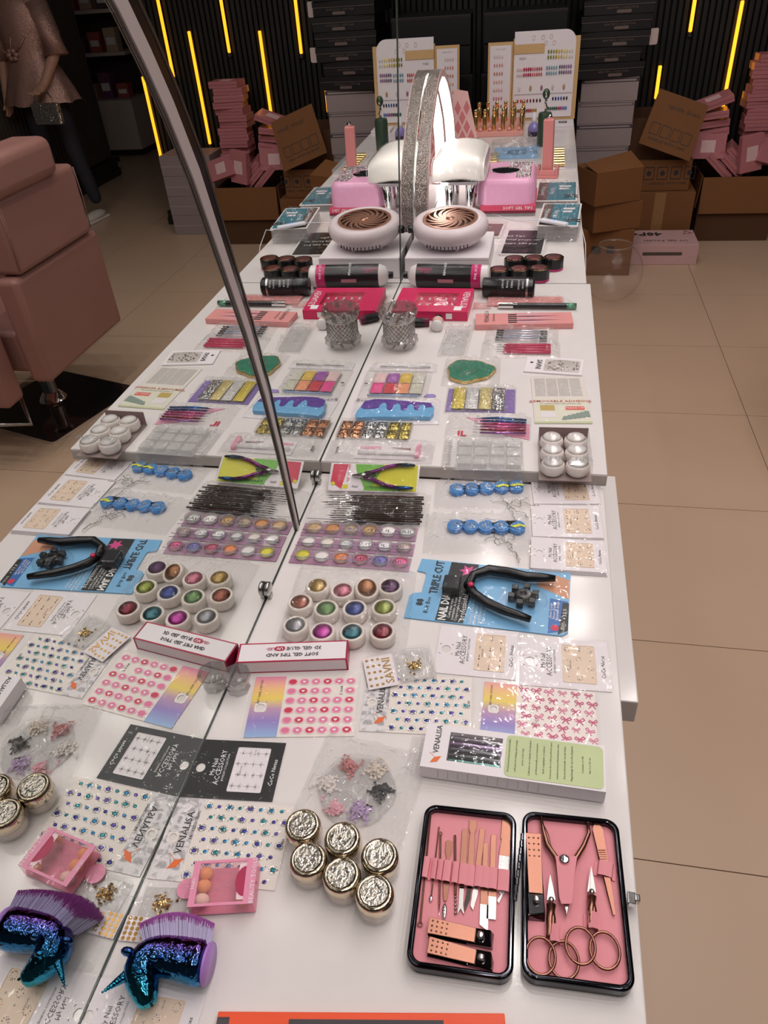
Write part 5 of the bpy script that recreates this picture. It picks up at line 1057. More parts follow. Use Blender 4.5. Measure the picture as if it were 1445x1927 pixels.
# box of six white domes
BH = 0.035
(cx, cy), ang, w, h = rect((1018, 801), (1112, 803), (1112, 876), (1012, 873), HM + BH)
t = thing('dome_box', 'clear lidded box holding six white domes', 'box', (cx, cy, HM + 0.0004), ang)
MB().box(-w / 2, w / 2, -h / 2, h / 2, 0, 0.001).build('box_base', mat('grey_card', C(160, 140, 136), 0.5), t); MB().box(-w / 2, w / 2, -h / 2, h / 2, 0.0012, BH - 0.0005).build('clear_lid', ACRYL, t, bevel=0.0008)
MB().box(-w / 2, w / 2, h / 2 - 0.0006, h / 2 - 0.0002, 0.001, BH * 0.9).build('back_card', mat('mauve_grey', C(140, 112, 112), 0.5), t)
text(t, 'PERFECT NAIL', w * 0.02, -h * 0.36, BH + 0.0006, h * 0.12, GREYINK, sx=0.9)
dx, dy = w, h
for i in range(2):
    for j in range(3):
        lx, ly = dx * (-0.24 + 0.48 * i), dy * (0.32 - 0.32 * j); c, s = math.cos(ang), math.sin(ang)
        tt = thing('white_dome', 'pearly white dome in the clear box, %s row, %s side' % (('far', 'middle', 'near')[j], ('mirror', 'floor')[i]), 'dome', (cx + lx * c - ly * s, cy + lx * s + ly * c, HM + 0.0018), 0, 'white domes in the clear box')
        r = min(dx * 0.235, dy * 0.19); r = dx * 0.238
        MB().lathe([(r * 0.7, 0), (r * 0.94, 0.006), (r * 1.0, 0.013), (r * 0.95, 0.019), (r * 0.84, 0.0235)], n=24).build('dome_base', mat('dome_white', C(232, 222, 218), 0.3), tt, True)
        MB().lathe([(r * 0.845, 0.0234), (r * 0.66, 0.0272), (r * 0.36, 0.0298), (0, 0.0308)], n=24).build('dome_top', mat('dome_pearl', C(236, 230, 228), 0.08, 0.1, spec=0.8, coat=1.0), tt, True)
# removable adhesive sheet pack
t, w, h, lc = pack('adhesive_tab_pack', 'pale pack of clear adhesive tabs with a yellow-green footer', 'adhesive pack', [(1004, 712), (1105, 710), (1106, 799), (1000, 797)])
MB().box(-w / 2, w / 2, -h / 2, h / 2, 0, 0.0015).build('card', PALEC, t); MB().box(-w / 2, w / 2, -h / 2, -h * 0.47, 0.0015, 0.002).build('green_edge', mat('pale_green', C(196, 204, 160), 0.4), t)
b_ = MB(); b_.poly([(-w * .48, -h * .47), (w * .48, -h * .47), (w * .48, 0), (-w * .48, 0)], 0.0018, 0); b_.poly(rrect(w * .34, h * .075, 0.002, 3, w * .24, -h * .2), 0.0021, 1); b_.poly(rrect(w * .26, h * .11, 0.001, 2, -w * .25, -h * .19), 0.0021, 2); b_.poly(rrect(w * .26, h * .11, 0.001, 2, -w * .25, -h * .33), 0.0021, 4)
for k in range(6): b_.poly([(w * (-.03 + .085 * k), -h * (.44 - .012 * k)), (w * (.06 + .085 * k), -h * (.44 - .012 * k)), (w * (.10 + .075 * k), -h * (.36 - .02 * k)), (w * (.02 + .075 * k), -h * (.36 - .02 * k))], 0.0021 + 0.0001 * k, 3)
b_.build('footer_print', [mat('footer_cream', C(226, 222, 206), 0.4), mat('coral_print', C(226, 104, 92), 0.4), mat('ochre_print', C(196, 170, 100), 0.4), mat('sage_print', C(140, 156, 146), 0.4), PAPER], t)
text(t, 'REMOVABLE ADHESIVE', 0, -h * 0.055, 0.0022, h * 0.062, mat('brick_ink', C(190, 90, 80), 0.5), bold=0.01); text(t, 'for artificial false nails and fake tips', 0, -h * 0.105, 0.0022, h * 0.03, INK); text(t, 'MAKE UP', w * .24, -h * 0.2, 0.0024, h * 0.045, WINK)
for i in range(4): MB().box(-w * .44 + w * .22 * i, -w * .44 + w * .22 * i + w * .2, h * 0.06, h * 0.46, 0.0016, 0.0024).build('adhesive_strip', MILKY, t)
MB().grid(-w / 2, w / 2, -h / 2, h / 2, 12, 12, lambda x, y: 0.0042 + 0.0004 * noise.noise(Vector((x * 60, y * 60, 8)))).build('clear_sleeve', FILMS, t, True)
# window card with clear charms
t, w, h, lc = pack('charm_card', 'white card with a clear window of rhinestone charms at the table edge', 'charm card', [(992, 672), (1098, 680), (1095, 708), (986, 702)])
MB().box(-w / 2, w / 2, -h / 2, h / 2, 0, 0.003).build('card', PAPER, t); MB().poly(rrect(w * .62, h * .76, 0.005, 4, w * .14, 0), 0.0033).build('window', mat('window_grey', C(204, 196, 192), 0.3), t)
g = MB(); R = random.Random(8)
for k in range(36): g.ball((w * R.uniform(-.13, .42), h * R.uniform(-.3, .3), 0.0042), R.uniform(.001, .003), 0, 6, 4)
g.build('rhinestone_charms', GEMS, t, True); bq = MB().ball((w * .14, 0, 0.0034), w * .31, 0, 20, 10, h * .36, 0.006); bq.v = [(x, y, max(z, 0.0035)) for x, y, z in bq.v]; bq.build('window_dome', FILMS, t, True)
text(t, 'SAVNI', -w * 0.27, 0, 0.0034, h * 0.22, INK, -PI / 2, bold=0.02); MB().disc(-w * .40, h * .1, 0.004, 0.0033, 0, 8).build('logo_mark', INK, t)
# bagged pens, pink and clear
t, w, h, lc = pack('pink_pen_bag', 'clear bag of bright pink capped pens', 'pen bag', [(912, 648), (1056, 650), (1052, 672), (898, 670)])
for k in range(4): MB().tube([(-w * .2, h * (.3 - .2 * k), 0.005), (w * .38, h * (.3 - .2 * k), 0.005)], 0.0036, 8).build('pen', mat('hot_pink', C(206, 40, 92), 0.2, coat=0.5), t, True)
for k in range(4): MB().tube([(-w * .30, h * (.3 - .2 * k), 0.005), (-w * .2, h * (.3 - .2 * k), 0.005)], [0.0006, 0.002], 6).build('pen_tip', CHROME, t, True)
bag(t, w, h * 1.3, 0.010, FILM2, seed=51, amp=0.002, ny=12)
t, w, h, lc = pack('clear_pen_bag', 'clear bag of silver-tipped clear pens behind the pink ones', 'pen bag', [(918, 622), (1050, 626), (1046, 648), (912, 646)])
for k in range(5):
    y = h * (.36 - .19 * k); p = MB().tube([(-w * .26, y, 0.005), (w * .26, y, 0.005)], 0.0032, 8).build('pen', mat('iridescent_pen_%d' % (k % 3), [(0.6, 0.6, 0.72, 1), (0.72, 0.62, 0.66, 1), (0.75, 0.3, 0.22, 1)][(0, 1, 0, 1, 2)[k]], 0.15, 0.5), t, True)
    MB().tube([(-w * .36, y, 0.005), (-w * .26, y, 0.005)], 0.0026, 8).build('pen_cap', DARKCHR, p, True); MB().tube([(w * .26, y, 0.005), (w * .36, y, 0.005)], 0.0026, 8).build('pen_cap', DARKCHR, p, True)
bag(t, w * 1.04, h * 1.3, 0.010, FILM2, seed=52, amp=0.002, ny=12)
# clear tip box in a bag beside the crystal cup
t, w, h, lc = pack('tip_bag', 'crinkled clear bag with a flat clear case right of the crystal cup', 'clear bag', [(845, 617), (890, 618), (878, 674), (820, 672)])
MB().cbox(0, -h * .04, w * .8, h * .8, 0.0005, 0.008).build('flat_case', MILKY, t, bevel=0.002); bag(t, w * 1.05, h * 1.04, 0.010, FILM2, seed=53, amp=0.003)
# -------------------------------------------------- crystal cup
p = T(754, 672, HM); q = T(752, 655, HM)
t = thing('crystal_cup', 'cut crystal cup with diamond lattice standing beside the mirror', 'crystal cup', (q.x, q.y + 0.004, HM + 0.003), 0.15)
CRY = film('crystal_glass', 0.26, 0.06, 60, 0.25, 0.04, (0.86, 0.84, 0.83))
n = 40; rr = [(0.030, 0.0), (0.036, 0.004), (0.043, 0.012), (0.0435, 0.022), (0.037, 0.028), (0.0365, 0.066), (0.0385, 0.070), (0.0425, 0.076), (0.043, 0.092), (0.041, 0.098), (0.038, 0.0975), (0.036, 0.074), (0.033, 0.066), (0.033, 0.014), (0, 0.012)]
b_ = MB(); vs = []; fs = []
for j, (r, z) in enumerate(rr[:-1]):
    for i in range(n):
        a = 2 * PI * i / n; k = 1.0
        if j in (2, 3, 7, 8): k = 1 + 0.045 * math.cos(a * 10 + (PI if j % 2 else 0))
        if j in (0, 1, 9): k = 1 + 0.03 * math.cos(a * 20)
        vs.append((r * k * math.cos(a), r * k * math.sin(a), z + (0.0018 * math.cos(a * 20) if j == 9 else 0)))
for j in range(len(rr) - 2):
    for i in range(n): fs.append((j * n + i, j * n + (i + 1) % n, (j + 1) * n + (i + 1) % n, (j + 1) * n + i))
fs.append(tuple(range(n))[::-1]); fs.append(tuple((len(rr) - 2) * n + i for i in range(n)))
b_.add(vs, fs).build('cup_body', CRY, t)
g = MB()
for s in (1, -1):
    for k in range(22):
        a0 = 2 * PI * k / 22; g.tube([(0.0372 * math.cos(a0 + s * 0.9 * f), 0.0372 * math.sin(a0 + s * 0.9 * f), 0.029 + 0.036 * f) for f in [i / 6 for i in range(7)]], 0.0008, 4)
g.build('cut_lattice', mat('lattice_glass', (0.42, 0.39, 0.38, 1), 0.1, 0.85), t, True)
for k in range(8):
    a = 2 * PI * k / 8 + 0.2; MB().ball((0.0415 * math.cos(a), 0.0415 * math.sin(a), 0.084), 0.006, 0, 8, 6, 0.006, 0.008).build('cut_facet', CRY, t, False)
for k in range(4):
    a = 2 * PI * k / 4 + 0.5; MB().ball((0.026 * math.cos(a), 0.026 * math.sin(a), 0.0), 0.003, 0, 8, 6).build('foot', CRY, t, True)
# -------------------------------------------------- boxes and bottles at the back of the middle table
BH = 0.014
(cx, cy), ang, w, h = rect((896, 590), (1076, 588), (1078, 608), (893, 612), HM + BH)
SALM = mat('salmon_card', C(224, 150, 148), 0.4)
t = thing('brush_box', 'long salmon-pink brush box with printed brushes', 'box', (cx, cy, HM + 0.0005), ang)
MB().box(-w / 2, w / 2, -h / 2, h / 2, 0, BH).build('carton', SALM, t, bevel=0.0006)
g = MB()
for k in range(5): y = h * (-.34 + .17 * k); g.poly([(-w * .16, y - h * .05), (-w * .07, y - h * .05), (-w * .07, y + h * .05), (-w * .16, y + h * .05)], BH + 0.0003, 0); g.poly([(-w * .07, y - h * .025), (w * .06, y - h * .04), (w * .38, y), (w * .06, y + h * .04), (-w * .07, y + h * .025)], BH + 0.0003, 1 if k % 2 else 2)
g.build('printed_brushes', [INK, mat('plum_print', C(90, 60, 90), 0.4), mat('lilac_print', C(200, 180, 200), 0.4)], t)
text(t, 'VENALISA', -w * .38, h * .2, BH + 0.0004, h * 0.24, INK, PI / 2); text(t, 'Gel brush set', -w * .31, h * .1, BH + 0.0004, h * 0.13, INK, PI / 2)
t, w, h, lc = pack('glitter_pen', 'black art pen with multicoloured glitter end in a clear sleeve', 'pen', [(890, 574), (1086, 577), (1086, 588), (884, 588)])
MB().tube([(-w * .22, 0, 0.009), (w * .40, 0, 0.009)], 0.0072, 12).build('pen_body', BLACK, t, 'auto'); MB().tube([(-w * .24, 0, 0.009), (-w * .1, 0, 0.009)], 0.0075, 12).build('silver_band', CHROME, t, 'auto'); MB().tube([(w * .40, 0, 0.009), (w * .49, 0, 0.009)], [0.0078, 0.007], 12).build('glitter_end', glitter('multi_glitter', C(150, 90, 90), (0.3, 0.9, 0.6, 1), 900, 0.8, 0.25, 0.9), t, True); MB().tube([(-w * .48, 0, 0.009), (-w * .3, 0, 0.009)], [0.0075, 0.006], 10).build('clear_cap', film('pink_film', 0.05, 0.2, 30, 0.3, 0.1, (1, 0.8, 0.8)), t, True)
bag(t, w, h * 1.3, 0.016, FILMS, seed=54, amp=0.001, ny=10)
t, w, h, lc = pack('pink_file_pack', 'flat pack of pink nail files in a clear sleeve', 'file pack', [(918, 561), (1062, 562), (1060, 578), (912, 580)])
for k in range(3): MB().cbox(0, h * (-.3 + .3 * k), w * .96, h * .26, 0.0008, 0.006).build('pink_file', SALM, t, bevel=0.001)
bag(t, w * 1.02, h * 1.2, 0.0075, FILM, seed=55, amp=0.0012, ny=8)
BH = 0.024
(cx, cy), ang, w, h = rect((752, 542), (888, 543), (884, 588), (742, 585), HM + BH)
MAGC = mat('magenta_card', C(208, 40, 92), 0.35)
t = thing('nail_tip_box', 'magenta box with clear window of numbered nail tips', 'box', (cx, cy, HM + 0.0005), ang)
x0, x1, y0, y1 = -w * .24, w * .32, -h * .25, h * .28
b_ = MB(); b_.box(-w / 2, x0, -h / 2, h / 2, 0, BH); b_.box(x1, w / 2, -h / 2, h / 2, 0, BH); b_.box(x0, x1, y1, h / 2, 0, BH); b_.box(x0, x1, -h / 2, y0, 0, BH); b_.box(x0, x1, y0, y1, 0, BH * 0.6); b_.build('carton', MAGC, t)
for i in range(5):
    for j in range(2): MB().ball((x0 + (x1 - x0) * (i + .5) / 5, y0 + (y1 - y0) * (j + .5) / 2, BH * 0.65), 0.0042, 0, 8, 6, 0.009, 0.003).build('nail_tip', mat('pale_tip', C(226, 190, 190), 0.2), t, True)
MB().box(x0, x1, y0, y1, BH - 0.0008, BH - 0.0004).build('window_film', FILMS, t); text(t, 'VENALISA', w * .42, 0, BH + 0.0004, h * 0.16, WINK, -PI / 2); MB().poly(rrect(w * .1, h * .16, 0.0005, 2, w * .36, -h * .36), BH + 0.0003).build('barcode_patch', WINK, t)
MB().box(w * .22, w * .30, -h / 2 - 0.0006, -h / 2 - 0.0002, BH * .2, BH * .8).build('barcode_label', WINK, t)
# small bottle lying, and dark tube
p = T(823, 612, HM + 0.012)
t = thing('small_bottle', 'small white-ended bottle with pink label and black cap', 'bottle', (p.x, p.y, HM + 0.0005), 0.05)
MB().lathe([(0.0135, -0.016), (0.0145, -0.014), (0.0145, -0.006)], 0, 0, 18, ax='y').build('white_end', mat('bottle_white', C(232, 226, 226), 0.25), t, True, loc=(0, 0, 0.0148)); MB().lathe([(0.0143, -0.006), (0.0143, 0.016)], 0, 0, 18, ax='y').build('label_band', mat('peach_label', C(222, 180, 168), 0.4), t, 'auto', loc=(0, 0, 0.0148)); MB().lathe([(0.012, 0.016), (0.012, 0.032), (0.010, 0.034), (0, 0.034)], 0, 0, 18, ax='y').build('cap', BLACK, t, True, loc=(0, 0, 0.0148))
for u, v, rz, L, l in ((789, 607, 0.1, 0.05, 'short black tube behind the crystal cup by the small bottle'), (722, 600, -0.6, 0.05, 'black tube lying against the mirror behind the crystal cup')):
    p = T(u, v, HM + 0.011); p.x = max(p.x, 0.03); t = thing('gel_tube', l, 'tube', (p.x, p.y, HM + 0.0005), rz, 'small black tubes')
    MB().lathe([(0.0105, -L / 2), (0.011, -L / 2 + 0.002), (0.011, L / 4)], 0, 0, 16, ax='x').build('tube_body', BLACK, t, 'auto', loc=(0, 0, 0.0112)); MB().lathe([(0.0095, L / 4), (0.0095, L / 2), (0, L / 2 + 0.001)], 0, 0, 16, ax='x').build('cap', mat('berry_cap', C(90, 20, 50), 0.2), t, 'auto', loc=(0, 0, 0.0112))
# big black remover bottle lying
def lying_bottle(name, label, p1, p2, r, segs, z=HM):
    a, b = T(*p1, z + r), T(*p2, z + r); a.x = max(a.x, 0.012); d = b - a; L = d.length
    t = thing(name, label, 'bottle', ((a.x + b.x) / 2, (a.y + b.y) / 2, z + 0.0006), math.atan2(d.y, d.x))
    for nm, prof, m in segs: MB().lathe([(q * r, -L / 2 + L * f) for q, f in prof], 0, 0, 28, ax='x').build(nm, m, t, 'auto', loc=(0, 0, r))
    return t, L, r
WCAP = mat('bottle_white'); PKB2 = mat('pink_band', C(200, 40, 110), 0.3); LBLK = mat('label_black', (0.018, 0.016, 0.018, 1), 0.25)
t, L, r = lying_bottle('remover_bottle', 'large black and pink remover bottle with white shoulders lying down', (752, 518), (921, 521), 0.031, [('nozzle', [(0.3, 0.0), (0.32, 0.02), (0.32, 0.05)], BLACK), ('shoulder', [(0.35, 0.05), (0.8, 0.09), (1.0, 0.16)], WCAP), ('label_band', [(1.01, 0.16), (1.01, 0.80)], LBLK), ('pink_band', [(1.012, 0.80), (1.012, 0.91)], PKB2), ('bottle_end', [(1.0, 0.91), (0.98, 0.98), (0.8, 1.0), (0, 1.0)], WCAP)])
def cyl_text(t, s, x, ang, r, size, m, rz=0): text(t, s, x, -r * 1.02 * math.cos(ang), r + r * 1.02 * math.sin(ang), size, m, rot=(PI / 2 - ang, 0, 0) if rz == 0 else (Matrix.Rotation(PI / 2 - ang, 4, 'X') @ Matrix.Rotation(rz, 4, 'Z')).to_euler())
cyl_text(t, 'REMOVER', -0.0 * L, 0.95, r, r * 0.30, WINK, PI / 2); cyl_text(t, 'FOIL ACID', L * 0.355, 0.75, r, r * 0.3, WINK, PI / 2); cyl_text(t, 'VENALISA', -L * 0.24, 0.9, r, r * 0.32, PKB2); cyl_text(t, 'UV GEL', -L * 0.24, 0.65, r, r * 0.28, PKB2)
MB().box(-L * 0.08, L * 0.10, -r * 1.04, -r * 1.02, r * 0.75, r * 1.05).build('pink_patch', mat('dusty_pink', C(176, 120, 130), 0.4), t)
t, L, r = lying_bottle('acrylic_liquid_bottle', 'shorter black bottle of acrylic liquid lying beside the remover bottle', (909, 540), (1006, 542), 0.026, [('cap', [(0, 0.0), (0.9, 0.0), (0.94, 0.02), (0.94, 0.3)], BLACK), ('label_band', [(1.0, 0.31), (1.0, 0.84)], LBLK), ('silver_ring', [(1.01, 0.84), (1.01, 0.88)], STEEL), ('bottle_end', [(1.0, 0.88), (0.97, 0.97), (0.8, 1.0), (0, 1.0)], BLACK)])
for i, s in enumerate(("DON'T", 'YOUR', 'NAILS')): cyl_text(t, s, L * (-0.11 + 0.09 * i), 0.65, r, r * 0.28, WINK, -PI / 2)
for i, s in enumerate(('ACRYLIC', 'LIQUID')): cyl_text(t, s, L * (0.2 + 0.08 * i), 0.6, r, r * 0.24, WINK, -PI / 2)
# ================================================================== far table
# white carton with round dust collector
BX = (0.004, 0.242, 0.765, 1.0)
t = thing('white_carton', 'plain white carton under the round dust collector', 'box', ((BX[0] + BX[1]) / 2, (BX[2] + BX[3]) / 2, HM + 0.0005)); wx, wy = (BX[1] - BX[0]) / 2, (BX[3] - BX[2]) / 2
MB().box(-wx, wx, -wy, wy, 0, 0.058).build('carton', PAPER, t, bevel=0.0015); MB().box(-wx + 0.002, wx - 0.002, -wy - 0.0008, wy, 0.052, 0.0585).build('lid_flap', PAPER, t, bevel=0.0006)
MB().box(-wx - 0.0006, -wx - 0.0002, -0.01, 0.02, 0.03, 0.05).build('side_notch', CHIP, t)
FANW = mat('fan_shell', C(222, 208, 212), 0.35); COP = mat('copper_grille', (0.66, 0.34, 0.24, 1), 0.28, 0.75)
t = thing('dust_collector', 'round white nail dust collector with copper swirl grille', 'dust collector', (0.122, 0.885, HM + 0.0745), rot=(0.10, 0.0, 0))
MB().lathe([(0.070, 0.0), (0.088, 0.004), (0.106, 0.024), (0.110, 0.042), (0.104, 0.056), (0.092, 0.062), (0.080, 0.0605), (0.078, 0.056)], n=48).build('shell', FANW, t, True)
MB().lathe([(0.078, 0.0565), (0.040, 0.0555), (0, 0.0555)], n=32).build('fan_well', mat('fan_well', C(150, 120, 112), 0.5), t, True)
frame_ring(MB(), [(0.079 * math.cos(k * PI / 24), 0.079 * math.sin(k * PI / 24)) for k in range(48)], [(0.070 * math.cos(k * PI / 24), 0.070 * math.sin(k * PI / 24)) for k in range(48)], 0.058, 0.0615).build('grille_ring', COP, t)
for k in range(14):
    a0 = 2 * PI * k / 14; L = []; Rr = []
    for i in range(9):
        f = i / 8; r = 0.010 + 0.062 * f; a = a0 + 1.25 * (1 - f) ** 1.0 * 1.1; wd = 0.0045 * (0.5 + math.sin(PI * f)) ; L.append((r * math.cos(a) - wd * math.sin(a), r * math.sin(a) + wd * math.cos(a))); Rr.append((r * math.cos(a) + wd * math.sin(a), r * math.sin(a) - wd * math.cos(a)))
    n = 9; vs = [(x, y, z) for z in (0.0585, 0.0608) for x, y in L + Rr]; fs = []
    for i in range(n - 1): fs += [(2 * n + i, 3 * n + i, 3 * n + i + 1, 2 * n + i + 1), (i, i + 1, n + i + 1, n + i), (i, 2 * n + i, 2 * n + i + 1, i + 1), (n + i, n + i + 1, 3 * n + i + 1, 3 * n + i)]
    MB().add(vs, fs).build('swirl_vane', COP, t)
MB().lathe([(0.012, 0.058), (0.012, 0.062), (0, 0.063)], n=16).build('grille_hub', COP, t, True)
for k in range(12):
    a = -PI / 2 + (k - 5.5) * 0.11; MB().cbox(0, 0, 0.002, 0.003, -0.009, 0.009).build('vent_slot', BLACK, t, loc=(0.1005 * math.cos(a), 0.1005 * math.sin(a), 0.019), rot=(0.7 * math.cos(a + PI / 2) * 0, 0, a + PI / 2))
MB().lathe([(0.011, -0.006), (0.011, 0.010), (0.009, 0.012), (0, 0.012)], n=16, ax='x').build('knob', BLACK, t, True, loc=(-0.109, -0.02, 0.038), rot=(0, 0, PI + 0.3))
for a in (-1.2, 0.5, 2.2, 3.9): MB().lathe([(0.006, -0.0075), (0.006, 0.002)], 0.072 * math.cos(a), 0.072 * math.sin(a), 10).build('foot', FANW, t, 'auto')
# black scalloped gel trays
for (u, v, rz, l, z) in ((985, 508, 0.10, 'black scalloped tray of glitter gels, nearer of two', 0.0), (1012, 498, 0.10, 'black scalloped tray of glitter gels tucked behind another', 0.0)):
    p = T(u, v, HM + 0.03); far_ = u > 1000
    t = thing('gel_tray', l, 'gel tray', (p.x + (-0.012 if far_ else -0.012), p.y + (0.045 if far_ else 0.0), HM + 0.0005), rz, 'black gel trays'); P = []
    for k in range(3):
        for i in range(8): a = PI - PI * i / 7; P.append((0.055 * (k - 1) + 0.029 * math.cos(a), 0.028 * math.sin(a)))
    for k in (2, 1, 0):
        for i in range(8): a = 0 - PI * i / 7; P.append((0.055 * (k - 1) + 0.029 * math.cos(a), 0.028 * math.sin(a)))
    MB().prism(P, 0, 0.034).build('tray_body', BLACK, t, bevel=0.002); MB().prism([(x * 1.004, y * 1.01) for x, y in P], 0.001, 0.006).build('pink_trim', PKB2, t)
    for k in range(3): MB().lathe([(0.0235, 0.0345), (0.019, 0.0362), (0, 0.0366)], 0.055 * (k - 1), 0, 20).build('gel_window', glitter('dark_rose_gel', C(96, 40, 56), C(170, 110, 100), 1400, 0.7, 0.2, 0.5), t, True); MB().lathe([(0.0262, 0.0335), (0.0262, 0.0352), (0.024, 0.0352)], 0.055 * (k - 1), 0, 20, cap=False).build('gold_ring', GOLD, t, 'auto')
# foil cards
FOB = mat('black_foil', (0.012, 0.011, 0.011, 1), 0.35, 0.0, coat=0.1); FOO = mat('olive_foil', C(112, 104, 78), 0.15, 0.6)
def foil_card(cs, label, m, inks, z=HM, th=0.006):
    t, w, h, lc = pack('foil_card', label, 'nail tip card', cs, z + th)
    t.location.z = z + 0.0005
    MB().prism(rrect(w, h, 0.006, 4), 0, th).build('white_case', mat('case_white', C(226, 220, 218), 0.3), t); MB().prism(rrect(w - 0.012, h - 0.012, 0.004, 4), th, th + 0.0006).build('foil_face', m, t)
    for i in range(inks): text(t, ('Nail Tips', 'Professional press on', 'coffin shape 240 pcs')[i % 3], -w * 0.28, h * (0.22 - 0.15 * i), th + 0.0009, h * 0.08, WINK)
    MB().grid(-w / 2 - 0.01, w / 2 + 0.01, -h / 2 - 0.008, h / 2 + 0.008, 18, 14, lambda x, y: th + 0.003 + 0.004 * abs(noise.noise(Vector((x * 30, y * 30, w * 40))))).build('clear_sleeve', FILMS, t, True)
    return t, w, h, th
foil_card([(951, 433), (1030, 433), (1023, 480), (943, 478)], 'glossy black foil card of nail tips in a clear sleeve', FOB, 3)
foil_card([(905, 420), (949, 421), (943, 446), (900, 446)], 'olive foil card half hidden by the dust collector', FOO, 1)
TEAL = mat('teal_print', C(60, 128, 146), 0.25); BRW = mat('brown_print', C(90, 70, 66), 0.3)
def teal_pack(cs, label, zt, seed):
    t, w, h, lc = pack('tip_sleeve_stack', label, 'nail tip pack', cs, HM + zt); t.location.z = HM + 0.0005
    for k in range(int(zt / 0.012)): MB().prism(rrect(w - 0.004, h - 0.004, 0.004, 3), k * 0.012, k * 0.012 + 0.0112).build('clear_case', MILKY, t)
    MB().prism(rrect(w, h, 0.004, 3), zt - 0.002, zt).build('insert', mat('case_white'), t)
    b = MB(); b.poly([(-w * .46, -h * .46), (w * .46, -h * .46), (w * .46, h * .46), (-w * .46, h * .46)], zt + 0.0003, 0); b.poly([(-w * .46, -h * .46), (-w * .22, -h * .46), (-w * .22, h * .46), (-w * .46, h * .46)], zt + 0.0005, 1); b.poly(rrect(w * .3, h * .08, 0.003, 3, w * .2, h * .25), zt + 0.0005, 2); b.poly(rrect(w * .24, h * .08, 0.003, 3, w * .17, h * .12), zt + 0.0005, 2)
    b.build('teal_print', [TEAL, BRW, PAPER], t); text(t, 'K', w * 0.33, -h * 0.28, zt + 0.0008, h * 0.25, INK, -PI / 2, bold=0.03); text(t, 'Nail tips', -w * .1, 0, zt + 0.0008, h * 0.1, WINK, -PI / 2); text(t, 'Professional', -w * .33, 0, zt + 0.0008, h * 0.09, WINK, -PI / 2)
    bag(t, w + 0.008, h + 0.01, zt, FILM, seed=seed, amp=0.003, z0=0.004)
teal_pack([(1019, 383), (1093, 383), (1090, 426), (1014, 425)], 'stack of teal nail tip packs in clear sleeves, nearer at the table edge', 0.048, 61)
teal_pack([(1010, 343), (1085, 342), (1088, 378), (1009, 379)], 'flat teal nail tip pack in a crinkled sleeve, farther from the camera', 0.024, 62)
# inline controller with cord, resting on the teal stack
a, b = T(1017, 414, HM + 0.058), T(1067, 423, HM + 0.058); t = thing('cord_switch', 'white inline switch with blue light and thin white cord', 'switch', ((a.x + b.x) / 2, (a.y + b.y) / 2, HM + 0.0535), math.atan2(b.y - a.y, b.x - a.x)); L = (b - a).length
WPL = mat('white_plastic', C(226, 224, 232), 0.3)
MB().cbox(0, 0, L, 0.022, 0, 0.010).build('switch_body', WPL, t, bevel=0.004); MB().disc(0, 0, 0.004, 0.0103, 0, 10).build('blue_light', mat('blue_light', (0.15, 0.2, 1.0, 1), 0.3, emit=2.0), t)
def cord(pts):
    ai = -t.rotation_euler.z; c, s = math.cos(ai), math.sin(ai); P = []
    for x, y, z in pts: d = (x - t.location.x, y - t.location.y); P.append((d[0] * c - d[1] * s, d[0] * s + d[1] * c, z - t.location.z))
    MB().tube(P, 0.0014, 6).build('cord', WPL, t, True)
p1, p2 = T(1075, 428, HM + 0.057), T(1093, 444, HM + 0.01)
cord([(b.x - 0.002, b.y, HM + 0.058), (p1.x, p1.y, HM + 0.057), (0.50, 1.07, HM + 0.05), (0.515, 1.03, HM + 0.01), (0.520, 0.99, HM - 0.05), (0.522, 0.98, 0.4)])
q = [T(1000, 414, HM + 0.01), T(960, 412, HM + 0.004), T(925, 402, HM + 0.003)]
cord([(a.x + 0.002, a.y, HM + 0.058)] + [(v.x, v.y, v.z) for v in q])
# soft gel tips box with pink lamp on it
BH = 0.036
t = thing('soft_gel_box', 'flat pink-red box of nail tips under the pink lamp', 'box', (0.264, 1.465, HM + 0.0005)); w, h = 0.188, 0.22
MB().box(-w / 2, w / 2, -h / 2, h / 2, 0, 0.010).build('clear_base', MILKY, t); MB().box(-w / 2, w / 2, -h / 2, h / 2, 0.0105, 0.018).build('dark_band', mat('maroon_card', C(120, 40, 60), 0.35), t); MB().box(-w / 2, w / 2, -h / 2, h / 2, 0.0185, BH).build('lid', mat('coral_card', C(214, 76, 106), 0.35), t, bevel=0.001)
text(t, 'SOFT GEL TIPS', w * 0.18, -h / 2 - 0.0005, 0.0275, 0.0135, WINK, rot=(PI / 2, 0, 0), bold=0.01, sx=1.15)
PKL_ = mat('lamp_pink', C(236, 172, 206), 0.28, spec=0.6); DIA = glitter('diamond_glitter', (0.62, 0.58, 0.6, 1), (0.98, 0.95, 0.9, 1), 330, 0.9, 0.2, 0.8)
t = thing('nail_lamp', 'pink nail lamp with a rhinestone corner and dark oval display', 'nail lamp', (0.256, 1.495, HM + BH + 0.001))
po = rrect(0.198, 0.270, 0.035, 6); pt = rrect(0.180, 0.255, 0.035, 6); n = len(po)
vs = [(x, y, 0.0) for x, y in po] + [(x * .98, y * .98, 0.062) for x, y in po] + [(x, y, 0.076) for x, y in pt] + [(x * .94, y * .96, 0.080) for x, y in pt]; fs = [tuple(range(n))[::-1], tuple(range(3 * n, 4 * n))]
for j in range(3):
    for i in range(n): fs.append((j * n + i, j * n + (i + 1) % n, (j + 1) * n + (i + 1) % n, (j + 1) * n + i))
MB().add(vs, fs).build('lamp_body', PKL_, t, 'auto')
MB().ball((-0.010, 0.005, 0.0805), 0.050, 0, 28, 8, 0.048, 0.0025).build('display', mat('lamp_display', (0.01, 0.01, 0.012, 1), 0.06, coat=1.0), t, True)
g = MB(); R = random.Random(4)
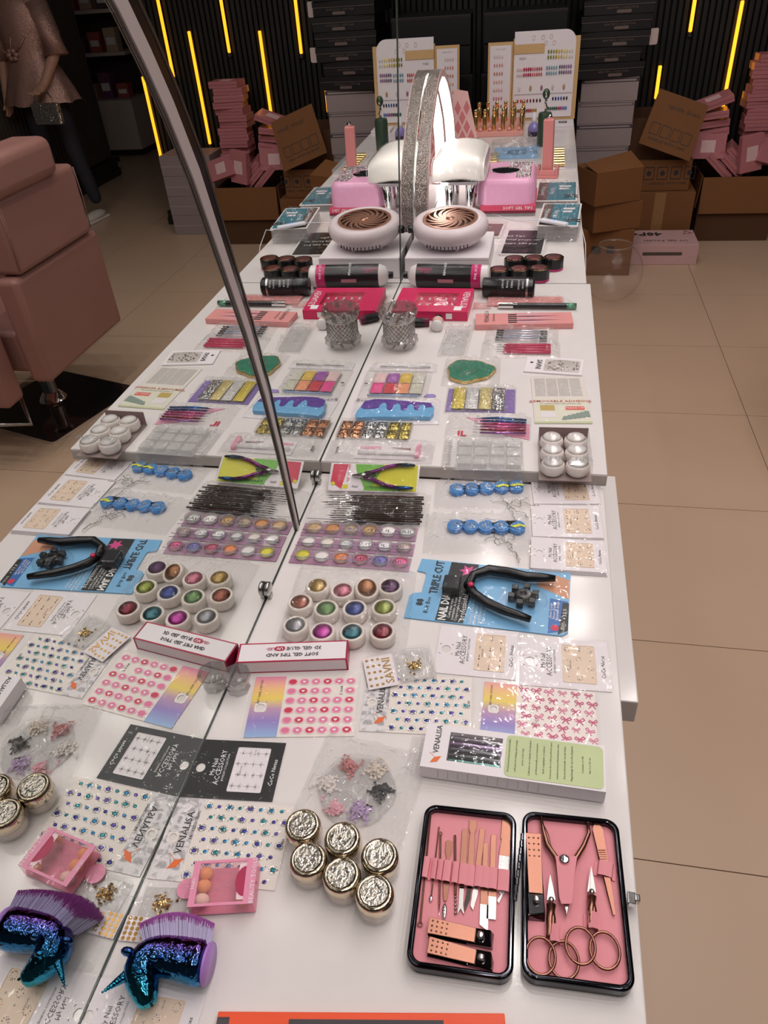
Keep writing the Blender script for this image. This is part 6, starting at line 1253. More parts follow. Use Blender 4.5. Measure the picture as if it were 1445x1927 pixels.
for k in range(560):
    x, y = R.uniform(0.002, 0.078), R.uniform(-0.105, 0.112)
    if ((x + 0.010) / 0.053) ** 2 + ((y - 0.005) / 0.051) ** 2 < 1: continue
    if x < 0.03 and y < -0.05: continue
    g.ball((x, y, 0.0805), 0.0028, 0, 5, 4)
o = g.build('rhinestones', DIA, t); o['kind'] = 'stuff'
# hand pillow on chrome legs
SATW = mat('pillow_white', C(238, 232, 226), 0.4, noise_amt=0.02)
t = thing('hand_pillow', 'white arched hand rest in plastic wrap on chrome legs', 'hand rest', (0.104, 1.41, HM + 0.0005))
def pil(k, e):
    b = MB(); nx, ny = 24, 18; vs = []; fs = []
    for i in range(nx + 1):
        f = i / nx * 2 - 1
        for j in range(ny):
            a = 2 * PI * j / ny; yy = 0.135 * math.copysign(abs(math.cos(a)) ** 0.5, math.cos(a)) * (1 - 0.03 * f ** 8); zz = 0.042 * math.copysign(abs(math.sin(a)) ** 0.55, math.sin(a)) * (1 - 0.25 * f ** 6)
            r = k + (e * abs(noise.noise(Vector((f * 9, a * 4, 2.2)))) if e else 0)
            vs.append((0.084 * f * (1.06 if e else 1), yy * r, 0.178 + zz * r - 0.016 * f * f))
    for i in range(nx):
        for j in range(ny): fs.append((i * ny + j, i * ny + (j + 1) % ny, (i + 1) * ny + (j + 1) % ny, (i + 1) * ny + j))
    fs += [tuple(range(ny)), tuple(nx * ny + j for j in range(ny))[::-1]]
    return b.add(vs, fs)
pil(1.08, 0).build('cushion', SATW, t, True); pil(1.11, 0.10).build('plastic_wrap', FILM2, t, True)
for sx in (-1, 1):
    for sy in (-1, 1): MB().tube([(sx * 0.036, sy * 0.085, 0.130), (sx * 0.033, sy * 0.085, 0.05), (sx * 0.030, sy * 0.085, 0.001)], [0.017, 0.013, 0.009], 14).build('leg', CHROME, t, True)
MB().box(-0.060, 0.060, -0.12, 0.12, 0.121, 0.130).build('mounting_plate', CHROME, t)
# arched glitter lamp against the mirror
OUT = [(1.02, 0.7535), (1.02, 0.88), (1.038, 0.94), (1.075, 1.0), (1.13, 1.05), (1.20, 1.105), (1.28, 1.152), (1.36, 1.182), (1.43, 1.192)]
OUT = OUT + [(2.86 - y, z) for y, z in OUT[-2::-1]]
t = thing('arch_lamp', 'glitter-covered arch lamp with glowing white inner band against the mirror', 'arch lamp', (0.019, 1.43, HM + 0.001))
GLT = glitter('taupe_glitter', C(104, 88, 84), (0.52, 0.45, 0.41, 1), 900, 0.7, 0.3, 0.9); nO = len(OUT)
def arch(o0, o1, xa, xb, m, name, smooth='auto'):
    vs = []; fs = []
    for j, (y, z) in enumerate(OUT):
        y2, z2 = OUT[min(j + 1, nO - 1)]; y1, z1 = OUT[max(j - 1, 0)]; d = Vector((y2 - y1, z2 - z1)).normalized(); nr = Vector((d.y, -d.x))
        for o, x in ((o0, xa), (o1, xa), (o1, xb), (o0, xb)): vs.append((x, y - 1.43 + nr.x * o, z - HM - 0.001 + nr.y * o))
    for j in range(nO - 1):
        for i in range(4): fs.append((j * 4 + i, j * 4 + (i + 1) % 4, j * 4 + 4 + (i + 1) % 4, j * 4 + 4 + i))
    fs += [(3, 2, 1, 0), tuple((nO - 1) * 4 + i for i in range(4))]
    ob = MB().add(vs, fs).build(name, m, t); bm = bmesh.new(); bm.from_mesh(ob.data); bmesh.ops.recalc_face_normals(bm, faces=bm.faces); bm.to_mesh(ob.data); bm.free(); return ob
arch(0.0, 0.012, -0.0195, 0.016, GLT, 'glitter_band'); arch(0.012, 0.020, -0.0175, 0.014, mat('led_diffuser', (1.0, 0.98, 0.95, 1), 0.4, emit=7.0), 'light_diffuser'); arch(0.0, 0.021, 0.016, 0.0185, mat('rose_edge', C(196, 160, 156), 0.35), 'rose_edge')
for y in (1.026, 1.834): MB().box(-0.0195, 0.03, y - 1.43 - 0.03, y - 1.43 + 0.03, 0.0, 0.006).build('foot_plate', mat('rose_edge'), t)
# pink diamond board leaning behind the arch lamp
a = YP(853, 262, 1.95)
t = thing('swatch_fan_board', 'pink triangular board printed with rose diamonds behind the arch lamp', 'board', (0.055, 1.93, HM + 0.0005), 0.0, rot=(-0.12, 0, 0.15)); DP = mat('rose_diamond', C(190, 110, 112), 0.4)
MB().add([(x, y, z) for y in (0.0, 0.004) for x, z in ((-0.05, 0), (0.085, 0), (0.02, 0.30), (-0.03, 0.31), (-0.05, 0.25))], [(0, 1, 2, 3, 4), (9, 8, 7, 6, 5)] + [(i, i + 5, (i + 1) % 5 + 5, (i + 1) % 5) for i in range(5)]).build('board', mat('board_pink', C(214, 170, 166), 0.4), t)
g = MB()
for i in range(3):
    for j in range(7):
        cx_, cz_ = -0.02 + 0.035 * i + (0.0175 if j % 2 else 0), 0.04 + 0.034 * j
        if cx_ > 0.075 - cz_ * 0.22: continue
        g.add([(cx_ - 0.013, -0.0005, cz_), (cx_, -0.0005, cz_ - 0.026), (cx_ + 0.013, -0.0005, cz_), (cx_, -0.0005, cz_ + 0.026)], [(0, 1, 2, 3)])
g.build('printed_diamonds', DP, t)
# blue card pack and gold drill bits
t, w, h, lc = pack('blue_card_pack', 'light blue card in a clear bag behind the pink lamp', 'card pack', [(934, 264), (1017, 260), (1016, 300), (912, 302)], HM + 0.004); t.location.z = HM + 0.0005
MB().box(-w * .42, w * .46, -h * .42, h * .1, 0, 0.004).build('card', mat('card_blue', C(140, 186, 226), 0.4), t)
for i, (x, s) in enumerate(((-.3, 'glue'), (-.1, 'NAIL'), (0.05, 'strong'), (.2, 'gel tips'), (.36, 'EF'))): text(t, s, w * x, -h * 0.16, 0.0045, h * 0.10, INK if i else WINK, -PI / 2)
bag(t, w * 1.06, h * 1.1, 0.008, FILM, seed=63, amp=0.006, wr=20)
for k in range(4):
    p = T(922, 290 + 5 * k, HM + 0.006); tt = thing('gold_stick', 'slim gold stick poking out behind the pink lamp', 'stick', (p.x, p.y, HM + 0.0065), 0.02 * k, 'gold sticks behind the lamp'); MB().tube([(-0.05, 0, 0), (0.03, 0, 0)], [0.004, 0.005], 10).build('shaft', GOLD, tt, 'auto'); MB().tube([(0.03, 0, 0), (0.045, 0, 0)], [0.003, 0.001], 8).build('point', GOLD, tt, True)
# pink nail drill in its cradle
t = thing('pink_nail_drill', 'pink nail drill standing in a pink cradle at the table edge', 'nail drill', (0.392, 1.885, HM + 0.0005), -0.1); PKD = mat('drill_pink', C(220, 140, 138), 0.4)
b_ = MB(); b_.box(-0.042, 0.042, -0.035, 0.035, 0, 0.012); b_.box(-0.042, -0.030, -0.035, 0.035, 0.012, 0.038); b_.box(0.030, 0.042, -0.035, 0.035, 0.012, 0.038); b_.box(-0.030, 0.030, -0.035, -0.025, 0.012, 0.03); b_.build('cradle', PKD, t, bevel=0.002)
MB().box(-0.020, 0.020, -0.017, 0.017, 0.013, 0.205).build('drill_body', PKD, t, bevel=0.004, rot=(0, -0.03, 0)); MB().lathe([(0.009, 0.205), (0.009, 0.216), (0.006, 0.22), (0, 0.22)], -0.004, 0, 14).build('chrome_tip', CHROME, t, True)
MB().box(-0.028, 0.028, -0.023, 0.033, 0.0125, 0.0145).build('gold_insert', mat('rose_insert', C(200, 120, 90), 0.2, 0.8), t)
# drill bit box
t = thing('bit_box', 'clear box of gold drill bits beside the pink drill', 'bit box', (0.462, 2.16, HM + 0.0005)); 
MB().box(-0.05, 0.042, -0.17, 0.17, 0, 0.004).build('tray', PAPER, t); MB().box(0.0, 0.042, -0.17, 0.17, 0.0045, 0.022).build('clear_case', MILKY, t)
for k in range(7): MB().tube([(-0.046, -0.14 + 0.045 * k, 0.014), (-0.004, -0.14 + 0.045 * k, 0.014)], 0.009, 10).build('gold_bit', GOLD, t, 'auto')
# green drill
DGR = mat('drill_green', C(66, 84, 66), 0.35, 0.3)
t = thing('green_nail_drill', 'dark green cylindrical nail drill standing upright with a ring clasp', 'nail drill', (0.368, 2.44, HM + 0.0005))
MB().lathe([(0.028, 0), (0.030, 0.003), (0.030, 0.125), (0.027, 0.135), (0.012, 0.138)], n=24).build('drill_body', DGR, t, 'auto'); MB().tube([(0, 0, 0.138), (0.004, 0, 0.155), (-0.003, 0, 0.17), (0.001, 0, 0.185)], 0.006, 8).build('chain', CHROME, t, True)
MB().ball((0, 0, 0.207), 0.016, 0, 12, 8, 0.011, 0.022).build('handpiece', DGR, t, True); MB().tube([(0, -0.014, 0.195), (0.0, -0.017, 0.205), (0, -0.014, 0.215)], 0.004, 8).build('ring', CHROME, t, True)
# dropper bottle
t = thing('dropper_bottle', 'small violet dropper bottle with white cap', 'bottle', (0.318, 2.66, HM + 0.0005))
MB().lathe([(0.024, 0), (0.027, 0.004), (0.027, 0.020)], n=20).build('dark_base', mat('plum_base', C(50, 40, 66), 0.25), t, 'auto'); MB().lathe([(0.0275, 0.020), (0.0275, 0.036), (0.020, 0.050), (0.010, 0.058)], n=20).build('bottle_body', mat('violet_glass', C(140, 128, 190), 0.12, spec=0.7), t, True); MB().lathe([(0.0115, 0.056), (0.0115, 0.076), (0.008, 0.082), (0.006, 0.10), (0, 0.102)], n=16).build('cap', WPL, t, True)
# pink tray of gold bottles
TRP = mat('tray_pink', C(226, 160, 150), 0.4)
t = thing('bottle_tray', 'pink tray with rows of round pegs holding gold bottles', 'tray', (0.135, 2.86, HM + 0.0005)); MB().box(-0.132, 0.132, -0.20, 0.155, 0, 0.022).build('tray_base', TRP, t, bevel=0.002)
g = MB()
for i in range(6):
    for j in range(7): g.lathe([(0.010, 0.022), (0.010, 0.032), (0.006, 0.036), (0, 0.037)], -0.118 + 0.046 * i, -0.18 + 0.05 * j, 8)
g.build('pegs', TRP, t, True)
for i in range(6):
    for j in range(2):
        x, y = 0.135 - 0.110 + 0.044 * i, 2.86 - 0.155 + 0.20 * j
        tt = thing('gold_bottle', 'slim gold bottle in the pink tray, %s row, %s from the mirror' % (('front', 'back')[j], ('first', 'second', 'third', 'fourth', 'fifth', 'sixth')[i]), 'bottle', (x + 0.013, y, HM + 0.0232), 0, 'gold bottles in the pink tray')
        MB().lathe([(0.010, 0), (0.0105, 0.004), (0.0105, 0.062), (0.008, 0.066)], n=12).build('bottle_body', GOLD, tt, 'auto'); MB().lathe([(0.0075, 0.066), (0.0075, 0.076), (0.009, 0.078), (0.009, 0.088), (0.006, 0.092), (0, 0.093)], n=12).build('cap', GOLD, tt, True)
# colour chart folder
WOOD = mat('tan_board', C(206, 168, 118), 0.5); R = random.Random(9)
t = thing('colour_chart', 'open white colour chart folder with rows of nail swatches', 'colour chart', (0.29, 3.045, HM + 0.0005), rot=(-0.06, 0, 0))
t.scale = (1.0, 1.0, 1.08)
def plate(x0, x1, z0, z1, y, th, m, nm, r=0.0):
    P = [(x0, z0), (x1, z0), (x1, z1 - r)] + ([(x1 - r + r * math.cos(a), z1 - r + r * math.sin(a)) for a in [k * PI / 12 for k in range(7)]] if r else [(x1, z1)]) + [(x0, z1)]
    n = len(P); return MB().add([(x, y - th, z) for x, z in P] + [(x, y, z) for x, z in P], [tuple(range(n)), tuple(range(2 * n - 1, n - 1, -1))] + [(i, n + i, n + (i + 1) % n, (i + 1) % n) for i in range(n)]).build(nm, m, t)
plate(-0.222, -0.10, 0.0, 0.325, 0.0, 0.008, WOOD, 'left_board'); plate(-0.098, 0.225, 0.0, 0.335, 0.004, 0.008, WOOD, 'right_board')
plate(-0.212, -0.108, 0.012, 0.312, -0.009, 0.003, PAPER, 'left_page'); plate(-0.092, 0.205, 0.012, 0.362, -0.006, 0.004, PAPER, 'right_page', 0.05); plate(-0.092, 0.055, 0.275, 0.312, -0.0125, 0.001, WOOD, 'tan_strip'); plate(-0.085, 0.20, 0.11, 0.1115, -0.0125, 0.001, GREYINK, 'page_fold')
def swatches(x0, x1, z, n, cols, s=0.0085, y=-0.0125):
    for k in range(n):
        f = k / max(1, n - 1); c = cols[min(len(cols) - 1, int(f * len(cols)))]; nm = 'swatch_%d_%d_%d' % c; x = x0 + (x1 - x0) * f
        MB().ball((x, y, z), s * 0.5, 0, 8, 6, 0.0025, s).build('nail_swatch', mat(nm, C(*c), 0.2, coat=0.5), t, True)
SK = [[(222, 200, 196)], [(214, 150, 150)], [(200, 136, 124)], [(222, 176, 162)], [(224, 170, 170)], [(206, 130, 140)], [(176, 104, 70)], [(190, 130, 110)]]
for k, c in enumerate(SK): swatches(-0.188, -0.150, 0.268 - 0.034 * k, 4, c)
for dz in (0, -0.022):
    swatches(0.075, 0.19, 0.278 + dz, 10, [(120, 130, 40), (170, 150, 50), (214, 180, 60), (230, 214, 150), (228, 220, 206)]); swatches(-0.072, 0.045, 0.212 + dz, 12, [(232, 200, 196), (190, 40, 80), (160, 24, 60), (214, 110, 130), (200, 90, 90)]); swatches(0.072, 0.118, 0.214 + dz, 5, [(110, 150, 170), (130, 170, 180)]); swatches(0.134, 0.188, 0.216 + dz, 6, [(110, 90, 120), (150, 110, 150)])
swatches(-0.06, 0.16, 0.135, 5, [(226, 220, 206), (180, 150, 100), (160, 110, 130), (200, 196, 196), (190, 140, 110)], 0.012); swatches(-0.066, 0.046, 0.083, 8, [(206, 20, 40), (160, 16, 50), (120, 10, 40), (60, 10, 24)]); swatches(0.11, 0.178, 0.088, 6, [(20, 26, 90), (40, 80, 170), (30, 34, 50)]); swatches(-0.072, 0.028, 0.042, 12, [(140, 100, 70), (190, 130, 110), (150, 70, 70), (180, 60, 70), (170, 130, 50)]); swatches(0.09, 0.178, 0.047, 10, [(30, 80, 60), (20, 70, 70), (180, 20, 70), (90, 110, 180)])
for x, z in ((0.0, 0.335), (0.045, 0.335), (0.085, 0.337), (0.06, 0.312), (0.10, 0.312)): MB().tube([(x + 0.007 * math.cos(a), -0.0125, z + 0.009 * math.sin(a)) for a in [k * PI / 6 for k in range(12)]], 0.0006, 4, 0, True).build('printed_ring', mat('ring_ink', C(196, 150, 150), 0.5), t)
text(t, 'NEW', -0.05, -0.0125, 0.255, 0.014, GREYINK, rot=(PI / 2, 0, 0)); text(t, 'Color chart', -0.16, -0.0135, 0.298, 0.01, mat('ring_ink'), rot=(PI / 2, 0, 0))
t = thing('small_card_box', 'small white box with black print at the far table corner', 'box', (0.455, 2.90, HM + 0.0005)); MB().box(-0.05, 0.05, -0.06, 0.06, 0, 0.012).build('carton', PAPER, t, bevel=0.001); MB().poly(rrect(0.04, 0.05, 0.002, 2), 0.0123).build('print', INK, t); text(t, 'EF', 0.0, 0.0, 0.0127, 0.03, WINK)
# ================================================================== stacked goods behind the table
BKB = mat('black_carton', (0.006, 0.005, 0.006, 1), 0.5); GRB = mat('grey_carton', C(150, 134, 134), 0.6, noise_amt=0.06); GRD = mat('grey_carton_band', C(66, 58, 66), 0.6); BRC = mat('brown_carton', C(122, 78, 42), 0.75, noise_amt=0.06, nscale=12); BRD = mat('brown_carton_inside', C(84, 54, 32), 0.8)
mat('packing_tape', C(150, 110, 70), 0.25)
SILI = mat('silver_ink', C(120, 104, 100), 0.3, 0.3)
def carton(name, label, cat, x0, x1, y0, y1, z0, z1, m, rz=0.0, group=None, lid=0.0):
    t = thing(name, label, cat, ((x0 + x1) / 2, (y0 + y1) / 2, z0 + 0.0005), rz, group); w, d, h = (x1 - x0) / 2, (y1 - y0) / 2, z1 - z0 - 0.001
    MB().box(-w, w, -d, d, 0, h).build('carton', m, t, bevel=0.002)
    return t, w, d, h
R = random.Random(17); z = 0.0; ORD = ('lowest', 'second', 'third', 'fourth', 'fifth', 'sixth', 'seventh', 'eighth', 'ninth', 'tenth', 'eleventh', 'twelfth', 'topmost')
for k in range(8):
    h = (0.12, 0.12, 0.12, 0.11, 0.11, 0.11, 0.105, 0.11)[k]; dx = R.uniform(-0.006, 0.006)
    t, w, d, hh = carton('grey_carton', 'pale grey flat carton, %s from the floor in the stack behind the table' % ORD[k], 'carton', 0.535 + dx, 0.822 + dx, 3.215, 3.60, z, z + h, GRB, R.uniform(-0.02, 0.02), 'grey cartons behind the table')
    MB().box(-w - 0.0006, w + 0.0006, -d - 0.0006, d + 0.0006, hh * 0.80, hh * 0.97).build('printed_band', GRD if k % 2 else mat('grey_carton_mid_band', C(110, 98, 98), 0.6), t)  # bands alternate between dark grey and a mid grey
    MB().box(-w * 0.9, w * 0.9, -d - 0.0012, -d - 0.0007, hh * 0.84, hh * 0.92).build('print_line', GRB, t)
    z += h
z0b = z
for k in range(8):
    h = 0.068; dx = R.uniform(-0.03, 0.03); rz = R.uniform(-0.05, 0.10)
    t, w, d, hh = carton('black_gift_box', 'flat black box with silver lettering, %s in the dark upper stack' % ORD[k], 'box', 0.50 + dx, 0.835 + dx, 3.20, 3.55, z, z + h, BKB, rz, 'black boxes in the upper stack')
    MB().box(-w - 0.002, w + 0.002, -d - 0.002, d + 0.002, hh * 0.62, hh).build('lid', BKB, t); MB().box(-w, w, -d - 0.0025, -d - 0.0021, hh * 0.57, hh * 0.62).build('lid_edge', mat('lid_edge_grey', C(84, 70, 68), 0.5), t)
    text(t, 'BEAUTIFUL COLLECTION', w * 0.1, -d - 0.0028, hh * 0.42, 0.013, SILI, rot=(PI / 2, 0, 0)); MB().poly(rrect(0.07, 0.014, 0.006, 4), 0).build('pill_print', SILI, t, loc=(w * 0.15, -d - 0.0028, hh * 0.2), rot=(PI / 2, 0, 0))
    if k in (2, 5): MB().prism(rrect(0.045, 0.07, 0.008, 3), 0, 0.001).build('torn_flap', mat('flap_white', C(200, 180, 176), 0.6), t, loc=(w + 0.02, -d + 0.03, hh * 0.5), rot=(PI / 2, 0, 0.4))
    z += h
z = 0.0
for k in range(9):
    h = 0.135; dx = R.uniform(-0.02, 0.02)
    t, w, d, hh = carton('dark_carton', 'dark carton, %s from the floor in the stack behind the colour chart' % ORD[k], 'carton', 0.02 + dx, 0.44 + dx, 3.26, 3.62, z, z + h, BKB, R.uniform(-0.04, 0.04), 'dark cartons behind the colour chart')
    MB().box(-w, w, -d - 0.001, -d - 0.0004, hh * 0.9, hh * 0.97).build('edge_strip', mat('lid_edge_brown', C(40, 30, 28), 0.6), t); z += h
def flaps(t, w, d, h):
    MB().box(-w, w, -0.001, 0.001, -0.004, 0.004).build('tape', mat('packing_tape', C(150, 110, 70), 0.25), t, loc=(0, 0, h))
t, w, d, h = carton('brown_carton', 'brown carton on the floor under two smaller ones beside the table', 'carton', 0.60, 0.865, 2.86, 3.12, 0, 0.245, BRC); MB().box(-0.08, -0.03, -d - 0.0008, -d - 0.0003, 0.12, 0.16).build('stamp', INK, t); MB().box(0.0, 0.04, -d - 0.0008, -d - 0.0003, 0.12, 0.16).build('stamp', INK, t)
t, w, d, h = carton('brown_carton', 'small brown carton turned askew, middle of the small stack', 'carton', 0.60, 0.86, 2.84, 3.07, 0.246, 0.385, BRC, 0.35); text(t, 'gel polish', w + 0.001, 0, h * 0.6, 0.03, INK, rot=(PI / 2, 0, PI / 2))
t, w, d, h = carton('brown_carton', 'small brown carton with open lid flap on top of the small stack', 'carton', 0.575, 0.835, 2.82, 3.06, 0.386, 0.545, BRC, 0.45); MB().add([(-w, -d, h), (w, -d, h), (w, d * 0.2, h + 0.05), (-w, d * 0.2, h + 0.02), (-w, -d, h + 0.004), (w, -d, h + 0.004), (w, d * 0.2, h + 0.054), (-w, d * 0.2, h + 0.024)], [(3, 2, 1, 0), (4, 5, 6, 7), (0, 1, 5, 4), (1, 2, 6, 5), (2, 3, 7, 6), (3, 0, 4, 7)]).build('lid_flap', BRC, t); text(t, 'gel polish', w + 0.001, 0, h * 0.6, 0.03, INK, rot=(PI / 2, 0, PI / 2))
# pale pink 48-piece box
t, w, d, h = carton('gel_polish_box', 'pale pink gel polish box on the floor with upside-down lettering', 'box', 0.86, 1.235, 3.03, 3.29, 0, 0.112, mat('blush_card', C(206, 166, 166), 0.45))
text(t, '48PC', -w * 0.45, d * 0.45, h + 0.001, 0.085, INK, PI, bold=0.03); text(t, 'UV GEL POLISH', w * 0.1, -d * 0.45, h + 0.001, 0.034, INK, PI); MB().poly(rrect(0.21, 0.018, 0.006, 3), 0).build('handle_slot', mat('slot_dark'), t, loc=(0.0, -d - 0.0006, h * 0.55), rot=(PI / 2, 0, 0))
g = MB(); 
for x, y in ((0.13, 0.09), (0.15, 0.06), (0.12, 0.05)): g.poly([(x, y), (x + 0.03, y + 0.01), (x + 0.01, y + 0.03)], h + 0.001)
g.build('printed_hands', mat('copper_print', C(170, 110, 80), 0.4), t)
# brown cartons against the slatted wall
t, w, d, h = carton('brown_carton', 'wide brown carton behind the pale pink box', 'carton', 0.85, 1.225, 3.34, 3.72, 0, 0.305, BRC); MB().box(-0.03, 0.03, -d - 0.0008, -d - 0.0003, 0.02, h).build('tape', mat('packing_tape'), t)
def icons(t, y, z, s, n=4, x0=-0.1):
    for k in range(n):
        ob = frame_ring(MB(), rrect(s, s * 1.15, 0.002, 2), rrect(s * 0.88, s * 1.03, 0.002, 2), 0, 0.0006).build('printed_icon', INK, t, loc=(x0 + k * s * 1.25, y, z), rot=(PI / 2, 0, 0)); MB().disc(0, 0, s * 0.25, 0.0006, 0, 6).build('icon_mark', INK, ob)
    text(t, 'HANDLE WITH CARE', x0 + s * 1.9, y, z - s * 0.95, s * 0.36, INK, rot=(PI / 2, 0, 0))
t, w, d, h = carton('brown_carton', 'brown carton with handling icons below the folded flap', 'carton', 0.855, 1.185, 3.37, 3.70, 0.306, 0.47, BRC); icons(t, -d - 0.001, h * 0.58, 0.058, 4, -0.06)
t = thing('open_carton', 'open brown carton with a large flap hanging forward', 'carton', (1.0, 3.56, 0.4705)); b_ = MB(); b_.box(-0.17, 0.17, -0.16, 0.16, 0, 0.004); b_.box(-0.17, -0.166, -0.16, 0.16, 0.004, 0.21); b_.box(0.166, 0.17, -0.16, 0.16, 0.004, 0.21); b_.box(-0.166, 0.166, 0.156, 0.16, 0.004, 0.21); b_.box(-0.166, 0.166, -0.16, -0.156, 0.004, 0.21); b_.build('carton', BRD, t)
A = [Vector(q) for q in ((0.875, 3.30, 0.575), (1.155, 3.30, 0.475), (1.215, 3.36, 0.735), (0.955, 3.36, 0.825))]; nrm = (A[1] - A[0]).cross(A[3] - A[0]).normalized(); o0 = t.location
fl_ = MB().add([tuple(a - o0) for a in A] + [tuple(a - o0 - nrm * 0.005) for a in A], [(0, 1, 2, 3), (7, 6, 5, 4), (0, 4, 5, 1), (1, 5, 6, 2), (2, 6, 7, 3), (3, 7, 4, 0)]).build('folded_flap', BRC, t)
ex = (A[1] - A[0]).normalized(); ey = nrm.cross(ex); e = Matrix((ex, ey, nrm)).transposed().to_euler()
def onflap(u, v): return A[0] - o0 + ex * u + ey * v + nrm * 0.001
p = onflap(0.16, 0.21); text(t, 'upside down', p.x, p.y, p.z, 0.035, INK, rot=e)
for k in range(4): MB().add(*[(lambda P, Q: ([(x, y, 0) for x, y in P] + [(x, y, 0) for x, y in Q], [(i, (i + 1) % len(P), len(P) + (i + 1) % len(P), len(P) + i) for i in range(len(P))]))(rrect(0.05, 0.058, 0.003, 2), rrect(0.044, 0.052, 0.003, 2))][0]).build('printed_icon', INK, t, loc=onflap(0.05 + 0.06 * k, 0.09), rot=e)
p = onflap(0.14, 0.04); text(t, 'HANDLE WITH CARE', p.x, p.y, p.z, 0.022, INK, rot=e)
MB().box(-0.002, 0.002, -0.08, 0.08, 0, 0.20).build('side_flap', BRC, t, loc=(-0.166, 0.0, 0.212), rot=(0, 0.04, 0))
# big open carton of pink boxes
t = thing('pink_box_carton', 'large open brown carton overflowing with pink boxes', 'carton', (1.475, 3.62, 0.0005)); b_ = MB(); b_.box(-0.205, 0.205, -0.18, 0.18, 0, 0.005); b_.box(-0.205, -0.2, -0.18, 0.18, 0.005, 0.355); b_.box(0.2, 0.205, -0.18, 0.18, 0.005, 0.355); b_.box(-0.2, 0.2, 0.175, 0.18, 0.005, 0.355); b_.box(-0.2, 0.2, -0.18, -0.175, 0.005, 0.355); b_.build('carton', BRD, t)
MB().box(-0.205, 0.205, -0.004, 0.0, -0.195, 0.0).build('front_flap', BRC, t, loc=(0, -0.182, 0.356), rot=(-0.10, 0, 0)); MB().box(-0.004, 0.0, -0.17, 0.17, -0.17, 0.0).build('side_flap', BRC, t, loc=(-0.207, 0, 0.355), rot=(0, 0.08, 0))
PB = mat('pink_carton', C(188, 118, 124), 0.35, noise_amt=0.03, coat=0.3); PBL = mat('pink_label', C(226, 190, 190), 0.4)
def pbox(loc_, rot, label, size=(0.19, 0.125, 0.036), grp='pink gel boxes piled in the carton'):
    t = thing('pink_gel_box', label, 'box', loc_, 0, grp, rot=rot); a, b, c = size
    MB().box(-a / 2, a / 2, -b / 2, b / 2, -c / 2, c / 2).build('carton', PB, t, bevel=0.001); MB().box(-a * .2, a * .2, -b * .25, b * .25, c / 2, c / 2 + 0.0006).build('label', PBL, t); MB().box(-a / 2 + 0.006, a / 2 - 0.006, -b / 2 - 0.0006, -b / 2, -c * .05, c * .05).build('lid_seam', mat('pink_seam', C(150, 90, 96), 0.5), t)
z = 0.375
for k in range(15):
    dx = R.uniform(-0.018, 0.018) + (0.02 if k < 7 else 0) * (7 - k) / 7; pbox((1.562 + dx, 3.665 + R.uniform(-0.012, 0.012), z + 0.018), (0, 0, R.uniform(-0.12, 0.12)), 'pink gel box, %s from the bottom of the tall leaning stack' % (ORD[k] if k < 12 else ('thirteenth', 'fourteenth', 'topmost')[k - 12]), grp='pink gel boxes in the tall stack'); z += 0.0368
for (x, y, z, rx, ry, rz, l) in ((1.50, 3.475, 0.47, 1.25, 1.45, 0.0, 'pink gel box leaning face-on over the carton edge'), (1.27, 3.56, 0.72, 0.1, -0.32, 0.05, 'pink gel box tipped high on top of the messy pile'), (1.265, 3.58, 0.655, 0, -0.12, -0.05, 'pink gel box just below the tipped one'), (1.275, 3.60, 0.61, 0, -0.08, 0.1, 'pink gel box third down in the messy pile'), (1.28, 3.58, 0.565, 0, -0.15, 0.0, 'pink gel box low in the messy pile beside the flap'),
                               (1.27, 3.50, 0.505, 1.35, 0.03, 0.05, 'pink gel box standing upright with a grey label'), (1.352, 3.52, 0.41, 0.2, 0.75, 0.0, 'pink gel box slanting inside the carton, nearest the wall side'), (1.414, 3.54, 0.42, 0.2, 0.75, 0.0, 'pink gel box slanting inside the carton, middle of three'), (1.470, 3.57, 0.43, 0.2, 0.75, 0.0, 'pink gel box slanting inside the carton, last of three'), (1.63, 3.50, 0.46, 1.2, 0.3, 0.2, 'pink gel box standing at the carton corner')):
    pbox((x, y, z), (rx, ry, rz), l)
# pale cartons seen only in the mirror
z = 0.0
for k in range(4):
    h = 0.127; t, w, d, hh = carton('pale_carton', 'pale grey carton, %s in the wrapped stack by the slatted wall' % ('lowest', 'second', 'third', 'topmost')[k], 'carton', 1.77, 2.13, 3.66, 3.89, z, z + h, GRB, 0.02 * (k % 2), 'pale cartons by the slatted wall'); MB().box(-w - 0.0005, w + 0.0005, -d - 0.0005, d + 0.0005, hh * 0.46, hh * 0.5).build('tape', mat('clear_tape', C(176, 160, 156), 0.15), t); z += h
# glass fish bowl on the floor
t = thing('glass_bowl', 'round clear glass bowl standing on the floor beside the table', 'glass bowl', (0.745, 2.52, 0.0005)); P = []
for k in range(13): a = -1.25 + 2.3 * k / 12; P.append((0.148 * math.cos(a), 0.143 + 0.148 * math.sin(a)))
P = [(0.0, 0.004), (0.045, 0.002)] + P + [(0.078, 0.275), (0.082, 0.279), (0.076, 0.276)]
MB().lathe(P, n=36, cap=False).build('bowl', film('bowl_glass', 0.05, 0.02, 6, 0.05, 0.02), t, True); MB().lathe([(0.079, 0.274), (0.083, 0.278), (0.079, 0.282), (0.075, 0.278), (0.079, 0.274)], n=36, cap=False).build('rim', film('rim_glass', 0.12, 0.06, 6, 0.05, 0.02), t, True)
